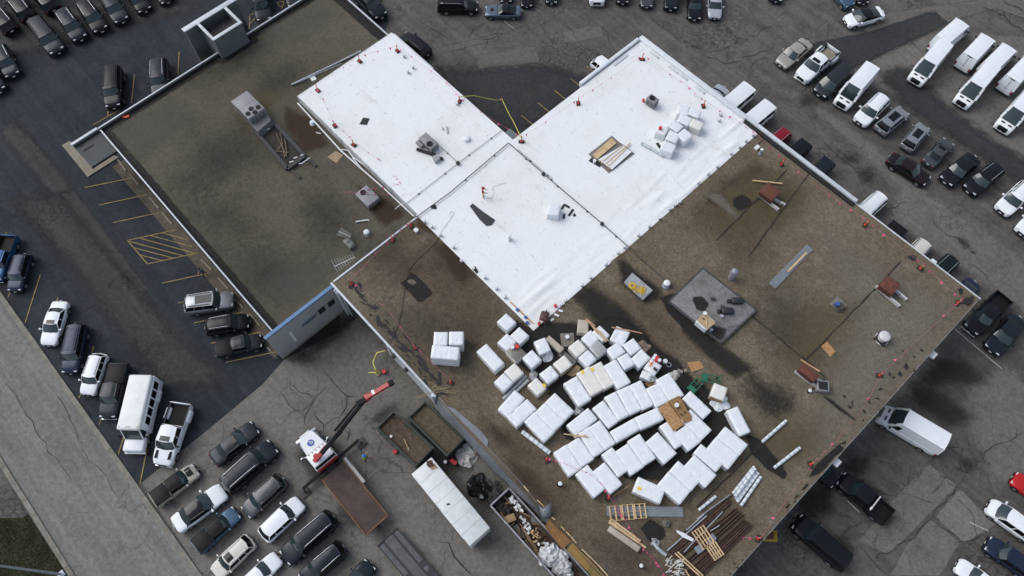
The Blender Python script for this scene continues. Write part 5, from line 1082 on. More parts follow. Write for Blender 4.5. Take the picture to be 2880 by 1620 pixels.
can('w2',612,830,ZW+1.06,.16,.3,REDP,'red can on the membrane stack'); can('w2',235,205,ZW,.15,.3,REDP,'red can beside the small grey air unit on the white membrane'); can('c1',1215,495,ZR+1.0,.15,.3,WHITE,'white jug on the heap with the orange cross, upper',group='jugs on the orange cross heap'); can('c1',1262,545,ZR+1.0,.15,.3,WHITE,'white jug on the heap with the orange cross, right',group='jugs on the orange cross heap'); can('c1',1195,520,ZR+1.0,.15,.28,WHITE,'white jug on the heap with the orange cross, left',group='jugs on the orange cross heap'); can('c1',1325,560,ZR,.2,.4,WHITE,'white bucket on the black tar right of the orange cross heap')
can('c1',1235,515,ZR+1.0,.14,.32,REDP,'red jug on the orange cross heap, upper one'); can('c1',1225,545,ZR+1.0,.14,.3,REDP,'red jug on the orange cross heap, lower one'); can('r',1272,1110,ZR+1.0,.18,.36,WHITE,'white bucket on the board topped bundle of the grey deck')
can('11',1615,865,ZW,.15,.25,REDP,'red can near the tip of the white membrane, upper'); can('11',1493,1000,ZW,.15,.25,REDP,'red can near the tip of the white membrane, lower'); can('11',567,300,ZR,.22,.42,WHITE,'white bucket near the stanchion where the three roofs meet')
for u,v,l in((1328,893,'uppermost'),(1390,950,'middle'),(1403,990,'lowest')): can('11',u,v,ZW,.15,.2,BLUEP,'small blue can along the wood strip on the membrane, '+l)
q=MB(); 
for i in(-1,1): q.bar(at('c1',1150+ (0 if i>0 else 42),550,ZR+1.1),at('c1',1192-(0 if i>0 else 42),605,ZR+1.1),.07,.02)
tag(recenter(q.build('orange_mark',mat('orange_paint',(.75,.16,.04),.6,.1))),'orange cross marker lying on the crumpled bundle','marker')
def gloves(t,u,v,z,lab):
    q=MB()
    for k in range(2):
        p=at(t,u+k*34,v-k*26,z); q.rbox(p.x-.09,p.y-.07,z,p.x+.05,p.y+.05,z+.05,.02)
        for j in range(4): q.rbox(p.x+.045,p.y-.07+.031*j,z+.008,p.x+.13+.012*(j%2),p.y-.045+.031*j,z+.034,.008)
    tag(recenter(q.build('work_gloves',BLACK)),lab,'gloves')
gloves('c1',1518,1150,ZR+1.09,'pair of black work gloves on the darker strand board')
q=MB(); p=at('c1',1220,640,ZR+1.05); q.rbox(p.x-.2,p.y-.12,p.z,p.x+.2,p.y+.12,p.z+.12,.03); q.cyl((p.x-.1,p.y,p.z+.12),(p.x+.1,p.y,p.z+.2),.05); tag(recenter(q.build('power_tool',BLACK)),'dark power tool on the crumpled bundle with the orange cross','tool')
# lumber, sticks
def sticks(name,t,segs,z,m,lab,w=.09,h=.06,cat='lumber',group='loose lumber on the roof'):
    q=MB()
    for k,(a,b) in enumerate(segs): q.bar(at(t,*a,z+.003*k),at(t,*b,z+.003*k),w,h)
    return tag(recenter(q.build(name,m)),lab,cat,group)
sticks('lumber_strips','c1',[((430,75),(590,230)),((440,70),(540,150)),((465,100),(570,240))],ZR+1.08,LUM2,'orange lumber strips leaning from the beige carton'); sticks('lumber_strips','c1',[((540,170),(690,320)),((560,200),(665,330)),((590,200),(640,270)),((500,140),(660,290))],ZR+1.14,LUM,'pale lumber strips piled on the bundle at the top of the cluster')
sticks('wood_strip','c1',[((725,163),(930,200))],ZR+1.13,LUM2,'orange stick on the loosely sheeted bundle, left end'); sticks('wood_strip','c1',[((930,200),(1070,232))],ZR+.6,LUM2,'orange stick end over the black tar'); sticks('wood_strip','b5',[((695,408),(930,438)),((790,440),(905,420))],ZR+1.1,LUM,'thin wooden strips crossed on the white bundles'); sticks('wood_strip','20',[((527,1362),(752,1385))],ZR+.2,LUM,'pale board lying by the rusty unit near the north-east edge',w=.14)
sticks('wood_strip','p',[((470,485),(680,350))],ZR+.05,LUM2,'thin orange stick beside the stanchion below the red marked bundle',w=.06); sticks('wood_strip','11',[((1275,830),(1448,993))],ZW+.04,LUM2,'long wood strip near the tip of the white membrane',w=.12)
sticks('wood_strip','11',[((2030,525),(2165,430))],ZW+.04,LUM,'thin pale strip on the membrane edge by the pipe',w=.05)
sticks('lumber_strips','p',[((455,740),(870,1050)),((480,725),(810,975)),((450,760),(800,1000))],ZR+.08,LUM,'pale timbers beside the long beige wrapped roll',w=.16,h=.1); sticks('lumber_strips','p',[((1200,1110),(1480,1369)),((1230,1095),(1520,1369))],ZR+.55,LUM,'two long pale timbers crossing the rusty pipes at the bottom',w=.11,h=.08); sticks('wood_strip','p',[((1315,1295),(1360,1369))],ZR+.5,LUM,'short pale timber at the bottom edge left of the two long ones')
# long beige roll
def roll(name,t,a,b,r,z,m,lab,group='wrapped rolls on the roof',bands=True,cat='roll'):
    A_,B2=at(t,*a,z+r),at(t,*b,z+r); d=B2-A_; L=d.length; q=MB(); q.cyl((-L/2,0,r),(L/2,0,r),r,r,16); 
    th=q.build(name,m,None,((A_.x+B2.x)/2,(A_.y+B2.y)/2,z)); th.rotation_euler.z=math.atan2(d.y,d.x); tag(th,lab,cat,group)
    if bands:
        k=max(2,int(L/.45))
        for i in range(k):
            q=MB(); x=-L/2+L*(i+.5)/k; q.cyl((x-.05,0,r),(x+.09,.0,r),r*1.03,r*1.03,16,caps=False); q.build('wrap_band',mat('blue_grey_band',(.36,.42,.47),.4,.25,4),th)
    return th
BEI=mat('beige_wrap',(.36,.30,.25),.7,.15,2)
q=MB(); a,b=at('p',445,830,ZR),at('p',795,1075,ZR); d=b-a; L=d.length; q.rbox(-L/2,-.26,0,L/2,.26,.36,.09); o=q.build('long_bundle',BEI,None,((a.x+b.x)/2,(a.y+b.y)/2,ZR)); o.rotation_euler.z=math.atan2(d.y,d.x); tag(o,'long beige wrapped bundle beside pale timbers near the chute boards','bundle')
RW=mat('white_roll_wrap',(.62,.65,.67),.4,.12,3)
roll('wrapped_roll','22',(600,437),(782,277),.14,ZR,RW,'single white wrapped roll on the gravel, upper of two to the right of the cluster'); roll('wrapped_roll','22',(692,632),(885,482),.14,ZR,RW,'single white wrapped roll on the gravel, lower of two to the right of the cluster'); roll('wrapped_roll','22',(122,952),(250,848),.13,ZR,RW,'short white roll above the rusty pipes')
for k,(a,b,l) in enumerate((((380,828),(540,625),'leftmost of the heap'),((402,870),(553,655),'second of the heap'),((412,890),(570,672),'third of the heap'),((440,918),(590,700),'rightmost of the heap'))): roll('wrapped_roll','22',a,b,.14,ZR,RW,'white banded roll beside the rusty pipes, '+l)
roll('wrapped_roll','22',(396,850),(548,640),.14,ZR+.24,RW,'white banded roll lying on top of the heap beside the rusty pipes')
roll('wrapped_roll','b4',(1215,1350),(1545,1020),.15,ZR,mat('grey_roll_wrap',(.36,.40,.40),.35,.3,3),'grey banded roll left of two under the white bundles'); roll('wrapped_roll','b4',(1320,1320),(1575,1075),.15,ZR,mat('grey_roll_wrap2',(.40,.43,.43),.35,.3,3),'grey banded roll right of two under the white bundles')
roll('wrapped_roll','b5',(300,385),(565,590),.2,ZR,RW,'marbled long roll below the big block, brown along one side',bands=True); roll('wrapped_roll','w2',(190,1140),(700,1440),.16,ZW,mat('marbled_roll',(.48,.52,.53),.35,.35,3),'marbled roll beside the stack on the white membrane')
# lumber pile on the membrane
board('grey_mat','l',((315,850),(915,375),(1105,545),(1290,660),(1500,840),(835,1335)),ZW,mat('grey_mat',(.17,.16,.155),.8,.15,3),'grey mat under the lumber pile on the white membrane',.015,'mat'); board('black_mat','l',((320,1020),(400,930),(640,1090),(610,1185)),ZW+.01,RUBBER,'black mat with a white can at the lumber pile',.03,'mat')
board('white_sheet','l',((560,985),(1200,620),(1420,790),(915,1245)),ZW+.17,FILM,'white sheet over half of the lumber pile',.02,'sheet')
rr=random.Random(3); segs=[]
for k in range(7): segs.append(((430+k*16,870+k*17),(915+k*17,460+k*17)))
sticks('lumber_pile','l',segs,ZW+.10,LUM,'pile of pale timbers on the white membrane, upper bunch',.12,.14); sticks('lumber_pile','l',[((600,1040),(640,1010)),((640,1080),(690,1050)),((740,1110),(800,1070)),((790,1170),(850,1130)),((840,1220),(890,1190)),((700,1020),(1190,645)),((780,1080),(1390,565)),((850,1140),(1290,700))],ZW+.16,LUM,'timbers under the white sheet of the lumber pile',.10,.1)
can('l',465,1060,ZW+.03,.17,.4,WHITE,'white can on the black mat of the lumber pile')
# steel deck sheets, pallets, rusty pipes
DECK=mat('galvanised_deck',(.225,.25,.27),.5,.1,2,.1); DECKL=mat('deck_rib_light',(.27,.30,.33),.4,.1,2,.35)
def deck(t,a,b,c,z,lab):
    ctr,an,lx,ly=rect3(t,a,b,c,z); q=MB(); n=6
    for k in range(n):
        y0=-ly/2+ly*k/n; w=ly/n; q.prism([(-lx/2,y0+w*.1),(lx/2,y0+w*.1),(lx/2,y0+w*.9),(-lx/2,y0+w*.9)],.03,.085,0,[(-lx/2,y0+w*.3),(lx/2,y0+w*.3),(lx/2,y0+w*.7),(-lx/2,y0+w*.7)])
    q.box(-lx/2,-ly/2,0,lx/2,ly/2,.03); o=q.build('metal_deck',DECK,None,(ctr.x,ctr.y,z)); o.rotation_euler.z=an; return tag(o,lab,'metal sheets','ribbed metal sheets')
deck('21',(650,690),(935,398),(985,437),ZR,'ribbed grey metal sheets with a pale board on the east gravel roof'); sticks('wood_strip','21',[((793,600),(935,457))],ZR+.12,LUM,'pale board lying on the ribbed metal sheets of the east roof',w=.2); deck('p',(430,575),(1290,585),(1295,700),ZR,'ribbed grey metal sheets under the wooden pallets at the lower roof')
def pallet(t,a,b,c,z,lab,nx=4,ny=7):
    ctr,an,lx,ly=rect3(t,a,b,c,z+.14); th=thing('wooden_pallet',lab,'pallet',(ctr.x,ctr.y,z),an,'pale wooden pallets on the lower roof'); q=MB()
    for k in range(ny): x=-lx/2+(lx-.12)*k/(ny-1); q.box(x,-ly/2,.1,x+.12,ly/2,.125)
    q.build('deck_boards',LUM,th); q=MB()
    for k in range(nx): y=-ly/2+(ly-.06)*k/(nx-1); q.box(-lx/2,y,.02,lx/2,y+.06,.097)
    q.build('stringers',mat('pallet_stringer',(.40,.27,.13),.8,.2,2),th)
pallet('p',(450,580),(590,565),(612,735),ZR+.1,'pallet at the left end of the row on the ribbed metal sheets',3,3); pallet('p',(592,562),(728,550),(752,725),ZR+.1,'pallet in the middle of the row on the ribbed metal sheets',3,3); pallet('p',(730,552),(862,542),(888,712),ZR+.1,'pallet at the right end of the row on the ribbed metal sheets',3,3)
pallet('p',(1395,875),(1525,780),(1650,985),ZR+.42,'upper pallet lying on the rusty pipes',4,5); pallet('p',(1525,1030),(1650,985),(1780,1130),ZR+.42,'lower pallet lying on the rusty pipes',4,5); 
RUST=mat('rusty_pipe',(.062,.030,.020),.8,.4,3,.1); RUSTD=mat('dark_rust',(.042,.024,.018),.8,.4,3)
RG_='rusty pipes piled on the lower roof'
rr=random.Random(8); n=0
for g,(a,b,w,k) in enumerate((((1120,1090),(1800,490),70,6),((1190,1150),(1880,600),60,5),((1260,1250),(1940,640),60,4),((1330,1330),(1990,720),70,6),((1420,1369),(2030,760),60,5))):
    for i in range(k):
        o0=i*w/k; j=rr.uniform(-25,25); q=MB(); z=ZR+.06+.10*(i%2)+.02*g
        A_,B2=at('p',a[0]+o0+j,a[1]+o0*.6,z),at('p',b[0]+o0*.8+j,b[1]+o0*.9,z); q.cyl(A_,B2,.055,.055,8); o=recenter(q.build('rusty_pipe',RUST if (i+g)%3 else RUSTD)); tag(o,'long rust brown steel pipe in the pile at the lower right of the brown roof','steel pipe',RG_)
q=MB(); q.bar(at('p',1110,1085,ZR+.2),at('p',1560,685,ZR+.2),.1,.05); q.bar(at('p',1300,1100,ZR+.25),at('p',1740,640,ZR+.25),.08,.06); q.bar(at('p',1600,860,ZR+.3),at('p',1705,795,ZR+.3),.08,.06); q.bar(at('p',1330,850,ZR+.1),at('p',1530,670,ZR+.1),.1,.06); q.bar(at('p',1450,720,ZR+.05),at('p',1820,450,ZR+.05),.07,.05)
tag(recenter(q.build('steel_angle',STEEL)),'grey steel angles mixed among the rusty pipes','steel bar')
q=MB(); P=[at('p',*e,ZR+.35) for e in((1415,1050),(1500,995),(1535,1075),(1460,1125))]; q.prism([(p.x,p.y) for p in P],ZR+.35,ZR+.37); P=[at('p',*e,ZR+.35) for e in((1540,970),(1620,880),(1675,945),(1590,1010))]; q.prism([(p.x,p.y) for p in P],ZR+.35,ZR+.37); tag(recenter(q.build('metal_plates',mat('blue_grey_plate',(.20,.22,.26),.5,.1,2))),'two blue grey metal plates on the rusty pipes by the pallet','metal plate')
q=MB(); P=[at('p',*e,ZR+.3) for e in((1210,845),(1300,880),(1415,950),(1400,980),(1290,930),(1225,880))]; q.prism([(p.x,p.y) for p in P],ZR+.3,ZR+.33); tag(recenter(q.build('bent_flashing',FILM)),'pale bent strip of flashing across the upper rusty pipes','flashing')
rr=random.Random(31); q=MB()
for i in range(34):
    u,v=rr.uniform(1090,1260),rr.uniform(1180,1365); a=rr.uniform(-.6,1.4); l=rr.uniform(40,110); z=ZR+rr.uniform(.03,.4)
    q.bar(at('p',u,v,z),at('p',u+math.cos(a)*l,v-math.sin(a)*l,z+rr.uniform(-.05,.1)),rr.uniform(.05,.12),.04)
tag(recenter(q.build('scrap_heap',mat('pale_scrap',(.50,.50,.47),.6,.25,2))),'heap of pale metal trim scraps at the bottom of the rusty pipes','scrap heap')
q=MB(); q.tube([at('p',955,985,ZR+.25),at('p',1010,1060,ZR+.22),at('p',1100,1135,ZR+.16)],.17,12); tag(recenter(q.build('foil_duct',mat('foil_duct',(.48,.49,.50),.35,.3,5,.5))),'crumpled silver flexible duct below the black tar patch','duct'); rag('foil_scrap','crumpled foil scrap at the head of the silver duct','p',975,990,ZR+.1,.35,mat('foil',(.42,.43,.44),.35,.4,4,.5),seed=9,h=.3,cat='foil scrap')
q=MB(); c=at('p',1100,770,ZR); q.lathe(c,[(.36,0),(.36,.16),(.30,.2),(.16,.2),(.14,.26),(.02,.27)],22); tag(recenter(q.build('roof_drain',mat('drain_iron',(.10,.09,.075),.7,.3,4))),'round rusty drain collar below the ribbed metal sheets','drain')
# yellow hose unit, grey deck and what stands on it
CONC=asphalt('grey_deck_concrete',(.165,.165,.168),(.215,.212,.208),(.105,.098,.09),0,.1,0,spots=.75)
DK=[at('r',*e,ZR+.3) for e in((1252,515),(1937,1048),(1488,1470),(822,938))]
dk=thing('grey_deck','large square grey concrete deck with dark stains on the brown roof','deck',(sum(p.x for p in DK)/4,sum(p.y for p in DK)/4,ZR)); cx,cy=dk.location.x,dk.location.y
MB().prism([(p.x-cx,p.y-cy) for p in DK],0,.3).build('slab',CONC,dk); q=MB()
for i in range(4): q.bar(DK[i]-Vector((cx,cy,ZR-.005)),DK[(i+1)%4]-Vector((cx,cy,ZR-.005)),.16,.05)
q.build('slab_edge',mat('deck_edge',(.05,.05,.05),.8,.3,2),dk)
for k,pts in enumerate((((1130,890),(1240,880),(1320,960),(1290,1050),(1200,1060),(1150,980)),((1330,900),(1400,880),(1450,930),(1380,950)),((1380,1250),(1560,1290),(1500,1449),(1330,1400)),((1480,980),(1650,1050),(1560,1110),(1470,1030)))):
    o=patch('dark_stain',[at('r',*e,0) for e in pts],0,TARF if k==0 else DARKS,dk,.35); o.data.transform(Matrix.Identity(4)); 
    P=[at('r',*e,ZR+.31) for e in pts]; bpy.data.objects.remove(o); o=patch('dark_stain',P,.31+.004*k,TARF if k==0 else TARS,dk,.5); o.location=(-cx,-cy,0)
ZD=ZR+.3
for u,v,l in((1685,945,'upper'),(1560,1075,'lower')):
    c=at('r',u,v,ZD); q=MB(); q.rbox(-.55,-.3,0,.55,.3,.42,.1); th=thing('motor_unit','black motor unit on the grey deck, %s of two'%l,'machine',c,R(47),'black machines on the grey deck'); q.build('housing',mat('black_machine',(.016,.018,.022),.45,.2,4),th); q=MB(); q.rbox(-.95,-.18,0,-.56,.18,.25,.05); q.build('motor',BLACK,th); q=MB()
    for k in range(3): q.box(-.4+.28*k,-.305,.1,-.3+.28*k,.305,.34)
    q.build('fins',TRIM,th)
bundle('insulation_bundle','r',(1270,1085),(1405,1190),(1300,1300),'bundle topped with a tan board and tools on the grey deck',z0=ZD,h=.85,sag=.08,group=None,m=WRAP); board('tan_board','r',((1175,1180),(1270,1075),(1415,1215),(1305,1300)),ZD+.90,mat('tan_board',(.40,.29,.17),.85,.15,3),'tan board on the bundle of the grey deck'); sticks('wood_strip','r',[((1310,1085),(1295,1260))],ZD+.98,LUM,'pale stick across the tan board on the grey deck',w=.1); gloves('r',1262,1160,ZD+.93,'dark gloves on the tan board of the grey deck')
for u,v,l in((1492,1135,'beside the lower black motor'),(1355,1310,'below the tan board bundle')):
    can('r',u,v,ZD,.16,.22,STEEL,'small metal pot on the grey deck '+l)
HP=[at('r',*e,ZR+.28) for e in((352,568),(622,800),(492,922),(247,692))]
hp=thing('roof_hatch','pale grey plastic hatch cover with coiled yellow hose beside the black tar','hatch',((HP[0]+HP[2])/2).to_tuple()); hp.location.z=ZR; cx,cy=hp.location.x,hp.location.y
q=MB(); q.prism([(p.x-cx,p.y-cy) for p in HP],0,.28,0,[((p.x-cx)*.97,(p.y-cy)*.97) for p in HP]); q.build('cover',mat('pale_hatch',(.30,.31,.32),.5,.15,1.2,dirt=((.12,.11,.10),1.3,.7)),hp)
q=MB(); q.prism([((p.x-cx)*1.04,(p.y-cy)*1.04) for p in HP],-.02,.05); q.build('frame',TAR,hp)
YH=mat('yellow_hose',(.58,.36,.02),.5,.15,4); q=MB(); pts=[]
c0=at('r',355,745,ZR+.31)
for k in range(60): a=k*.55; r_=.36-.0035*k; pts.append(c0+Vector((math.cos(a)*r_,math.sin(a)*r_,.02+.001*k)))
for k in range(0,46): 
    f=k/45; a=f*12; b=at('r',380+120*f,790+20*math.sin(f*9),ZR+.33); pts.append(b+Vector((math.cos(a*2.5)*.22,math.sin(a*2.5)*.22,.0)))
for k in range(30): a=k*.7; b=at('r',500-k*.8,770+k*2.2,ZR+.34); pts.append(b+Vector((math.cos(a)*.2,math.sin(a)*.2,0)))
q.tube(pts,.03,6); tag(recenter(q.build('yellow_hose',YH)),'coiled yellow hose on the pale grey hatch cover','hose')
# vents
def vent(t,u,v,z,r,h,lab,m=None,cap=True,group='roof vents',base=None,name='roof_vent'):
    p=at(t,u,v,z); th=thing(name,lab,'vent',p,0,group); q=MB(); q.lathe((0,0,0),[(r*1.5,0),(r*1.5,.06),(r,.1),(r,h)],18); q.build('pipe',m or STEEL,th)
    if cap: q=MB(); q.lathe((0,0,0),[(r*.9,h),(r*1.22,h+.02),(r*1.25,h+r*.5),(r*1.12,h+r*.68),(r*.3,h+r*.74)],18); q.build('cap',WHITE if cap is True else cap,th)
    if base: q=MB(); q.rbox(-base,-base,0,base,base,.22,.03); q.build('curb',TAR,th)
    return th
vent('11',1268,360,ZW,.16,.75,'slim white vent pipe in the middle of the membrane',WHITE); vent('11',2450,705,ZR,.26,.45,'white capped steel vent on the gravel by the black pipe'); vent('21',1500,1110,ZR,.42,.55,'big pale capped vent on the east gravel roof',mat('pale_vent',(.50,.48,.48),.5,.1),mat('pale_vent_cap',(.55,.53,.53),.5,.1),base=.55); vent('12',1650,760,ZR,.15,.45,'small white ball vent below the red marked bundles',BLACK); vent('12',2258,1375,ZR,.13,.4,'small white vent near the bottom edge of the roof',BLACK); vent('22',955,55,ZR,.14,.2,'small white vent beside the lower rusty unit',BLACK); 
vent('11',195,318,ZL,.24,.35,'white domed vent on the left gravel roof beside the parapet',STEEL); vent('10',948,1055,ZW,.26,.12,'low white vent on the left white membrane',WHITE); vent('00',2360,935,ZL,.2,.25,'white bucket vent beside the raised white edge',WHITE); vent('20',583,1160,ZR,.13,.7,'thin pale vent stack near the north-east corner of the gravel roof',STEEL)
th=vent('21',1180,870,ZR,.38,.4,'open round vent with a blue bucket on a grey pad, east gravel roof',mat('dark_pipe',(.06,.05,.045),.6,.2),cap=False); q=MB(); P=[at('21',*e,ZR) for e in((1170,787),(1240,860),(1190,912),(1102,845))]; q.prism([(p.x-th.location.x,p.y-th.location.y) for p in P],0,.05); q.build('pad',mat('pad_grey',(.16,.155,.135),.85,.15,2),th); can('21',1160,855,ZR+.3,.2,.4,BLUEP,'blue bucket in the open round vent of the east roof')
q=MB(); a=at('21',365,650,ZR); q.cyl(a+Vector((0,0,.05)),a+Vector((0,0,1.4)),.32,.36,14); q.cyl(a+Vector((0,0,1.4)),a+Vector((.12,.05,1.62)),.36,.2,14); tag(recenter(q.build('tilted_flue',mat('lilac_grey_metal',(.24,.23,.26),.5,.15,3))),'stout grey flue by the upper corner of the grey deck','flue')
# white pails and clamps along the membrane edge
PAILM=mat('pail_grey',(.42,.44,.46),.45,.2,4,.2); PAILD=mat('pail_dark',(.16,.17,.18),.5,.2,4)
q=MB(); q.lathe((0,0,0),[(.13,0),(.145,.30),(.155,.31),(.155,.34),(.14,.34),(.01,.33)],14); pail=q.build('ballast_pail',[PAILM]); q=MB(); q.lathe((0,0,0),[(.115,.342),(.115,.36),(.02,.365)],12); pl_=q.build('pail_lid',WHITE,pail)
first=True
def pail_at(t,u,v,lab,grp):
    global first
    if first: o=pail; first=False
    else:
        o=pail.copy(); COL.objects.link(o); c=pl_.copy(); COL.objects.link(c); c.parent=o
    o.location=at(t,u,v+12,ZW); tag(o,lab,'pail',grp)
for u,v in((630,220),(685,258),(748,320),(848,412),(908,515),(1000,572),(1085,640),(1172,722),(1235,788)): pail_at('11',u,v,'small grey pail with white lid on the south-west edge of the white membrane','pails on the south-west membrane edge')
for t,u,v in(('11',1690,815),('11',1660,845),('11',1815,700),('11',1880,640),('11',1995,540),('11',2087,455),('11',2135,412),('11',2240,322),('11',2322,255),('11',2400,195),('11',2477,125),('11',2518,95),('11',2552,72),('20',115,1377),('20',190,1310),('20',258,1253),('20',363,1155),('20',428,1105),('20',475,1060)): pail_at(t,u,v,'small grey pail with white lid on the south-east edge of the white membrane','pails on the south-east membrane edge')
for t,u,v in(('20',283,862),('20',272,905),('20',530,1015)): pail_at(t,u,v,'small grey pail near the north-east parapet of the white roof','pails near the parapet')
for t,u,v in(('10',475,422),('10',542,505),('10',505,540),('10',875,780)): pail_at(t,u,v,'small grey pail on the white roof of the left wing','pails on the left wing')
# air units
LIL=mat('lilac_grey_unit',(.225,.222,.23),.5,.1,1.2); LILD=mat('dark_unit_side',(.11,.11,.114),.55,.12,1.2)
def fan(th,x,y,z,r):
    q=MB(); q.lathe((x,y,z),[(r,0),(r,.06),(r*.94,.06),(r*.94,.012),(.02,.012)],20); q.build('fan_shroud',BLACK,th); q=MB(); q.lathe((x,y,z+.02),[(r*.25,0),(r*.25,.05),(.02,.055)],12)
    for k in range(5):
        a=k*1.2566; q.add([(x+math.cos(a)*r*.2,y+math.sin(a)*r*.2,z+.03),(x+math.cos(a+.1)*r*.88,y+math.sin(a+.1)*r*.88,z+.02),(x+math.cos(a+.6)*r*.88,y+math.sin(a+.6)*r*.88,z+.045),(x+math.cos(a+.7)*r*.2,y+math.sin(a+.7)*r*.2,z+.045)],[(0,1,2,3)])
    q.build('fan_blade',mat('fan_blade_grey',(.022,.022,.024),.5,.1),th); q=MB()
    for k in range(6): a=k*math.pi/6; q.bar((x-math.cos(a)*r,y-math.sin(a)*r,z+.075),(x+math.cos(a)*r,y+math.sin(a)*r,z+.075),.015,.015)
    q.build('fan_grille',BLACK,th)
def unit(t,a,b,c,z0,h,lab,fans,m=LIL,group='rooftop air units'):
    ctr,an,lx,ly=rect3(t,a,b,c,z0+h); th=thing('air_unit',lab,'air unit',(ctr.x,ctr.y,z0),an,group); MB().rbox(-lx/2,-ly/2,.12,lx/2,ly/2,h,.03).build('casing',m,th); MB().box(-lx/2+.08,-ly/2+.08,0,lx/2-.08,ly/2-.08,.12).build('curb',BLACK,th)
    q=MB()
    for s in(-1,1):
        for k in range(4): q.box(-lx*.42+lx*.22*k,s*(ly/2+.006)-.006,.25,-lx*.42+lx*.22*k+lx*.16,s*(ly/2+.006)+.006,h*.85)
        for k in range(2): q.box(s*(lx/2+.006)-.006,-ly*.42+ly*.44*k,.25,s*(lx/2+.006)+.006,-ly*.42+ly*.44*k+ly*.38,h*.85)
    q.build('louvre_panel',LILD,th)
    for f in fans:
        p=at(f[0],f[1],f[2],z0+h); d=p-ctr; x=d.x*math.cos(an)+d.y*math.sin(an); y=-d.x*math.sin(an)+d.y*math.cos(an); fan(th,x,y,h,f[3])
    return th,lx,ly
th,lx,ly=unit('00',(1740,765),(1862,685),(2000,815),ZL,1.75,'big grey air unit with four black fans on the left gravel roof',[('00',1895,822,.26),('00',1950,810,.26),('00',1873,860,.26),('00',1925,848,.26)])
q=MB(); q.box(-lx/2,-ly/2-.0,1.752,lx/2,-ly/2+.02,1.77) 
for f in(.28,.52): q.box(-lx/2,-ly/2+ly*f,1.752,lx/2,-ly/2+ly*f+.03,1.762)
q.build('panel_seam',LILD,th)
q=MB(); P=[at('00',*e,ZL+1.4) for e in((1870,905),(2005,815),(2045,890),(1935,985))]
cn=thing('air_duct_box','dark grey sloped duct box at the foot of the four fan unit','duct',((P[0]+P[2])/2).to_tuple(),0); cn.location.z=ZL; q=MB(); q.prism([(p.x-cn.location.x,p.y-cn.location.y) for p in P],0,.9,0,[((p.x-cn.location.x)*.92-.1,(p.y-cn.location.y)*.92) for p in P]); q.build('duct_body',LILD,cn)
unit('s',(310,260),(420,165),(600,335),ZW,.95,'grey air unit with one fan on the left white membrane',[('s',475,350,.33)]); unit('w2',(310,120),(415,20),(595,155),ZW,1.1,'small grey air unit with black top parts on the right white membrane',[('w2',440,130,.33)],mat('mid_grey_unit',(.21,.21,.215),.5,.1)); unit('11',(110,15),(190,-60),(278,40),ZL,.85,'grey air unit with one fan on the left roof near the white edge',[('11',165,5,.30)])
q=MB(); P=[at('s',*e,ZW+.5) for e in((260,325),(310,280),(385,350),(345,390))]; q.prism([(p.x,p.y) for p in P],ZW+.2,ZW+.5); tag(recenter(q.build('side_cabinet',LIL)),'small grey cabinet beside the fan unit on the left membrane','cabinet')
# rubber strips and black sheets on the membrane
board('black_sheet','11',((970,108),(990,88),(1070,150),(1160,212),(1135,250),(1095,257),(1045,210)),ZW,mat('epdm_black',(.022,.024,.028),.5,.2,2),'long black rubber sheet wedge on the middle of the membrane',.06,'rubber sheet','black rubber pieces'); board('black_sheet','10',((137,938),(165,888),(213,895),(192,943)),ZW,RUBBER,'small square black rubber sheet on the left membrane',.03,'rubber sheet','black rubber pieces')
sticks('black_duct','s',[((280,425),(560,520)),((600,560),(675,575))],ZW+.15,RUBBER,'black flexible duct beside the grey fan unit on the membrane',.3,.2,'duct','black rubber pieces'); q=MB(); P=[at('s',*e,ZW+.5) for e in((510,540),(590,497),(630,560),(555,610))]; q.prism([(p.x,p.y) for p in P],ZW,ZW+.5); tag(recenter(q.build('junction_box',mat('pale_grey_box',(.30,.31,.32),.5,.1))),'pale grey box at the end of the black duct on the membrane','box')
for seg,lab in(((((1660,130),(1685,92)),((1685,95),(1722,118))),'bent black rubber strip right of the single bundle'),((((1715,180),(1750,130)),),'straight black rubber strip right of the single bundle'),((((1678,200),(1682,165)),),'short black rubber strip right of the single bundle')): sticks('rubber_strip','11',seg,ZW+.03,RUBBER,lab,.22,.06,'rubber strip','black rubber pieces')
board('rubber_offcut','11',((1745,175),(1762,160),(1772,180),(1755,186)),ZW,RUBBER,'tiny black rubber offcut right of the single bundle',.05,'rubber strip','black rubber pieces'); sticks('rubber_strip','w2',[((545,1145),(630,1265))],ZW+.03,RUBBER,'black rubber strip beside the membrane stack',.28,.06,'rubber strip','black rubber pieces'); board('rubber_offcut','11',((985,575),(1010,560),(1035,605),(1020,615)),ZW,RUBBER,'black rubber flap at a pail on the south-west membrane edge',.05,'rubber strip','black rubber pieces')
# gas pipes
PIPE=mat('dark_gas_pipe',(.05,.048,.046),.55,.2,3)
def pipe(name,pts,r,lab,blocks=()):
    P=[at(t,u,v,z) for t,u,v,z in pts]; c=P[0].copy(); th=thing(name,lab,'pipe',(c.x,c.y,ZM)); o=Vector((c.x,c.y,ZM)); q=MB(); q.tube([p-o for p in P],r,8); q.build('pipe_run',PIPE,th)
    q=MB()
    for a,b in zip(P,P[1:]):
        k=max(1,int((b-a).length/3))
        for i in range(k):
            p=a.lerp(b,(i+.5)/k)-o; q.box(p.x-.08,p.y-.06,.05,p.x+.08,p.y+.06,max(.08,p.z-r))
    q.build('pipe_block',RUBBER,th)
    if blocks:
        q=MB()
        for t,u,v,s in blocks: p=at(t,u,v,ZM+.3)-o; q.rbox(p.x-s,p.y-s,.06,p.x+s,p.y+s,.42,.04)
        q.build('valve',BLACK,th)
zz=ZM+.24
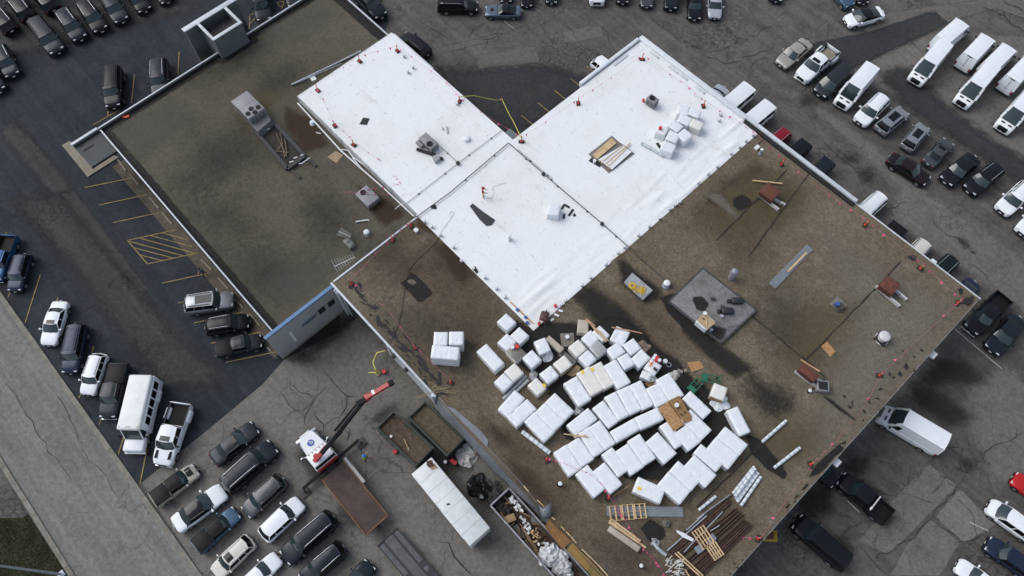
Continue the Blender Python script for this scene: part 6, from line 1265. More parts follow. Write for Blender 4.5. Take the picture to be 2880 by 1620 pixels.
pipe('gas_pipe',[('11',568,188,zz),('11',825,0,zz),('10',1262,1078,zz)],.05,'dark gas pipe along the joint between the two white roofs'); pipe('gas_pipe',[('10',1265,1080,zz),('10',1525,1310,zz),('11',1970,240,zz),('11',2180,425,zz),('11',2545,760,zz)],.045,'dark gas pipe crossing the white membrane on to the brown gravel',[('10',1525,1310,.15),('11',1968,238,.15)])
pipe('conduit',[('s',110,1255,ZM+.16),('s',900,640,ZM+.16),('s',1570,135,ZM+.16)],.025,'thin conduit parallel to the gas pipe on the left membrane',[('s',900,632,.16)]); pipe('conduit',[('s',605,355,ZM+.16),('s',890,620,ZM+.16)],.025,'thin conduit from the fan unit to the joint box on the left membrane')
pipe('conduit',[('s',1800,425,ZM+.16),('s',2200,770,ZM+.16),('s',2325,870,ZM+.16),('s',2300,900,ZM+.16)],.018,'thin grey conduit beside the gas pipe on the right membrane')
WP=mat('white_pipe',(.62,.63,.64),.4,.05)
q=MB(); q.tube([at('00',2247,778,ZL+.35),at('00',2576,1140,ZL+.35),at('11',330,-20,ZL+.35),at('11',550,185,ZL+.35)],.09,10); tag(recenter(q.build('white_gutter',WP)),'long white gutter pipe along the raised white edge on the left roof','gutter')
q=MB(); q.tube([at('10',0,1130,ZL+.2),at('10',50,1135,ZL+.2),at('10',90,1185,ZL+.2),at('10',205,1270,ZL+.2),at('10',205,1250,ZL+.2)],.08,10); q.tube([at('10',85,1190,ZL+.2),at('10',160,1280,ZL+.2)],.07,8); tag(recenter(q.build('bent_drain_pipe',WP)),'bent white drain pipe pieces on the left roof beside the raised edge','pipe')
q=MB(); q.tube([at('11',108,225,ZL+.1),at('11',205,210,ZL+.1),at('11',208,220,ZL+.05)],.08,10); tag(recenter(q.build('loose_white_pipe',WP)),'short loose white pipe on the left roof below the fan unit','pipe'); q=MB(); q.tube([at('00',2385,1000,ZL+.06),at('00',2422,1008,ZL+.06)],.06,8); tag(recenter(q.build('loose_white_pipe',WP)),'tiny white pipe offcut by the white bucket vent','pipe'); q=MB(); q.tube([at('11',405,130,ZL+.3),at('11',440,100,ZL+.3),at('11',470,88,ZL+.5)],.05,8); tag(recenter(q.build('loose_white_pipe',WP)),'curved white pipe end reaching the raised white edge','pipe')
q=MB(); q.tube([at('00',2200,640,ZL+.15),at('00',2576,460,ZL+.15),at('10',150,385,ZL+.15)],.11,10); q.tube([at('00',2230,630,ZL+.3),at('00',2576,480,ZL+.3)],.04,8); tag(recenter(q.build('galvanised_pipe',STEEL)),'long galvanised pipe lying on the left roof beside the white edge','pipe'); board('white_block','00',((2335,590),(2375,578),(2393,605),(2360,620)),ZL,WHITE,'small white block under the long galvanised pipe',.2,'block')
# removed unit frame on the left roof
FR=[at('00',*e,ZL+.25) for e in((1925,990),(2050,905),(2300,1180),(2170,1275))]
fr=thing('curb_frame','black empty curb frame with debris beside the four fan unit','frame',((FR[0]+FR[2])/2).to_tuple()); fr.location.z=ZL; o=Vector((fr.location.x,fr.location.y,ZL)); q=MB()
for i in range(4): q.bar(FR[i]-o,FR[(i+1)%4]-o,.42,.3)
q.build('curb',mat('curb_black',(.022,.022,.024),.6,.25,2),fr); q=MB(); q.prism([((p-o).x*.9,(p-o).y*.9) for p in FR],.0,.05); q.build('frame_floor',mat('rusty_soil_floor',(.035,.028,.024),.9,.5,2),fr)
q=MB(); q.bar(at('00',2180,1270,ZL+.12)-o,at('00',2265,1345,ZL+.12)-o,.3,.14); q.bar(at('00',2300,1180,ZL+.12)-o,at('00',2385,1255,ZL+.12)-o,.3,.14); q.build('rail_end',BLACK,fr); q=MB()
for a,b in(((1955,955),(1975,945)),((2035,945),(2060,935)),((2010,980),(2035,970)),((2215,1195),(2245,1185)),((2265,1175),(2290,1168)),((2185,1225),(2215,1215))): q.bar(at('00',*a,ZL+.42)-o,at('00',*b,ZL+.42)-o,.12,.04)
q.build('bracket',STEEL,fr); q=MB()
for a,b in(((2085,1010),(2165,1180)),((2115,1000),(2150,1190)),((2070,1140),(2180,1150)),((2130,1080),(2100,1130)),((2150,1040),(2165,1160))): q.tube([at('00',*a,ZL+.2)-o,at('00',*b,ZL+.25)-o],.05,6)
q.build('broken_pipe',mat('dirty_pipe',(.16,.12,.08),.8,.35,3),fr); q=MB(); q.tube([at('00',2255,1235,ZL+.45)-o,at('00',2275,1235,ZL+.45)-o,at('00',2340,1190,ZL+.45)-o],.06,8); q.build('white_handle',WP,fr)
# rusty brown units on skids
RU=mat('rust_red_housing',(.105,.032,.02),.75,.35,2,dirt=((.035,.018,.014),1.5,.7)); SKID=mat('flaked_white_skid',(.50,.49,.48),.6,.15,2,dirt=((.06,.045,.04),2.2,.85))
def rusty(t,a,b,c,lab,sk,h=.75):
    ctr,an,lx,ly=rect3(t,a,b,c,ZR+.35+h); th=thing('rusty_unit',lab,'machine',(ctr.x,ctr.y,ZR),an,'rusty machines on skids'); MB().rbox(-lx/2,-ly/2,.35,lx/2,ly/2,.35+h,.03).build('housing',RU,th); q=MB(); q.rbox(-lx/2-.06,-ly/2-.06,.35+h-.06,lx/2+.06,ly/2+.06,.35+h+.02,.02); q.build('lid',RU,th)
    q=MB(); 
    for k in(-1,0,1): q.box(-lx/2-.02,-ly*.3*0+k*ly*.3-.04,.4,lx/2+.02,k*ly*.3+.04,.9)
    q.build('ribs',RUSTD,th)
    q=MB(); q.bar((-lx*.4,-ly*.4,.38+h),(lx*.4,ly*.4,.38+h),.03,.03); q.bar((-lx*.4,ly*.4,.38+h),(lx*.4,-ly*.4,.38+h),.03,.03); q.build('cross_brace',mat('rust_orange',(.22,.075,.03),.7,.2,3),th)
    q=MB(); ca,sa=math.cos(an),math.sin(an)
    for a_,b_ in sk:
        p,r_=at(t,*a_,ZR+.3)-ctr,at(t,*b_,ZR+.3)-ctr; q.bar((p.x*ca+p.y*sa,-p.x*sa+p.y*ca,.2),(r_.x*ca+r_.y*sa,-r_.x*sa+r_.y*ca,.2),.2,.35)
    q.build('skid',SKID,th)
rusty('20',(585,1445),(645,1375),(735,1445),'rusty machine on white skids near the north-east edge, topmost of three',(((575,1460),(725,1580)),((690,1500),(775,1545)))); rusty('21',(1480,705),(1545,640),(1645,700),'rusty machine on white skids near the east corner, middle of three',(((1460,705),(1640,860)),((1610,740),(1690,810))))
rusty('21',(870,1335),(910,1300),(1030,1390),'rusty machine on white skids at the end of the long seam, lowest of three',(((850,1350),(1060,1500)),((1000,1410),(1100,1449))))
q=MB(); q.bar(at('21',890,1265,ZR+1.2),at('21',1035,1355,ZR+1.2),.12,.1); tag(recenter(q.build('wood_rail',LUM2)),'orange wood rail along the lowest rusty machine','lumber'); 
th=thing('grey_cooler','grey open box machine at the foot of the lowest rusty machine','machine',at('22',1040,30,ZR)); th.rotation_euler.z=R(40); MB().rbox(-.55,-.5,.15,.55,.5,.7,.05).build('box',mat('grey_metal_box',(.22,.22,.23),.45,.15,2),th); MB().box(-.4,-.38,.7,.4,.38,.715).build('opening',DARKIN,th)
# small items by the north-east corner of gravel roof and the left roof
board('white_tray','20',((535,1120),(562,1098),(582,1115),(555,1138)),ZR,WHITE,'small white tray by the thin vent stack in the north corner',.2,'tray'); 
q=MB(); c=at('11',65,400,ZL); q.rbox(c.x-.6,c.y-.35,ZL+.1,c.x+.6,c.y+.35,ZL+.5,.04); q.rbox(c.x-.45,c.y-.25,ZL+.5,c.x-.05,c.y+.25,ZL+.56,.02); q.rbox(c.x+.08,c.y-.25,ZL+.5,c.x+.48,c.y+.25,ZL+.56,.02); tag(recenter(q.build('square_skylight',mat('grey_green_box',(.16,.165,.15),.5,.2,2))),'small grey box with two lids on the left roof','box')
def antenna(t,u,v,z,lab,s=1.0,rz=0):
    p=at(t,u,v,z); th=thing('antenna',lab,'antenna',p,rz,'antennas on the left roof'); q=MB(); q.cyl((0,0,0),(0,0,1.6*s),.02,.02,6); q.build('mast',STEEL,th); q=MB(); q.bar((-1.3*s,0,1.6*s),(1.3*s,0,1.7*s),.04,.04); q.build('boom',STEEL,th); q=MB()
    for k in range(9): x=-1.2*s+.3*s*k; l=(.9-.06*k)*s; q.bar((x,-l,1.62*s+.02*k),(x,l,1.62*s+.02*k),.018,.018)
    q.build('element',STEEL,th)
antenna('11',45,575,ZL,'white comb antenna standing at the corner of the left and brown roofs',.85,R(75)); antenna('11',40,350,ZL,'small three armed antenna on the left roof beside the grey box',.55,R(20))
# green carts
GRN=mat('green_steel',(.012,.13,.065),.5,.15,3)
def cart(t,a,b,c,lab):
    ctr,an,lx,ly=rect3(t,a,b,c,ZR+.5); th=thing('green_cart',lab,'cart',(ctr.x,ctr.y,ZR),an,'green steel carts'); q=MB()
    P=[Vector((x,y,.5)) for x,y in((-lx/2,-ly/2),(lx/2,-ly/2),(lx/2,ly/2),(-lx/2,ly/2))]
    for i in range(4): q.bar(P[i],P[(i+1)%4],.07,.07); q.bar(P[i],P[i]+Vector((0,0,-.35)),.06,.06)
    for k in(.33,.66): q.bar(P[0].lerp(P[1],k),P[3].lerp(P[2],k),.05,.05)
    q.bar(P[0].lerp(P[3],.5),P[1].lerp(P[2],.5),.05,.05); q.build('frame',GRN,th); q=MB()
    for y in(-ly/2,ly/2): q.bar((lx/2,y,.5),(lx/2+.1,y,1.1),.05,.05)
    q.bar((lx/2+.1,-ly/2,1.1),(lx/2+.1,ly/2,1.1),.05,.05); q.build('push_handle',GRN,th)
    for x in(-lx*.42,lx*.42):
        for y in(-ly/2,ly/2): MB().cyl((x,y-.04,.11),(x,y+.04,.11),.11,.11,12).build('wheel',RUBBER,th)
    MB().box(-lx/2+.05,-ly*.45,.52,-lx/2+.45,ly*.45,.56).build('tray',GRN,th)
cart('c1',(1575,850),(1695,740),(1770,795),'green steel cart nearer the white bundles, left of two'); cart('c1',(1765,690),(1950,720),(1925,800),'green steel cart right of the other one, beyond the strand board')
sticks('concrete_blocks','c1',[((1470,650),(1500,660)),((1545,655),(1575,655)),((1500,665),(1530,668))],ZR+.1,mat('block_grey',(.22,.20,.18),.9,.2,3),'row of small concrete blocks left of the strand board',.28,.2,'concrete blocks',None)
rag('debris_heap','small heap of brown wrap scraps on the right rim of the cluster','c1',1090,390,ZR,.6,mat('brown_scrap',(.20,.14,.11),.8,.4,4),seed=12,h=.2,cat='debris'); rag('debris_heap','small pile of crumpled paper near the right rim bundle','c1',1440,700,ZR,.45,mat('pale_paper',(.45,.40,.37),.8,.3,4),seed=13,h=.25,cat='debris')
q=MB(); 
for i in range(24): a=i/24*6.283; b=(i+1)/24*6.283; q.bar(at('c1',1373,588,ZR+.06)+Vector((math.cos(a)*.2,math.sin(a)*.2,0)),at('c1',1373,588,ZR+.06)+Vector((math.cos(b)*.2,math.sin(b)*.2,0)),.06,.06)
tag(recenter(q.build('cable_coil',STEEL)),'grey cable ring on the black tar near the white bucket','cable')
q=MB(); c=at('11',1530,955,ZR)
q.rbox(-.55,-.4,.28,.45,.4,.62,.16); th=thing('wheelbarrow','dark red wheelbarrow at the tip of the white membrane','wheelbarrow',c,R(-60)); q.build('tub',mat('maroon_tub',(.07,.022,.018),.5,.2,3),th); q=MB(); q.bar((-.5,-.3,.3),(1.0,-.3,.5),.04,.04); q.bar((-.5,.3,.3),(1.0,.3,.5),.04,.04); q.bar((.5,-.3,.4),(.5,-.3,0),.04,.04); q.bar((.5,.3,.4),(.5,.3,0),.04,.04); q.build('handle',BLACK,th); MB().cyl((-.62,-.05,.2),(-.62,.05,.2),.2,.2,16).build('wheel',RUBBER,th)
sticks('white_strips','11',[((1578,972),(1603,955)),((1608,920),(1642,938)),((1640,893),(1672,900))],ZR+.05,WHITE,'three short white strips by the wheelbarrow',.2,.04,'strip',None)
# cables on the roof
q=MB()
for L_ in([(745,330),(700,400),(630,460),(555,530),(505,600),(490,690),(470,800),(455,900),(430,1010),(370,1140)],): q.tube([at('11',u,v,ZR+.03) for u,v in L_],.022,5)
tag(recenter(q.build('black_cable',RUBBER)),'thin black cable running across the gravel past the tar patch','cable')
q=MB(); q.tube([at('s',u,v,ZW+.03) for u,v in((1330,1165),(1400,1170),(1440,1110),(1420,1020),(1450,980),(1540,960),(1625,935))],.015,5); tag(recenter(q.build('white_rope',mat('grey_rope',(.42,.42,.42),.7,.1))),'loose grey rope on the membrane beside the worker','rope')
q=MB(); q.tube([at('11',u,v,ZW+.03) for u,v in((748,305),(790,250),(820,205),(830,185),(815,165),(830,145),(850,155),(838,180),(822,200))],.015,5); tag(recenter(q.build('white_rope',mat('grey_rope',(.42,.42,.42),.7,.1))),'loose grey rope looped near the south-west membrane edge','rope')
rag('dark_clump','small dark tangle of scraps on the membrane near the gas pipe corner','s',540,1300,ZW,.3,BLACK,seed=15,h=.12,cat='debris')
for t,a,b,lab in(('s',(665,95),(672,130),'left'),('s',(728,80),(742,185),'right')): sticks('pipe_stub',t,[(a,b)],ZW+.1,STEEL,'small grey pipe stub on the left membrane, '+lab,.1,.15,'pipe',None)
q=MB(); q.bar(at('00',885,885,ZL+.1),at('00',975,876,ZL+.1),.25,.12); q.bar(at('00',900,878,ZL+.2),at('00',960,886,ZL+.2),.12,.06); tag(recenter(q.build('fallen_marker',ORG)),'fallen orange red marker at the west corner of the left roof','marker')
# ------------------------------------------------------------------ stanchions and pennant lines
q=MB(); q.rbox(-.3,-.2,0,.3,.2,.09,.02); st_b=q.build('base_plate',mat('rubber_base',(.026,.016,.014),.8,.25,4)); q=MB(); q.lathe((0,0,.09),[(.12,0),(.10,.1),(.055,.2),(.045,.85),(.06,.9),(.03,.95)],12); st_p=q.build('post',ORG); q=MB(); q.lathe((0,0,.09),[(.062,.55),(.062,.68)],12); st_s=q.build('band',mat('pale_band',(.6,.4,.36),.5,.1))
for o in(st_b,st_p,st_s): COL.objects.unlink(o)
SG='orange red stanchions round the roof edge'; SP={}
def stan(key,t,u,v,z,rz,lab):
    th=thing('warning_stanchion',lab,'stanchion',at(t,u,v,z),R(rz),SG)
    for o in(st_b,st_p,st_s): c=o.copy(); COL.objects.link(c); c.parent=th
    SP[key]=th.location.copy()
for k,t,u,v,z,rz,lab in(('a','00',2400,685,ZW,0,'stanchion on the west corner of the left white membrane'),('b','00',2528,952,ZW,-10,'stanchion on the raised edge above the white bucket vent'),('c','10',95,1097,ZW,10,'stanchion on the raised edge beside the bent drain pipe'),('d','10',140,465,ZW,0,'stanchion on the left membrane where the galvanised pipe ends'),('e','10',425,387,ZW,-5,'stanchion at the north corner of the left membrane'),('f','10',892,768,ZW,-60,'stanchion at the notch edge where yellow tape starts'),('g','10',1360,1072,ZW,40,'stanchion in the inner corner of the notch'),('h','10',1787,782,ZW,-40,'stanchion midway on the notch edge of the right membrane'),('i','10',2270,450,ZW,40,'stanchion at the top tip of the white roof'),('j','20',155,803,ZW,-40,'stanchion by the parapet beside the membrane stack'),
 ('k','20',745,1242,ZR,-30,'stanchion by the coping next to the topmost rusty machine'),('l','21',1375,252,ZR,-80,'stanchion on the east edge opposite the white suv'),('m','21',1790,580,ZR,0,'stanchion on the east edge above the middle rusty machine'),('n','21',2072,840,ZR,-80,'stanchion at the east corner of the gravel roof'),('o','21',1482,1385,ZR,40,'stanchion on the south-east edge below the big pale vent'),('p','22',962,608,ZR,-30,'stanchion on the south-east edge beside black tar'),('q','22',568,1168,ZR,-70,'stanchion on the south-east edge near the rusty pipes'),
 ('r','11',527,258,ZR,-40,'stanchion where the left roof meets the white membrane'),('s','11',388,368,ZR,-60,'stanchion on the north-west edge above the antenna'),('t','11',78,695,ZR,-60,'stanchion at the west corner of the brown roof'),('u','11',555,1180,ZR,30,'stanchion on the south-west edge left of the lone bundle stack'),('v','11',825,1440,ZR,20,'stanchion on the south-west edge above the plastic sheet'),('w','12',1550,572,ZR,-20,'stanchion at the foot of the marbled long roll'),('x','12',2015,862,ZR,-80,'stanchion below the bundle with red marks'),('y','p',0,0,0,0,'')):
    if k!='y': stan(k,t,u,v,z,rz,lab)
LINEM=mat('pink_rope',(.55,.16,.26),.7,.1)
pq=MB(); pq.add([(-.12,0,0),(.12,0,0),(.01,.0,-.31),(-.12,.012,0),(.12,.012,0),(.01,.012,-.31)],[(0,2,1),(3,4,5),(0,1,4,3),(1,2,5,4),(2,0,3,5)]); PEN=pq.build('pennant',PINK); COL.objects.unlink(PEN)
def flags(keys,lab,via=(),sp=1.1,low=False):
    P=[]
    for k in keys:
        if isinstance(k,str): P.append(SP[k]+Vector((0,0,.92)))
        else: P.append(at(*k[:3],ZR+(k[3] if len(k)>3 else .15)))
    o0=P[0].copy(); th=thing('pennant_line',lab,'pennant line',o0,0,'pink pennant lines'); pts=[]
    for a,b in zip(P,P[1:]):
        n=max(3,int((b-a).length/1.2))
        for i in range(n): f=i/n; p=a.lerp(b,f); p.z-=min(.45,.03*(b-a).length)*4*f*(1-f); pts.append(p)
    pts.append(P[-1]); q=MB(); q.tube([p-o0 for p in pts],.008,4); q.build('rope',LINEM,th); rr=random.Random(len(lab)); cnt=0
    for a,b in zip(pts,pts[1:]):
        n=max(1,int((b-a).length/sp+rr.random()*.6))
        for i in range(n):
            if cnt>=95 or rr.random()<.12: continue
            c=PEN.copy(); COL.objects.link(c); c.parent=th; c.location=a.lerp(b,(i+.5)/n)-o0; c.rotation_euler=(R(rr.uniform(-50,50)),R(rr.uniform(-25,25)),math.atan2((b-a).y,(b-a).x)+rr.uniform(-.5,.5)); cnt+=1
flags(['t','s','r'],'pink pennant line along the north-west edge of the brown roof'); flags(['t',('11',345,880,.5),'u','v'],'pink pennant line along the upper south-west edge'); flags(['w',('b5',700,690,1.05),('b5',810,735,1.05),('b5',935,780,1.05),('b5',1075,905,1.05),'x'],'pink pennant line over the red marked bundles',sp=.9)
flags(['x',('p',540,590,.4),('p',615,700,.4),('p',660,770,.1),('p',830,1045,.3),('p',945,1155,.1),('p',1040,1275,.3),('p',1090,1365,.2)],'pink pennant line over the pallets to the bottom edge'); flags(['q',('p',1940,930,.1),('p',1840,1010,.1),('p',1790,1060,.15)],'pink pennant line lying between the rusty pipes and the south-east stanchion',sp=.8)
flags(['q','p'],'pink pennant line on the south-east edge, lower span'); flags(['p',('22',1165,430,.1),('22',1385,150,.1),'o'],'pink pennant line on the south-east edge, middle span',sp=1.4); flags(['o',('21',1850,1050,.1),'n'],'pink pennant line on the south-east edge, upper span',sp=3); flags(['n','m'],'pink pennant line on the east edge, lower span'); flags(['m','l'],'pink pennant line on the east edge, middle span'); flags(['l','k'],'pink pennant line on the east edge, upper span')
flags(['k',('20',560,1010,.3),('20',400,900,.3),'j'],'pink pennant line across the end of the white membrane',sp=1.6); flags(['j',('20',30,640,.1),'i'],'pink pennant line along the parapet of the white roof',sp=1.6); flags(['i','h'],'pink pennant line on the upper notch edge of the right membrane',sp=1.6); flags(['h','g'],'pink pennant line on the lower notch edge of the right membrane',sp=2.2); flags(['g','f'],'pink pennant line spanning the notch between the two wings',sp=.95); flags(['f',('10',780,600,.3),'e'],'pink pennant line on the north-east edge of the left membrane',sp=1.3); flags(['e','d','a'],'pink pennant line on the north-west edge of the left membrane',sp=1.5); flags(['a','b','c',('10',310,1225,.1)],'pink pennant line on the raised edge of the left membrane',sp=1.5); flags([('10',395,1318,.1),('10',450,1385,.1),('11',10,0,.1),('s',210,1105,.1)],'pink pennant rope end lying on the left membrane',sp=.6)
q=MB(); YT=mat('yellow_tape',(.55,.52,.12),.5,.25,3)
tp=[SP['f']+Vector((0,0,.8))]+[at('10',1000,722,4.6),at('10',1090,742,3.2),at('10',1170,757,2.2),at('10',1213,750,1.0)]
q.tube(tp,.05,5); q.tube([at('10',1213,750,1.0),at('10',1260,850,2.6),at('10',1300,920,4.2),SP['g']+Vector((0,0,.6))],.05,5); tag(recenter(q.build('caution_tape',YT)),'yellow caution tape strung from the roof notch down to an orange cone','caution tape')
def cone(t,u,v,lab):
    th=thing('traffic_cone',lab,'traffic cone',at(t,u,v,.01)); q=MB(); q.rbox(-.2,-.2,0,.2,.2,.04,.01); q.build('base',BLACK,th); q=MB(); q.lathe((0,0,.04),[(.15,0),(.04,.68),(.03,.7)],16); q.build('cone_body',ORG,th); q=MB(); q.lathe((0,0,.04),[(.108,.3),(.08,.44)],16); q.build('reflective_band',WHITE,th)
cone('10',1212,760,'orange cone in the dark lot notch holding the yellow tape')
# ================================================================== YARD: truck, bus, trailers, containers, people
def frame(F,B):
    d=F-B; d.z=0; L=d.length; return (F+B)/2,math.atan2(d.y,d.x),L
def wheelset(th,x,s,y,r=.5,w=.28,dual=False):
    q=MB().cyl((x,y-s*w,r),(x,y,r),r,r,20).build('wheel',RUBBER,th); MB().cyl((x,y-s*.02,r),(x,y+s*.03,r),r*.55,r*.5,14).build('rim',RIM,q)
def loc_of(th,p): 
    d=p-th.location; a=th.rotation_euler.z; return Vector((d.x*math.cos(a)+d.y*math.sin(a),-d.x*math.sin(a)+d.y*math.cos(a),d.z))
PW=PAINT['white']
# ---- crane truck
F=at('k',300,725,1.5);B=at('12',268,1066,1.35); c,an,L=frame(F,B)
ct=thing('crane_truck','white flatbed truck with red and black loader crane and rusty brown bed','truck',(c.x,c.y,0),an); xf=L/2; xb=-L/2
q=MB(); q.prism([(xf,-.75),(xf,.75),(xf-.5,1.0),(xf-2.0,1.12),(xf-2.0,-1.12),(xf-.5,-1.0)],.7,1.5,0,[(xf-.12,-.62),(xf-.12,.62),(xf-.5,.8),(xf-2.0,1.0),(xf-2.0,-1.0),(xf-.5,-.8)])
q.build('hood',PW,ct); MB().box(xf-.02,-.55,.75,xf+.05,.55,1.35).build('grille',CHROME,ct); MB().rbox(xf-.15,-1.15,.35,xf+.2,1.15,.7,.08).build('bumper',CHROME,ct)
q=MB(); z=1.512
n=20; q.add([(xf-1.15+.34*math.cos(i*2*math.pi/n),.02+.34*math.sin(i*2*math.pi/n),z) for i in range(n)],[tuple(range(n))]); q.build('hood_emblem',BLUEP,ct)
q=MB(); q.add([(xf-1.4,.02,z+.006),(xf-.95,-.02,z+.006),(xf-.92,.10,z+.006)],[(0,1,2)]); q.add([(xf-1.4,-.1,z+.006),(xf-1.1,-.2,z+.006),(xf-1.05,-.1,z+.006)],[(0,1,2)]); q.build('emblem_sail',WHITE,ct)
q=MB(); q.rbox(xf-3.75,-1.15,.8,xf-2.0,1.15,1.75,.08); q.build('cab',PW,ct); q=MB(); q.prism([(xf-3.7,-1.1),(xf-1.95,-1.1),(xf-1.95,1.1),(xf-3.7,1.1)],1.75,2.7,0,[(xf-3.65,-1.0),(xf-2.55,-1.0),(xf-2.55,1.0),(xf-3.65,1.0)]); q.build('cab_glass',GLASSD,ct)
q=MB(); q.rbox(xf-3.75,-1.08,2.66,xf-2.35,1.08,2.86,.09); q.build('cab_roof',PW,ct); q=MB(); 
for k in range(5): q.rbox(xf-2.55,-.8+.38*k,2.86,xf-2.42,-.72+.38*k,2.92,.02)
q.build('roof_lamp',TAIL,ct); q=MB()
for s in(-1,1): q.rbox(xf-2.1,s*1.45-.15,1.7,xf-1.95,s*1.45+.15,2.2,.05); q.bar((xf-2.05,s*1.1,1.9),(xf-2.03,s*1.4,1.9),.05,.05)
q.build('mirror',CHROME,ct)
q=MB(); q.box(xb+.1,-.45,.75,xf-2,.45,1.0); q.build('chassis',BLACK,ct)
RB=mat('rust_bed',(.058,.036,.029),.8,.35,.9,dirt=((.036,.026,.023),.7,.7)); bx0=xf-4.55
MB().box(xb,-1.24,1.18,bx0,1.24,1.32).build('flatbed',RB,ct); q=MB()
for s in(-1,1): q.bar((xb,s*1.26,1.3),(bx0,s*1.26,1.3),.07,.2)
q.bar((xb,-1.26,1.3),(xb,1.26,1.3),.08,.2); q.build('bed_rail',mat('rust_orange_rail',(.20,.085,.035),.7,.35,3),ct)
q=MB(); q.box(bx0-2.8,-1.62,1.2,bx0+.2,-1.34,1.36); q.build('toolbox',mat('pale_toolbox',(.36,.35,.34),.5,.25,2,dirt=((.1,.06,.05),2,.7)),ct)
for x in(xf-1.1,xb+1.6,xb+2.9):
    for s in(-1,1): wheelset(ct,x,s,s*1.2)
CRR=mat('crane_red',(.34,.022,.02),.4,.15,3); CRB=mat('crane_black',(.012,.012,.013),.6,.25,4); CRB.node_tree.nodes['Principled BSDF'].inputs['Specular IOR Level'].default_value=.12
mid=loc_of(ct,at('k',480,1010,2.0)); q=MB(); q.rbox(mid.x-.75,-1.1,.95,mid.x+.75,1.1,1.7,.1); q.rbox(mid.x-.4,-.5,1.7,mid.x+.4,.5,2.7,.1); q.cyl((mid.x,.3,1.5),(mid.x,.3,3.4),.3,.25,16); q.build('crane_base',CRR,ct)
q=MB(); q.rbox(mid.x-.6,-1.0,1.7,mid.x-.2,-.2,2.3,.06); q.rbox(mid.x-.3,.6,1.7,mid.x+.5,1.1,2.2,.06); 
for k in range(8): q.tube([(mid.x-.5+.1*k,-.6+.1*k,1.7),(mid.x-.3+.08*k,-.3+.1*k,2.3),(mid.x+.1,.1+.05*k,2.7)],.04,6)
q.build('crane_hydraulics',CRB,ct)
lp=lambda t,u,v,z: loc_of(ct,at(t,u,v,z))+Vector((0,0,0))
q=MB(); q.bar(lp('k',425,1035,3.2),lp('k',560,870,4.0),.36,.42); q.build('lower_boom',CRR,ct); 
q=MB(); q.bar(lp('k',505,945,3.9),lp('k',970,360,6.3),.34,.34); q.bar(lp('k',650,690,4.5),lp('k',905,385,6.1),.16,.2); q.bar(lp('k',600,830,4.3),lp('k',730,700,5.0),.22,.2); q.bar(lp('k',690,745,4.6),lp('k',940,420,6.2),.12,.15); q.build('telescopic_boom',CRB,ct); q=MB(); q.bar(lp('k',560,840,4.65),lp('k',910,400,6.5),.05,.05); q.bar(lp('k',640,760,4.9),lp('k',800,540,5.9),.04,.05); q.build('boom_pipe',mat('dark_boom_pipe',(.06,.06,.062),.5,.2,4),ct)
q=MB(); q.bar(lp('k',1005,318,6.5),lp('k',1275,155,7.3),.36,.36); q.rbox(*(lp('k',1025,305,6.4)-Vector((.3,.3,.25))),*(lp('k',1025,305,6.4)+Vector((.3,.3,.25))),.08); q.build('boom_tip',CRR,ct); q=MB(); q.bar(lp('k',1265,165,7.3),lp('k',1310,135,7.4),.44,.44); q.bar(lp('k',900,390,6.2),lp('k',1010,330,6.4),.4,.4); q.build('boom_joint',CRB,ct); q=MB(); q.bar(lp('k',1080,265,6.75),lp('k',1105,250,6.8),.40,.40); q.build('boom_band',STEEL,ct)
q=MB(); q.bar(lp('k',290,1345,.7),lp('k',920,795,.7),.24,.26); q.build('outrigger_beam',CRB,ct)
for u,v in((315,1385),(950,830)):
    p=lp('k',u,v,.1); q=MB(); q.cyl((p.x,p.y,.12),(p.x,p.y,.9),.09,.09,10); q.rbox(p.x-.45,p.y-.45,.03,p.x+.45,p.y+.45,.13,.03); q.build('outrigger_foot',mat('dark_steel_foot',(.05,.05,.05),.7,.3,3),ct)
MB().bar(lp('k',290,1345,.7),lp('k',315,1385,.8),.2,.2).build('outrigger_arm',CRB,ct); MB().bar(lp('k',920,795,.7),lp('k',950,830,.8),.2,.2).build('outrigger_arm',CRB,ct)
# ---- box trailer
ctr,an,lx,ly=rect3('12',(527,680),(680,552),(1125,1085),2.75)
bt=thing('box_trailer','white box trailer with seamed roof and brown scraps on it, beside the rusty truck','trailer',(ctr.x,ctr.y,0),an); q=MB(); q.rbox(-lx/2,-ly/2,.75,lx/2,ly/2,2.75,.07); q.build('box_body',mat('trailer_white',(.62,.64,.64),.55,.08,1.2,dirt=((.42,.42,.40),1.1,.5)),bt); q=MB()
for k in range(1,7): y=-ly/2+ly*k/7; q.box(-lx/2+.05,y-.012,2.75,lx/2-.05,y+.012,2.757)
q.build('roof_seam',mat('seam_grey',(.25,.25,.25),.6,.1),bt); q=MB(); q.box(-lx/2+.1,-ly/2+.3,.55,lx/2-.1,ly/2-.3,.75); q.build('chassis',BLACK,bt)
q=MB(); q.box(-lx/2-.03,-ly/2+.9,2.2,-lx/2+.01,-ly/2+4.0,2.5); q.build('side_awning',WHITE,bt)
for y in(-ly*.25,-ly*.25-1.0):
    for s in(-1,1):
        w=MB().cyl((s*(lx/2-.35),y,.45),(s*(lx/2-.05),y,.45),.45,.45,18).build('wheel',RUBBER,bt); MB().cyl((s*(lx/2-.06),y,.45),(s*(lx/2-.03),y,.45),.26,.24,12).build('rim',RIM,w)
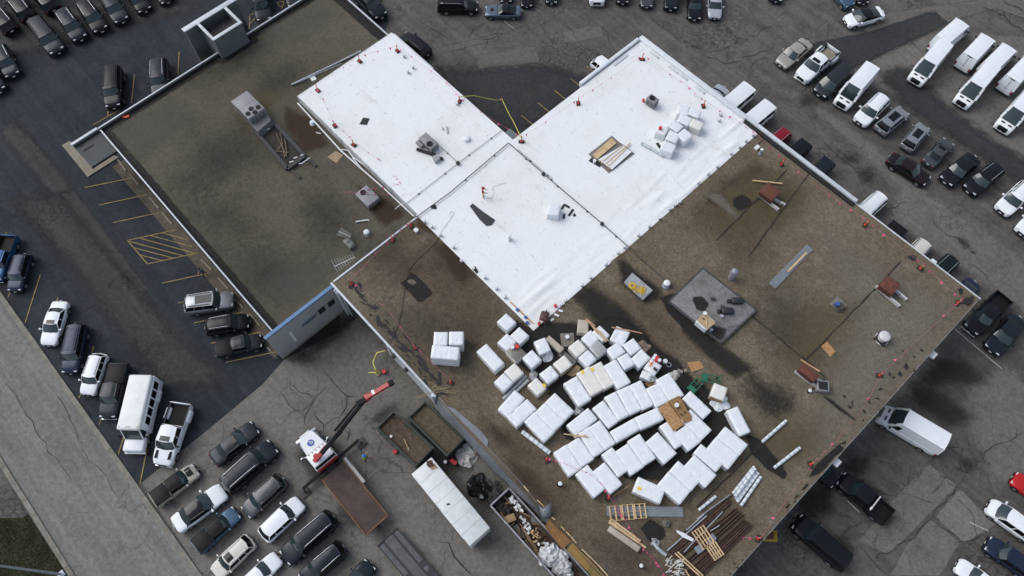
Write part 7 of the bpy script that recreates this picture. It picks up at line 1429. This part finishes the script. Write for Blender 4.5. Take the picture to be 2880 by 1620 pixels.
q=MB(); P=[at('k',*e,2.77) for e in((1690,1035),(1750,1020),(1765,1060),(1780,1090),(1720,1110),(1690,1080))]; q.prism([(p.x,p.y) for p in P],2.765,2.80); tag(recenter(q.build('brown_scrap',mat('dark_brown_scrap',(.07,.03,.02),.8,.3))),'dark brown scrap on the white trailer roof','scrap'); board('cardboard_scrap','k',((1720,1100),(1780,1060),(1815,1105),(1750,1140)),2.76,CARD,'tan cardboard scrap on the white trailer roof',.02,'cardboard'); board('cardboard_scrap','12',((793,905),(815,898),(825,908),(798,918)),2.76,mat('dark_brown_scrap',(.07,.03,.02),.8,.3),'tiny dark scrap in the middle of the white trailer roof',.02,'cardboard')
# ---- dumpsters
DG=mat('dark_green_steel',(.022,.034,.028),.6,.25,2,dirt=((.05,.035,.025),1.5,.6)); SOIL=gravel('dumped_soil',(.115,.090,.058),(.085,.066,.042),(.14,.115,.08),(.06,.035,.022)); SOIL2=gravel('red_soil',(.080,.055,.040),(.112,.092,.064),(.125,.102,.070),(.045,.026,.019))
def dumpster(a,b,c,lab,soil):
    ctr,an,lx,ly=rect3('k',a,b,c,1.7); th=thing('dumpster',lab,'dumpster',(ctr.x,ctr.y,0),an,'green roll off dumpsters'); q=MB(); w=.11
    q.box(-lx/2,-ly/2,.15,lx/2,-ly/2+w,1.7); q.box(-lx/2,ly/2-w,.15,lx/2,ly/2,1.7); q.box(-lx/2,-ly/2+w,.15,-lx/2+w,ly/2-w,1.7); q.box(lx/2-w,-ly/2+w,.15,lx/2,ly/2-w,1.7); q.box(-lx/2+w,-ly/2+w,.15,lx/2-w,ly/2-w,.3); q.build('walls',DG,th); q=MB()
    for k in range(7):
        x=-lx/2+.3+(lx-.6)*k/6; q.box(x-.05,-ly/2-.1,.15,x+.05,-ly/2-.002,1.6); q.box(x-.05,ly/2+.002,.15,x+.05,ly/2+.1,1.6)
    q.bar((-lx/2-.04,-ly/2-.05,1.66),(lx/2+.04,-ly/2-.05,1.66),.12,.12); q.bar((-lx/2-.04,ly/2+.05,1.66),(lx/2+.04,ly/2+.05,1.66),.12,.12); q.build('ribs',DG,th)
    nx,ny=26,14; vs=[(-lx/2+w+(lx-2*w)*i/nx,-ly/2+w+(ly-2*w)*j/ny,1.32+.12*noise.noise(Vector((i*.35,j*.35,len(lab))))+.05*noise.noise(Vector((i*1.1,j*1.1,2)))) for j in range(ny+1) for i in range(nx+1)]
    MB().add(vs,[(j*(nx+1)+i,j*(nx+1)+i+1,(j+1)*(nx+1)+i+1,(j+1)*(nx+1)+i) for j in range(ny) for i in range(nx)],0,True).build('soil_load',soil,th)
dumpster((1315,465),(1760,890),(1570,1090),'green dumpster of reddish brown soil nearer the crane truck',SOIL2); dumpster((1670,355),(2110,785),(1925,975),'green dumpster of brown soil against the building',SOIL)
sticks('wood_strip','k',[((1435,785),(1490,910))],1.48,LUM,'pale stick lying on the soil of the dumpster nearer the truck',w=.07); can('k',1290,755,1.45,.13,.12,WHITE,'white cup on the soil of the dumpster nearer the truck',cat='cup',name='cup',group='small litter')
# ---- low trailer
P=[at('12',*e,.8) for e in((430,1100),(705,1420),(560,1560),(280,1240))]; ctr=(P[0]+P[2])/2; u=P[1]-P[0]; an=math.atan2(u.y,u.x); lx=u.length+2.6; ly=(P[3]-P[0]).length
lt=thing('low_trailer','black low equipment trailer with grey deck strips at the bottom edge','trailer',(ctr.x+math.cos(an)*1.1,ctr.y+math.sin(an)*1.1,0),an); q=MB(); q.box(-lx/2,-ly/2,.55,lx/2,ly/2,.7); q.build('frame',BLACK,lt); q=MB(); q.box(-lx/2+.1,-.42,.70,lx/2,.42,.76); q.box(-lx/2+.15,.62,.70,-lx*.02,ly/2-.12,.75); q.box(-lx/2+.15,-ly/2+.12,.70,-lx*.02,-.62,.75); q.build('deck_strip',mat('trailer_deck_grey',(.075,.078,.08),.7,.25,2),lt); q=MB()
for k in range(3): q.rbox(lx*(.06+.16*k),.6,.7,lx*(.13+.16*k),ly/2-.1,.74,.02); q.rbox(lx*(.06+.16*k),-ly/2+.1,.7,lx*(.13+.16*k),-.6,.74,.02)
q.build('deck_plate',mat('trailer_plate',(.06,.062,.065),.5,.2,3),lt); q=MB(); q.bar((-lx/2-.0,-ly/2,.75),(-lx/2,ly/2,.75),.1,.12); q.bar((-lx/2,-.5,.6),(-lx/2-1.5,0,.6),.1,.1); q.bar((-lx/2,.5,.6),(-lx/2-1.5,0,.6),.1,.1); q.bar((-lx/2-1.5,0,.65),(-lx/2-1.6,0,.1),.1,.1); q.build('drawbar',BLACK,lt)
for x in(lx*.2,lx*.33):
    for s in(-1,1): wheelset(lt,x,s,s*(ly/2-.02),.34,.2)
# ---- debris container
A_,B2=at('d',272,112,2.55),at('d',3,392,2.55); dr=(at('d',905,1449,2.55)-at('d',0,432,2.55)); dr.z=0; dr.normalize(); wd=(A_-B2); wd.z=0; LW=wd.length; per=Vector((-dr.y,dr.x,0)); per=per if per.dot(wd)>0 else -per
LD=13.0; o=(A_+B2)/2+dr*LD/2; an=math.atan2(dr.y,dr.x); dc=thing('debris_container','long open container full of roofing debris along the lower wall','container',(o.x,o.y,0),an)
w=.1; hwid=LW/2; CW=mat('container_blue_grey',(.055,.070,.095),.5,.2,1.2); CI=mat('container_rust_inside',(.05,.035,.028),.8,.4,1.5); CRIM=mat('container_rim',(.27,.27,.28),.5,.3,2)
q=MB(); q.box(-LD/2,-hwid,.9,LD/2,-hwid+w,2.5); q.box(-LD/2,hwid-w,.9,LD/2,hwid,2.5); q.box(-LD/2,-hwid+w,.9,-LD/2+w,hwid-w,2.5); q.box(LD/2-w,-hwid+w,.9,LD/2,hwid-w,2.5); q.build('walls',CW,dc); MB().box(-LD/2+w,-hwid+w,.9,LD/2-w,hwid-w,1.0).build('floor',CI,dc); q=MB()
for a,b in(((-LD/2,-hwid),(LD/2,-hwid)),((-LD/2,hwid),(LD/2,hwid)),((-LD/2,-hwid),(-LD/2,hwid))): q.bar((*a,2.53),(*b,2.53),.14,.1)
for k in range(10):
    x=-LD/2+.6+k*1.3; q.box(x-.04,-hwid-.06,.9,x+.04,-hwid-.002,2.48)
q.build('rim',CRIM,dc); q=MB(); q.box(-LD/2+1,-.5,.6,LD/2-.5,.5,.9); q.build('chassis',BLACK,dc)
for x in(LD*.3,LD*.4):
    for s in(-1,1): wheelset(dc,x,s,s*(hwid-.02),.5,.3)
rr=random.Random(44); nx,ny=50,12; vs=[(-LD/2+w+(LD-2*w)*i/nx,-hwid+w+(2*hwid-2*w)*j/ny,1.35+.25*noise.noise(Vector((i*.25,j*.3,9)))+.12*noise.noise(Vector((i*.9,j*.9,4)))) for j in range(ny+1) for i in range(nx+1)]
stuff(MB().add(vs,[(j*(nx+1)+i,j*(nx+1)+i+1,(j+1)*(nx+1)+i+1,(j+1)*(nx+1)+i) for j in range(ny) for i in range(nx)],0,False).build('rubble_fill',mat('rubble',(.075,.052,.036),.9,.6,1.4,dirt=((.02,.018,.016),1.2,.8)),dc))
ZD_=1.75
def sc(nm,t,uu,vv,n,sz,m,lab,cat,seed,flat=True,z=ZD_):
    rr=random.Random(seed); q=MB()
    for i in range(n):
        u=rr.uniform(0,1); p=at(t,uu[0]+(uu[1]-uu[0])*u+rr.gauss(0,22),vv[0]+(vv[1]-vv[0])*u+rr.gauss(0,30),z+rr.uniform(-.15,.2)); s=rr.uniform(.4,1)*sz; k=rr.randint(4,6); M=Matrix.Translation(p)@Matrix.Rotation(rr.uniform(0,6),4,'Z')@Matrix.Rotation(rr.uniform(-.5,.5),4,'X')
        P=[(math.cos(j/k*6.28)*s*rr.uniform(.5,1),math.sin(j/k*6.28)*s*rr.uniform(.4,.8)) for j in range(k)]; vs=[(x,y,0) for x,y in P]+[(x,y,.07) for x,y in P]
        q.add(vs,[tuple(range(k-1,-1,-1)),tuple(range(k,2*k))]+[(j,(j+1)%k,k+(j+1)%k,k+j) for j in range(k)],0,False,M)
    return tag(stuff(recenter(q.build(nm,m))),lab,cat)
sc('foam_scraps','d',(300,440),(280,460),34,.24,WHITE,'white foam scraps at the upper end of the debris container','debris',1); sc('foam_scraps','d',(480,590),(590,760),32,.22,WHITE,'white foam scraps in the middle of the debris container','debris',2); sc('foam_scraps','d',(760,880),(950,1030),22,.2,WHITE,'white foam scraps above the white plastic bags in the container','debris',3); sc('wood_scraps','d',(620,720),(760,900),30,.18,LUM,'pale wood chips along the middle of the debris container','debris',4); sc('dark_scraps','d',(180,260),(370,500),20,.35,TAR,'black roofing scraps at the upper end of the debris container','debris',5); sc('brown_scraps','d',(700,900),(800,980),26,.25,mat('brown_rubble',(.07,.035,.022),.9,.4),'rusty brown scraps under the plywood chute boards','debris',6)
rag('plastic_bag','large white plastic bag in the lower part of the debris container','d',880,1130,ZD_,.95,FILM,seed=21,h=.5,cat='plastic bag'); rag('plastic_bag','white plastic bag below the ochre chute board in the container','d',1080,1140,ZD_,.55,FILM,seed=22,h=.4,cat='plastic bag'); rag('plastic_bag','crumpled clear plastic bag at the bottom edge of the container','d',1100,1350,ZD_,.85,mat('cloudy_film',(.5,.51,.52),.3,.25,2),seed=23,h=.45,cat='plastic bag')
ctr,an2,lx,ly=rect3('d',(190,560),(345,500),(395,600),ZD_+.5); q=MB(); q.rbox(-lx/2,-ly/2,0,lx/2,ly/2,.5,.03)
for k in(-.3,0,.3): q.box(-lx/2-.01,k*ly-.03,.5,lx/2+.01,k*ly+.03,.515)
o=q.build('wood_crate',mat('crate_wood',(.30,.21,.11),.8,.2,2),None,(ctr.x,ctr.y,ZD_)); o.rotation_euler.z=an2; tag(o,'pale wooden crate lying in the upper end of the debris container','crate')
board('scrap_board','d',((75,320),(200,300),(160,470),(60,470)),ZD_-.1,mat('dark_brown_panel',(.055,.045,.038),.8,.2,2),'dark brown panel in the top corner of the debris container'); board('scrap_board','d',((290,720),(400,660),(540,880),(450,880),(370,800)),ZD_-.05,mat('grey_brown_panel',(.10,.09,.078),.8,.2,2),'grey brown panel leaning in the debris container'); board('scrap_board','d',((610,520),(700,600),(735,650),(610,640)),ZD_+.1,mat('slate_panel',(.12,.13,.125),.7,.2,2),'slate grey panel under the container rim'); board('scrap_board','d',((840,740),(950,900),(1090,1050),(990,1060),(850,880)),ZD_-.2,mat('maroon_panel',(.045,.022,.018),.8,.3,2),'dark maroon panel beneath the plywood chute')
sticks('wood_strips','d',[((440,660),(700,1040)),((470,720),(760,1210)),((520,900),(800,1290)),((550,880),(690,1060)),((430,740),(450,880)),((150,480),(260,660)),((360,440),(590,550)),((280,720),(360,640)),((620,660),(740,665)),((200,240),(280,340)),((220,350),(330,340)),((470,900),(500,1000)),((660,1080),(720,1060))],ZD_+.12,mat('brown_wood',(.20,.13,.07),.8,.3,2),'long brown wood strips lying along the debris container',.1,.07)
sticks('pipe_scrap','d',[((890,1310),(1030,1160))],ZD_+.4,BLACK,'thin black rod across the white plastic bag',.05,.05,'rod')
rag('black_film_heap','heap of torn black film on the yard beside the white trailer','c2',830,1240,.02,1.15,FILMK,seed=31,h=.6,cat='plastic sheet'); board('grey_flap','c2',((885,1260),(885,1380),(835,1375)),.35,mat('grey_plastic_film2',(.17,.18,.19),.4,.1),'grey triangular flap on the black film heap',.02,'plastic sheet'); rag('black_film_heap','flat black netting between the film heap and the debris container','c2',1010,1290,.02,1.0,mat('black_net',(.025,.025,.026),.7,.4,3),seed=32,h=.2,cat='plastic sheet')
rag('white_film_heap','heap of crumpled white film behind the green dumpsters','c2',690,900,.02,1.05,mat('dull_white_film',(.50,.49,.47),.4,.2,2),seed=33,h=.5,cat='plastic sheet'); q=MB(); q.bar(at('c2',680,760,.3),at('c2',750,880,.3),.5,.3); tag(recenter(q.build('white_post_box',mat('dull_white',(.45,.46,.47),.5,.1))),'long white box leaning by the white film heap','box'); q=MB(); q.bar(at('c2',760,890,.15),at('c2',815,850,.15),.5,.2); tag(recenter(q.build('brown_carton',mat('dull_carton',(.12,.09,.065),.8,.2))),'flat brown carton beside the white film heap','carton')
RBALL=[('a',1453,1158,'red bucket near the yellow tape in the loading yard'),('k',1337,937,'red bucket between the dumpster and the hi vis worker'),('k',1985,1038,'upper red bucket behind the white trailer'),('k',2012,1060,'lower red bucket behind the white trailer')]
for t,u,v,l in RBALL: can(t,u,v,.01,.2,.4,REDP,l,group='red buckets in the yard')
can('k',1905,1050,.01,.16,.35,STEEL,'grey bucket behind the white trailer',group=None)
q=MB(); 
for i in range(16): a=i/16*6.283;b=(i+1)/16*6.283; p=at('k',2012,995,.05); q.bar(p+Vector((math.cos(a)*.3,math.sin(a)*.3,0)),p+Vector((math.cos(b)*.3,math.sin(b)*.3,0)),.07,.07)
tag(recenter(q.build('hose_coil',mat('brown_hose',(.13,.10,.09),.7,.2))),'small coiled hose behind the white trailer','hose')
# yellow tape and post in the loading bay
q=MB(); q.tube([at('a',1460,912,1.6),at('a',1370,935,1.2),at('a',1325,1040,.9),at('a',1352,1125,1.0)],.07,5); q.tube([at('a',1352,1125,1.0),at('a',1365,1160,.15),at('a',1275,1160,.1)],.07,5); q.tube([at('a',1352,1125,1.0),at('a',1400,1168,.3)],.08,5); tag(recenter(q.build('yellow_tape',YT)),'yellow caution tape hanging from the white wall down to the yard','caution tape')
q=MB(); q.rbox(-.3,-.3,0,.3,.3,.12,.04); q.cyl((0,0,.1),(0,0,1.0),.05,.05,8); o=q.build('tape_post',WALKM,None,at('a',1385,1165,.01)); tag(o,'pale post foot holding the yellow caution tape','post')
th=MB(); 
for u,v in((1550,968),(1690,1125)):
    p=at('a',u,v,4.6); th.rbox(p.x-.2,YM0-.3,4.2,p.x+.2,YM0-.002,4.6,.05)
mb_(th,'wall_lamp',BLACK); q=MB(); p=at('a',1510,985,4.0); q.tube([(p.x-.4,YM0-.06,5.2),(p.x-.1,YM0-.1,4.0),(p.x+.15,YM0-.2,3.0)],.06,6); mb_(q,'wall_hose',mat('pinkish_hose',(.30,.19,.16),.6,.2)); q=MB(); q.bar((-19.6,YM0-.2,ZM+.1),(-19.3,YM0-.2,2.4),.22,.2); mb_(q,'corner_post',COPE)
sticks('reed_strips','c2',[((90,235),(330,160)),((120,245),(260,200)),((330,150),(500,120)),((340,110),(560,190)),((420,180),(570,185)),((300,130),(360,90))],ZM+.12,mat('straw',(.26,.20,.11),.9,.2),'thin straw coloured strips hanging over the roof edge above the dumpster',.05,.03,'strips',None); q=MB(); q.tube([at('c2',340,310,ZM-.2),at('c2',360,190,ZM+.2),at('c2',420,180,ZM+.2),at('c2',480,200,ZM+.1)],.07,7); tag(recenter(q.build('black_hose_bend',BLACK)),'bent black hose at the head of the plastic sheet','hose')
# wall lamps on the south-east wall
for t,u,v,z in(('21',1885,1225,5.4),('22',1160,590,5.4)):
    p=at(t,u,v,z); q=MB(); q.rbox(XM1+.04,p.y-.35,z-.15,XM1+.6,p.y+.35,z+.1,.04); mb_(q,'wall_lamp',WHITE)
p=at('21',1890,530,5.6); q=MB(); q.rbox(p.x-.3,YM1+.13,5.3,p.x+.3,YM1+.7,5.8,.1); mb_(q,'wall_lamp',WHITE)
q=MB(); p=at('22',660,1140,.6); q.rbox(-.75,-.5,0,.75,.5,.12,.03); q.bar((-.7,-.45,.1),(-.7,-.45,1.0),.1,.1); q.bar((-.7,.45,.1),(-.7,.45,1.0),.1,.1); q.bar((-.7,-.45,1.0),(-.7,.45,1.0),.1,.1); q.bar((.7,-.45,.1),(.7,.45,.1),.14,.14)
th=thing('yellow_lift_cart','yellow steel cart with a rusty load under the south-east roof edge','cart',(p.x,p.y,.01),R(45)); q.build('frame',mat('yellow_steel',(.42,.27,.02),.5,.2,3),th); MB().rbox(-.4,-.3,.12,.4,.3,.5,.08).build('load',RU,th)
# ---- lamp post at the lower left
b=at('02',468,1437,.02); th=thing('lamp_post','pale grey lamp post rising out of the lower left picture edge','lamp post',(b.x,b.y,0)); q=MB(); q.rbox(-.28,-.28,0,.28,.28,.25,.04); q.build('base',COPE,th); q=MB(); q.cyl((0,0,.2),(0,0,11.5),.12,.08,14); q.build('pole',mat('lamp_pole_grey',(.33,.35,.37),.45,.08,2),th); q=MB(); q.bar((0,0,11.4),(-1.2,.5,11.7),.08,.08); q.rbox(-1.9,.5,11.62,-1.1,.9,11.8,.05); q.build('lamp_head',STEEL,th)
# ---- shuttle bus
Fr=at('02',962,345,2.95); Rr=at('01',1062,1374,2.95); nose=at('02',985,512,.9); d=(Fr-Rr); d.z=0; LR=d.length; an=math.atan2(d.y,d.x); d.normalize(); LN=(nose-Rr); LN=LN.x*d.x+LN.y*d.y
bs=thing('shuttle_bus','white shuttle bus with dark side windows in the roadside row','bus',(Rr.x,Rr.y,0),an,'vehicles parked in the lots round the building'); hw=1.17
q=MB(); q.rbox(0,-hw,.45,LR-.25,hw,2.55,.1); q.build('body',PW,bs); q=MB(); q.rbox(.03,-hw+.06,2.45,LR,hw-.06,3.0,.22,0,None,4); q.build('roof',mat('bus_roof',(.70,.71,.69),.5,.06,1,dirt=((.56,.55,.50),.8,.5)),bs)
q=MB(); q.rbox(LR-.3,-.98,.5,LN,.98,1.25,.18,0,None,3); q.build('nose',PW,bs); q=MB(); q.prism([(LR-.3,-.98),(LR+.55,-.85),(LR+.55,.85),(LR-.3,.98)],1.2,2.5,0,[(LR-.3,-.95),(LR-.05,-.85),(LR-.05,.85),(LR-.3,.95)]); q.build('windshield',GLASSW,bs)
q=MB(); 
for s in(-1,1): q.bar((LR+.5,s*.87,1.25),(LR-.05,s*.87,2.5),.08,.08)
q.build('pillars',PW,bs)
for s in(-1,1):
    q=MB()
    for k in range(5): x0=.45+k*(LR-1.1)/5; q.box(x0,s*(hw+.008)-.008,1.45,x0+(LR-1.1)/5-.16,s*(hw+.008)+.008,2.35)
    q.build('side_window',GLASSD,bs); q=MB(); q.rbox(LR+.25,s*1.3-.12,1.4,LR+.4,s*1.3+.12,1.75,.04); q.bar((LR+.3,s*.95,1.45),(LR+.32,s*1.25,1.5),.05,.05); q.build('mirror',TRIM,bs); q=MB(); q.rbox(LN-.08,s*.7-.2,.75,LN+.02,s*.7+.2,.98,.04); q.build('headlight',LAMP,bs)
    for x in(1.5,LR+.5): wheelset(bs,x,s,s*(hw-.02 if x<LR else .98),.4,.25)
    q=MB(); q.rbox(.95,s*(hw+.04)-.06,.5,2.1,s*(hw+.04)+.06,1.0,.05); q.build('wheel_flare',PW,bs)
q=MB(); q.rbox(LN-.1,-1.0,.4,LN+.12,1.0,.62,.07); q.build('bumper',WHITE,bs); q=MB()
for y in(-.85,-.15,0,.15,.85): q.rbox(LR-.32,y-.05,2.97,LR-.2,y+.05,3.03,.02)
q.build('marker_lamp',mat('amber_lens',(.45,.33,.2),.4,.1),bs)
# ------------------------------------------------------------------ people
def person(loc,heading,lab,cols,pose,hat=None,vest=None,hair=None):
    J=dict(pel=(0,0,.93),wai=(.0,0,1.08),che=(.01,0,1.30),nk=(.02,0,1.47),hd0=(.03,0,1.55),hd1=(.05,0,1.66),hd2=(.035,0,1.74),sl=(0,.19,1.40),sr=(0,-.19,1.40),el=(-.02,.26,1.13),er=(-.02,-.26,1.13),wl=(.06,.27,.90),wr=(.06,-.27,.90),hl=(0,.095,.90),hr=(0,-.095,.90),kl=(.03,.11,.50),kr=(.03,-.11,.50),al=(-.01,.12,.09),ar=(-.01,-.12,.09),tl=(.15,.13,.045),tr=(.15,-.13,.045))
    J.update(pose); names=list(J); V=[Vector(J[n]) for n in names]; ix={n:i for i,n in enumerate(names)}
    RAD=dict(pel=.135,wai=.125,che=.15,nk=.058,hd0=.075,hd1=.098,hd2=.075,sl=.07,sr=.07,el=.05,er=.05,wl=.036,wr=.036,hl=.095,hr=.095,kl=.065,kr=.065,al=.05,ar=.05,tl=.045,tr=.045)
    E_=[('pel','wai'),('wai','che'),('che','nk'),('nk','hd0'),('hd0','hd1'),('hd1','hd2'),('che','sl'),('che','sr'),('sl','el'),('sr','er'),('el','wl'),('er','wr'),('pel','hl'),('pel','hr'),('hl','kl'),('hr','kr'),('kl','al'),('kr','ar'),('al','tl'),('ar','tr')]
    E=[(ix[a],ix[b]) for a,b in E_]; Rd=[RAD[n] for n in names]; part=[{'nk':'s','hd0':'s','hd1':'s','hd2':'s','wl':'s','wr':'s','el':'t','er':'t','sl':'t','sr':'t','che':'t','wai':'t','al':'b','ar':'b','tl':'b','tr':'b'}.get(n,'p') for n in names]
    for s,w,e in((1,'wl','el'),(-1,'wr','er')):                     # palm and five fingers
        d=(V[ix[w]]-V[ix[e]]).normalized(); side=d.cross(Vector((0,0,1)))
        side=side.normalized() if side.length>.1 else Vector((1,0,0)); nrm=side.cross(d).normalized()
        pi=len(V); V.append(V[ix[w]]+d*.07); Rd.append(.034); part.append('s'); E.append((ix[w],pi))
        for k,(o,l) in enumerate(((-.030,.070),(-.010,.080),(.010,.075),(.030,.058))):
            a=len(V); V.append(V[pi]+d*.035+side*o); Rd.append(.0095); part.append('s'); E.append((pi,a)); V.append(V[a]+d*l*.55+nrm*.012); Rd.append(.009); part.append('s'); E.append((a,a+1)); V.append(V[a+1]+d*l*.35+nrm*.03); Rd.append(.008); part.append('s'); E.append((a+1,a+2))
        a=len(V); V.append(V[pi]-d*.02+side*.045); Rd.append(.011); part.append('s'); E.append((pi,a)); V.append(V[a]+d*.045+side*.02); Rd.append(.009); part.append('s'); E.append((a,a+1))
    me=bpy.data.meshes.new('person'); me.from_pydata(V,E,[]); o=bpy.data.objects.new('person',me); COL.objects.link(o); md=o.modifiers.new('skin','SKIN')
    for i,sv in enumerate(me.skin_vertices[0].data): sv.radius=(Rd[i],Rd[i]); sv.use_root=(i==0)
    md.use_smooth_shade=True; m2=o.modifiers.new('sub','SUBSURF'); m2.levels=1; m2.render_levels=1
    dg=bpy.context.evaluated_depsgraph_get(); nm=bpy.data.meshes.new_from_object(o.evaluated_get(dg)); o.modifiers.clear(); o.data=nm
    SK=mat('skin_tone',(.42,.24,.16),.6,.06); ms=[SK,mat('cloth_%s'%cols[0],cols[1],.85,.15,8),mat('cloth_%s'%cols[2],cols[3],.85,.15,8),mat('boots',(.03,.022,.016),.7,.2)]
    for m in ms: nm.materials.append(m)
    code={'s':0,'t':1,'p':2,'b':3}
    for f in nm.polygons:
        c=f.center; f.material_index=code[part[min(range(len(V)),key=lambda i:(V[i]-c).length-Rd[i])]]
    o.location=loc; o.rotation_euler.z=heading; tag(o,lab,'person')
    h=V[ix['hd1']]; q=MB()
    for s in(-1,1): q.lathe((h.x+.088,s*.034,h.z+.01),[(.013,-.012),(.016,0),(.013,.012),(.002,.016)],8)
    q.lathe((h.x+.10,0,h.z-.03),[(.02,-.02),(.016,.0),(.006,.03),(.002,.035)],8); q.bar((h.x+.085,-.025,h.z-.065),(h.x+.085,.025,h.z-.065),.015,.012); q.build('face',mat('face_features',(.16,.08,.06),.6,.1),o)
    q=MB()
    for s in(-1,1): q.rbox(h.x-.02,s*.095-.012,h.z-.03,h.x+.02,s*.095+.012,h.z+.03,.01)
    q.build('ears',SK,o)
    if hat: q=MB(); q.lathe((h.x-.005,0,h.z+.035),[(.165,0),(.165,.012),(.125,.02),(.118,.06),(.085,.105),(.03,.125),(.002,.127)],20); q.rbox(h.x+.09,-.09,h.z+.03,h.x+.20,.09,h.z+.05,.01); q.build('hard_hat',hat,o)
    if hair: q=MB(); q.lathe((h.x-.018,0,h.z-.02),[(.105,0),(.112,.05),(.10,.10),(.06,.14),(.002,.152)],18); q.build('hair',hair,o)
    if vest:
        c1,c0=V[ix['che']],V[ix['wai']]; q=MB(); n=20; vs=[]
        for z,rx,ry,off in((-.12,.155,.185,c0),(.03,.160,.19,c0),(.0,.175,.215,c1),(.10,.165,.215,c1),(.15,.12,.16,c1)):
            for i in range(n): a=i/n*6.283; vs.append((off.x+math.cos(a)*rx,off.y+math.sin(a)*ry,off.z+z))
        q.add(vs,[(k*n+i,k*n+(i+1)%n,(k+1)*n+(i+1)%n,(k+1)*n+i) for k in range(4) for i in range(n)],0,True); q.build('safety_vest',vest,o); q=MB(); vs=[]
        for z in(-.02,.03):
            for i in range(n): a=i/n*6.283; vs.append((c0.x+math.cos(a)*.166,c0.y+math.sin(a)*.196,c0.z+z))
        q.add(vs,[(i,(i+1)%n,n+(i+1)%n,n+i) for i in range(n)],0,True); q.build('reflective_band',mat('silver_tape',(.6,.6,.58),.3,.05),o)
    return o
HV=mat('hi_vis_yellow',(.42,.60,.03),.7,.1)
def hd(t,a,b,z): p=at(t,*a,z)-at(t,*b,z); return math.atan2(p.y,p.x)
person(at('k',1010,1020,.02),hd('k',(1100,930),(1000,1000),.0),'yard worker in blue hard hat and lime vest, arms forward, beside the crane truck',('dark',(.05,.055,.06),'dark_trousers',(.035,.036,.045)),dict(kl=(.16,.11,.52),al=(.22,.12,.09),tl=(.37,.13,.045),ar=(-.25,-.12,.12),kr=(-.03,-.11,.5),tr=(-.10,-.13,.05),el=(.14,.28,1.17),wl=(.38,.22,1.22),er=(.12,-.28,1.15),wr=(.36,-.2,1.12)),mat('blue_hat',(.03,.20,.48),.4,.05),HV)
person(at('s',1283,1150,ZW),hd('s',(1500,1100),(1290,1100),0),'roof worker in red top and yellow trousers standing on the white membrane',('red_top',(.30,.03,.04),'yellow_trousers',(.46,.30,.03)),dict(el=(.12,.30,1.15),wl=(.34,.24,1.05),er=(.22,-.30,1.22),wr=(.42,-.16,1.02)),mat('maroon_hat',(.28,.03,.05),.4,.05),None)
person(at('01',1548,628,.02),hd('01',(1500,700),(1560,600),0),'person in dark blue jacket walking by the painted stalls',('blue_jacket',(.025,.06,.10),'black_trousers',(.014,.015,.02)),dict(kl=(.16,.10,.52),al=(.24,.11,.09),tl=(.38,.12,.05),kr=(-.06,-.10,.5),ar=(-.30,-.11,.14),tr=(-.17,-.12,.06),wl=(-.12,.26,.92),wr=(.2,-.26,.93)),None,None,mat('dark_hair',(.018,.013,.010),.7,.2))
print('objects',len(bpy.data.objects))
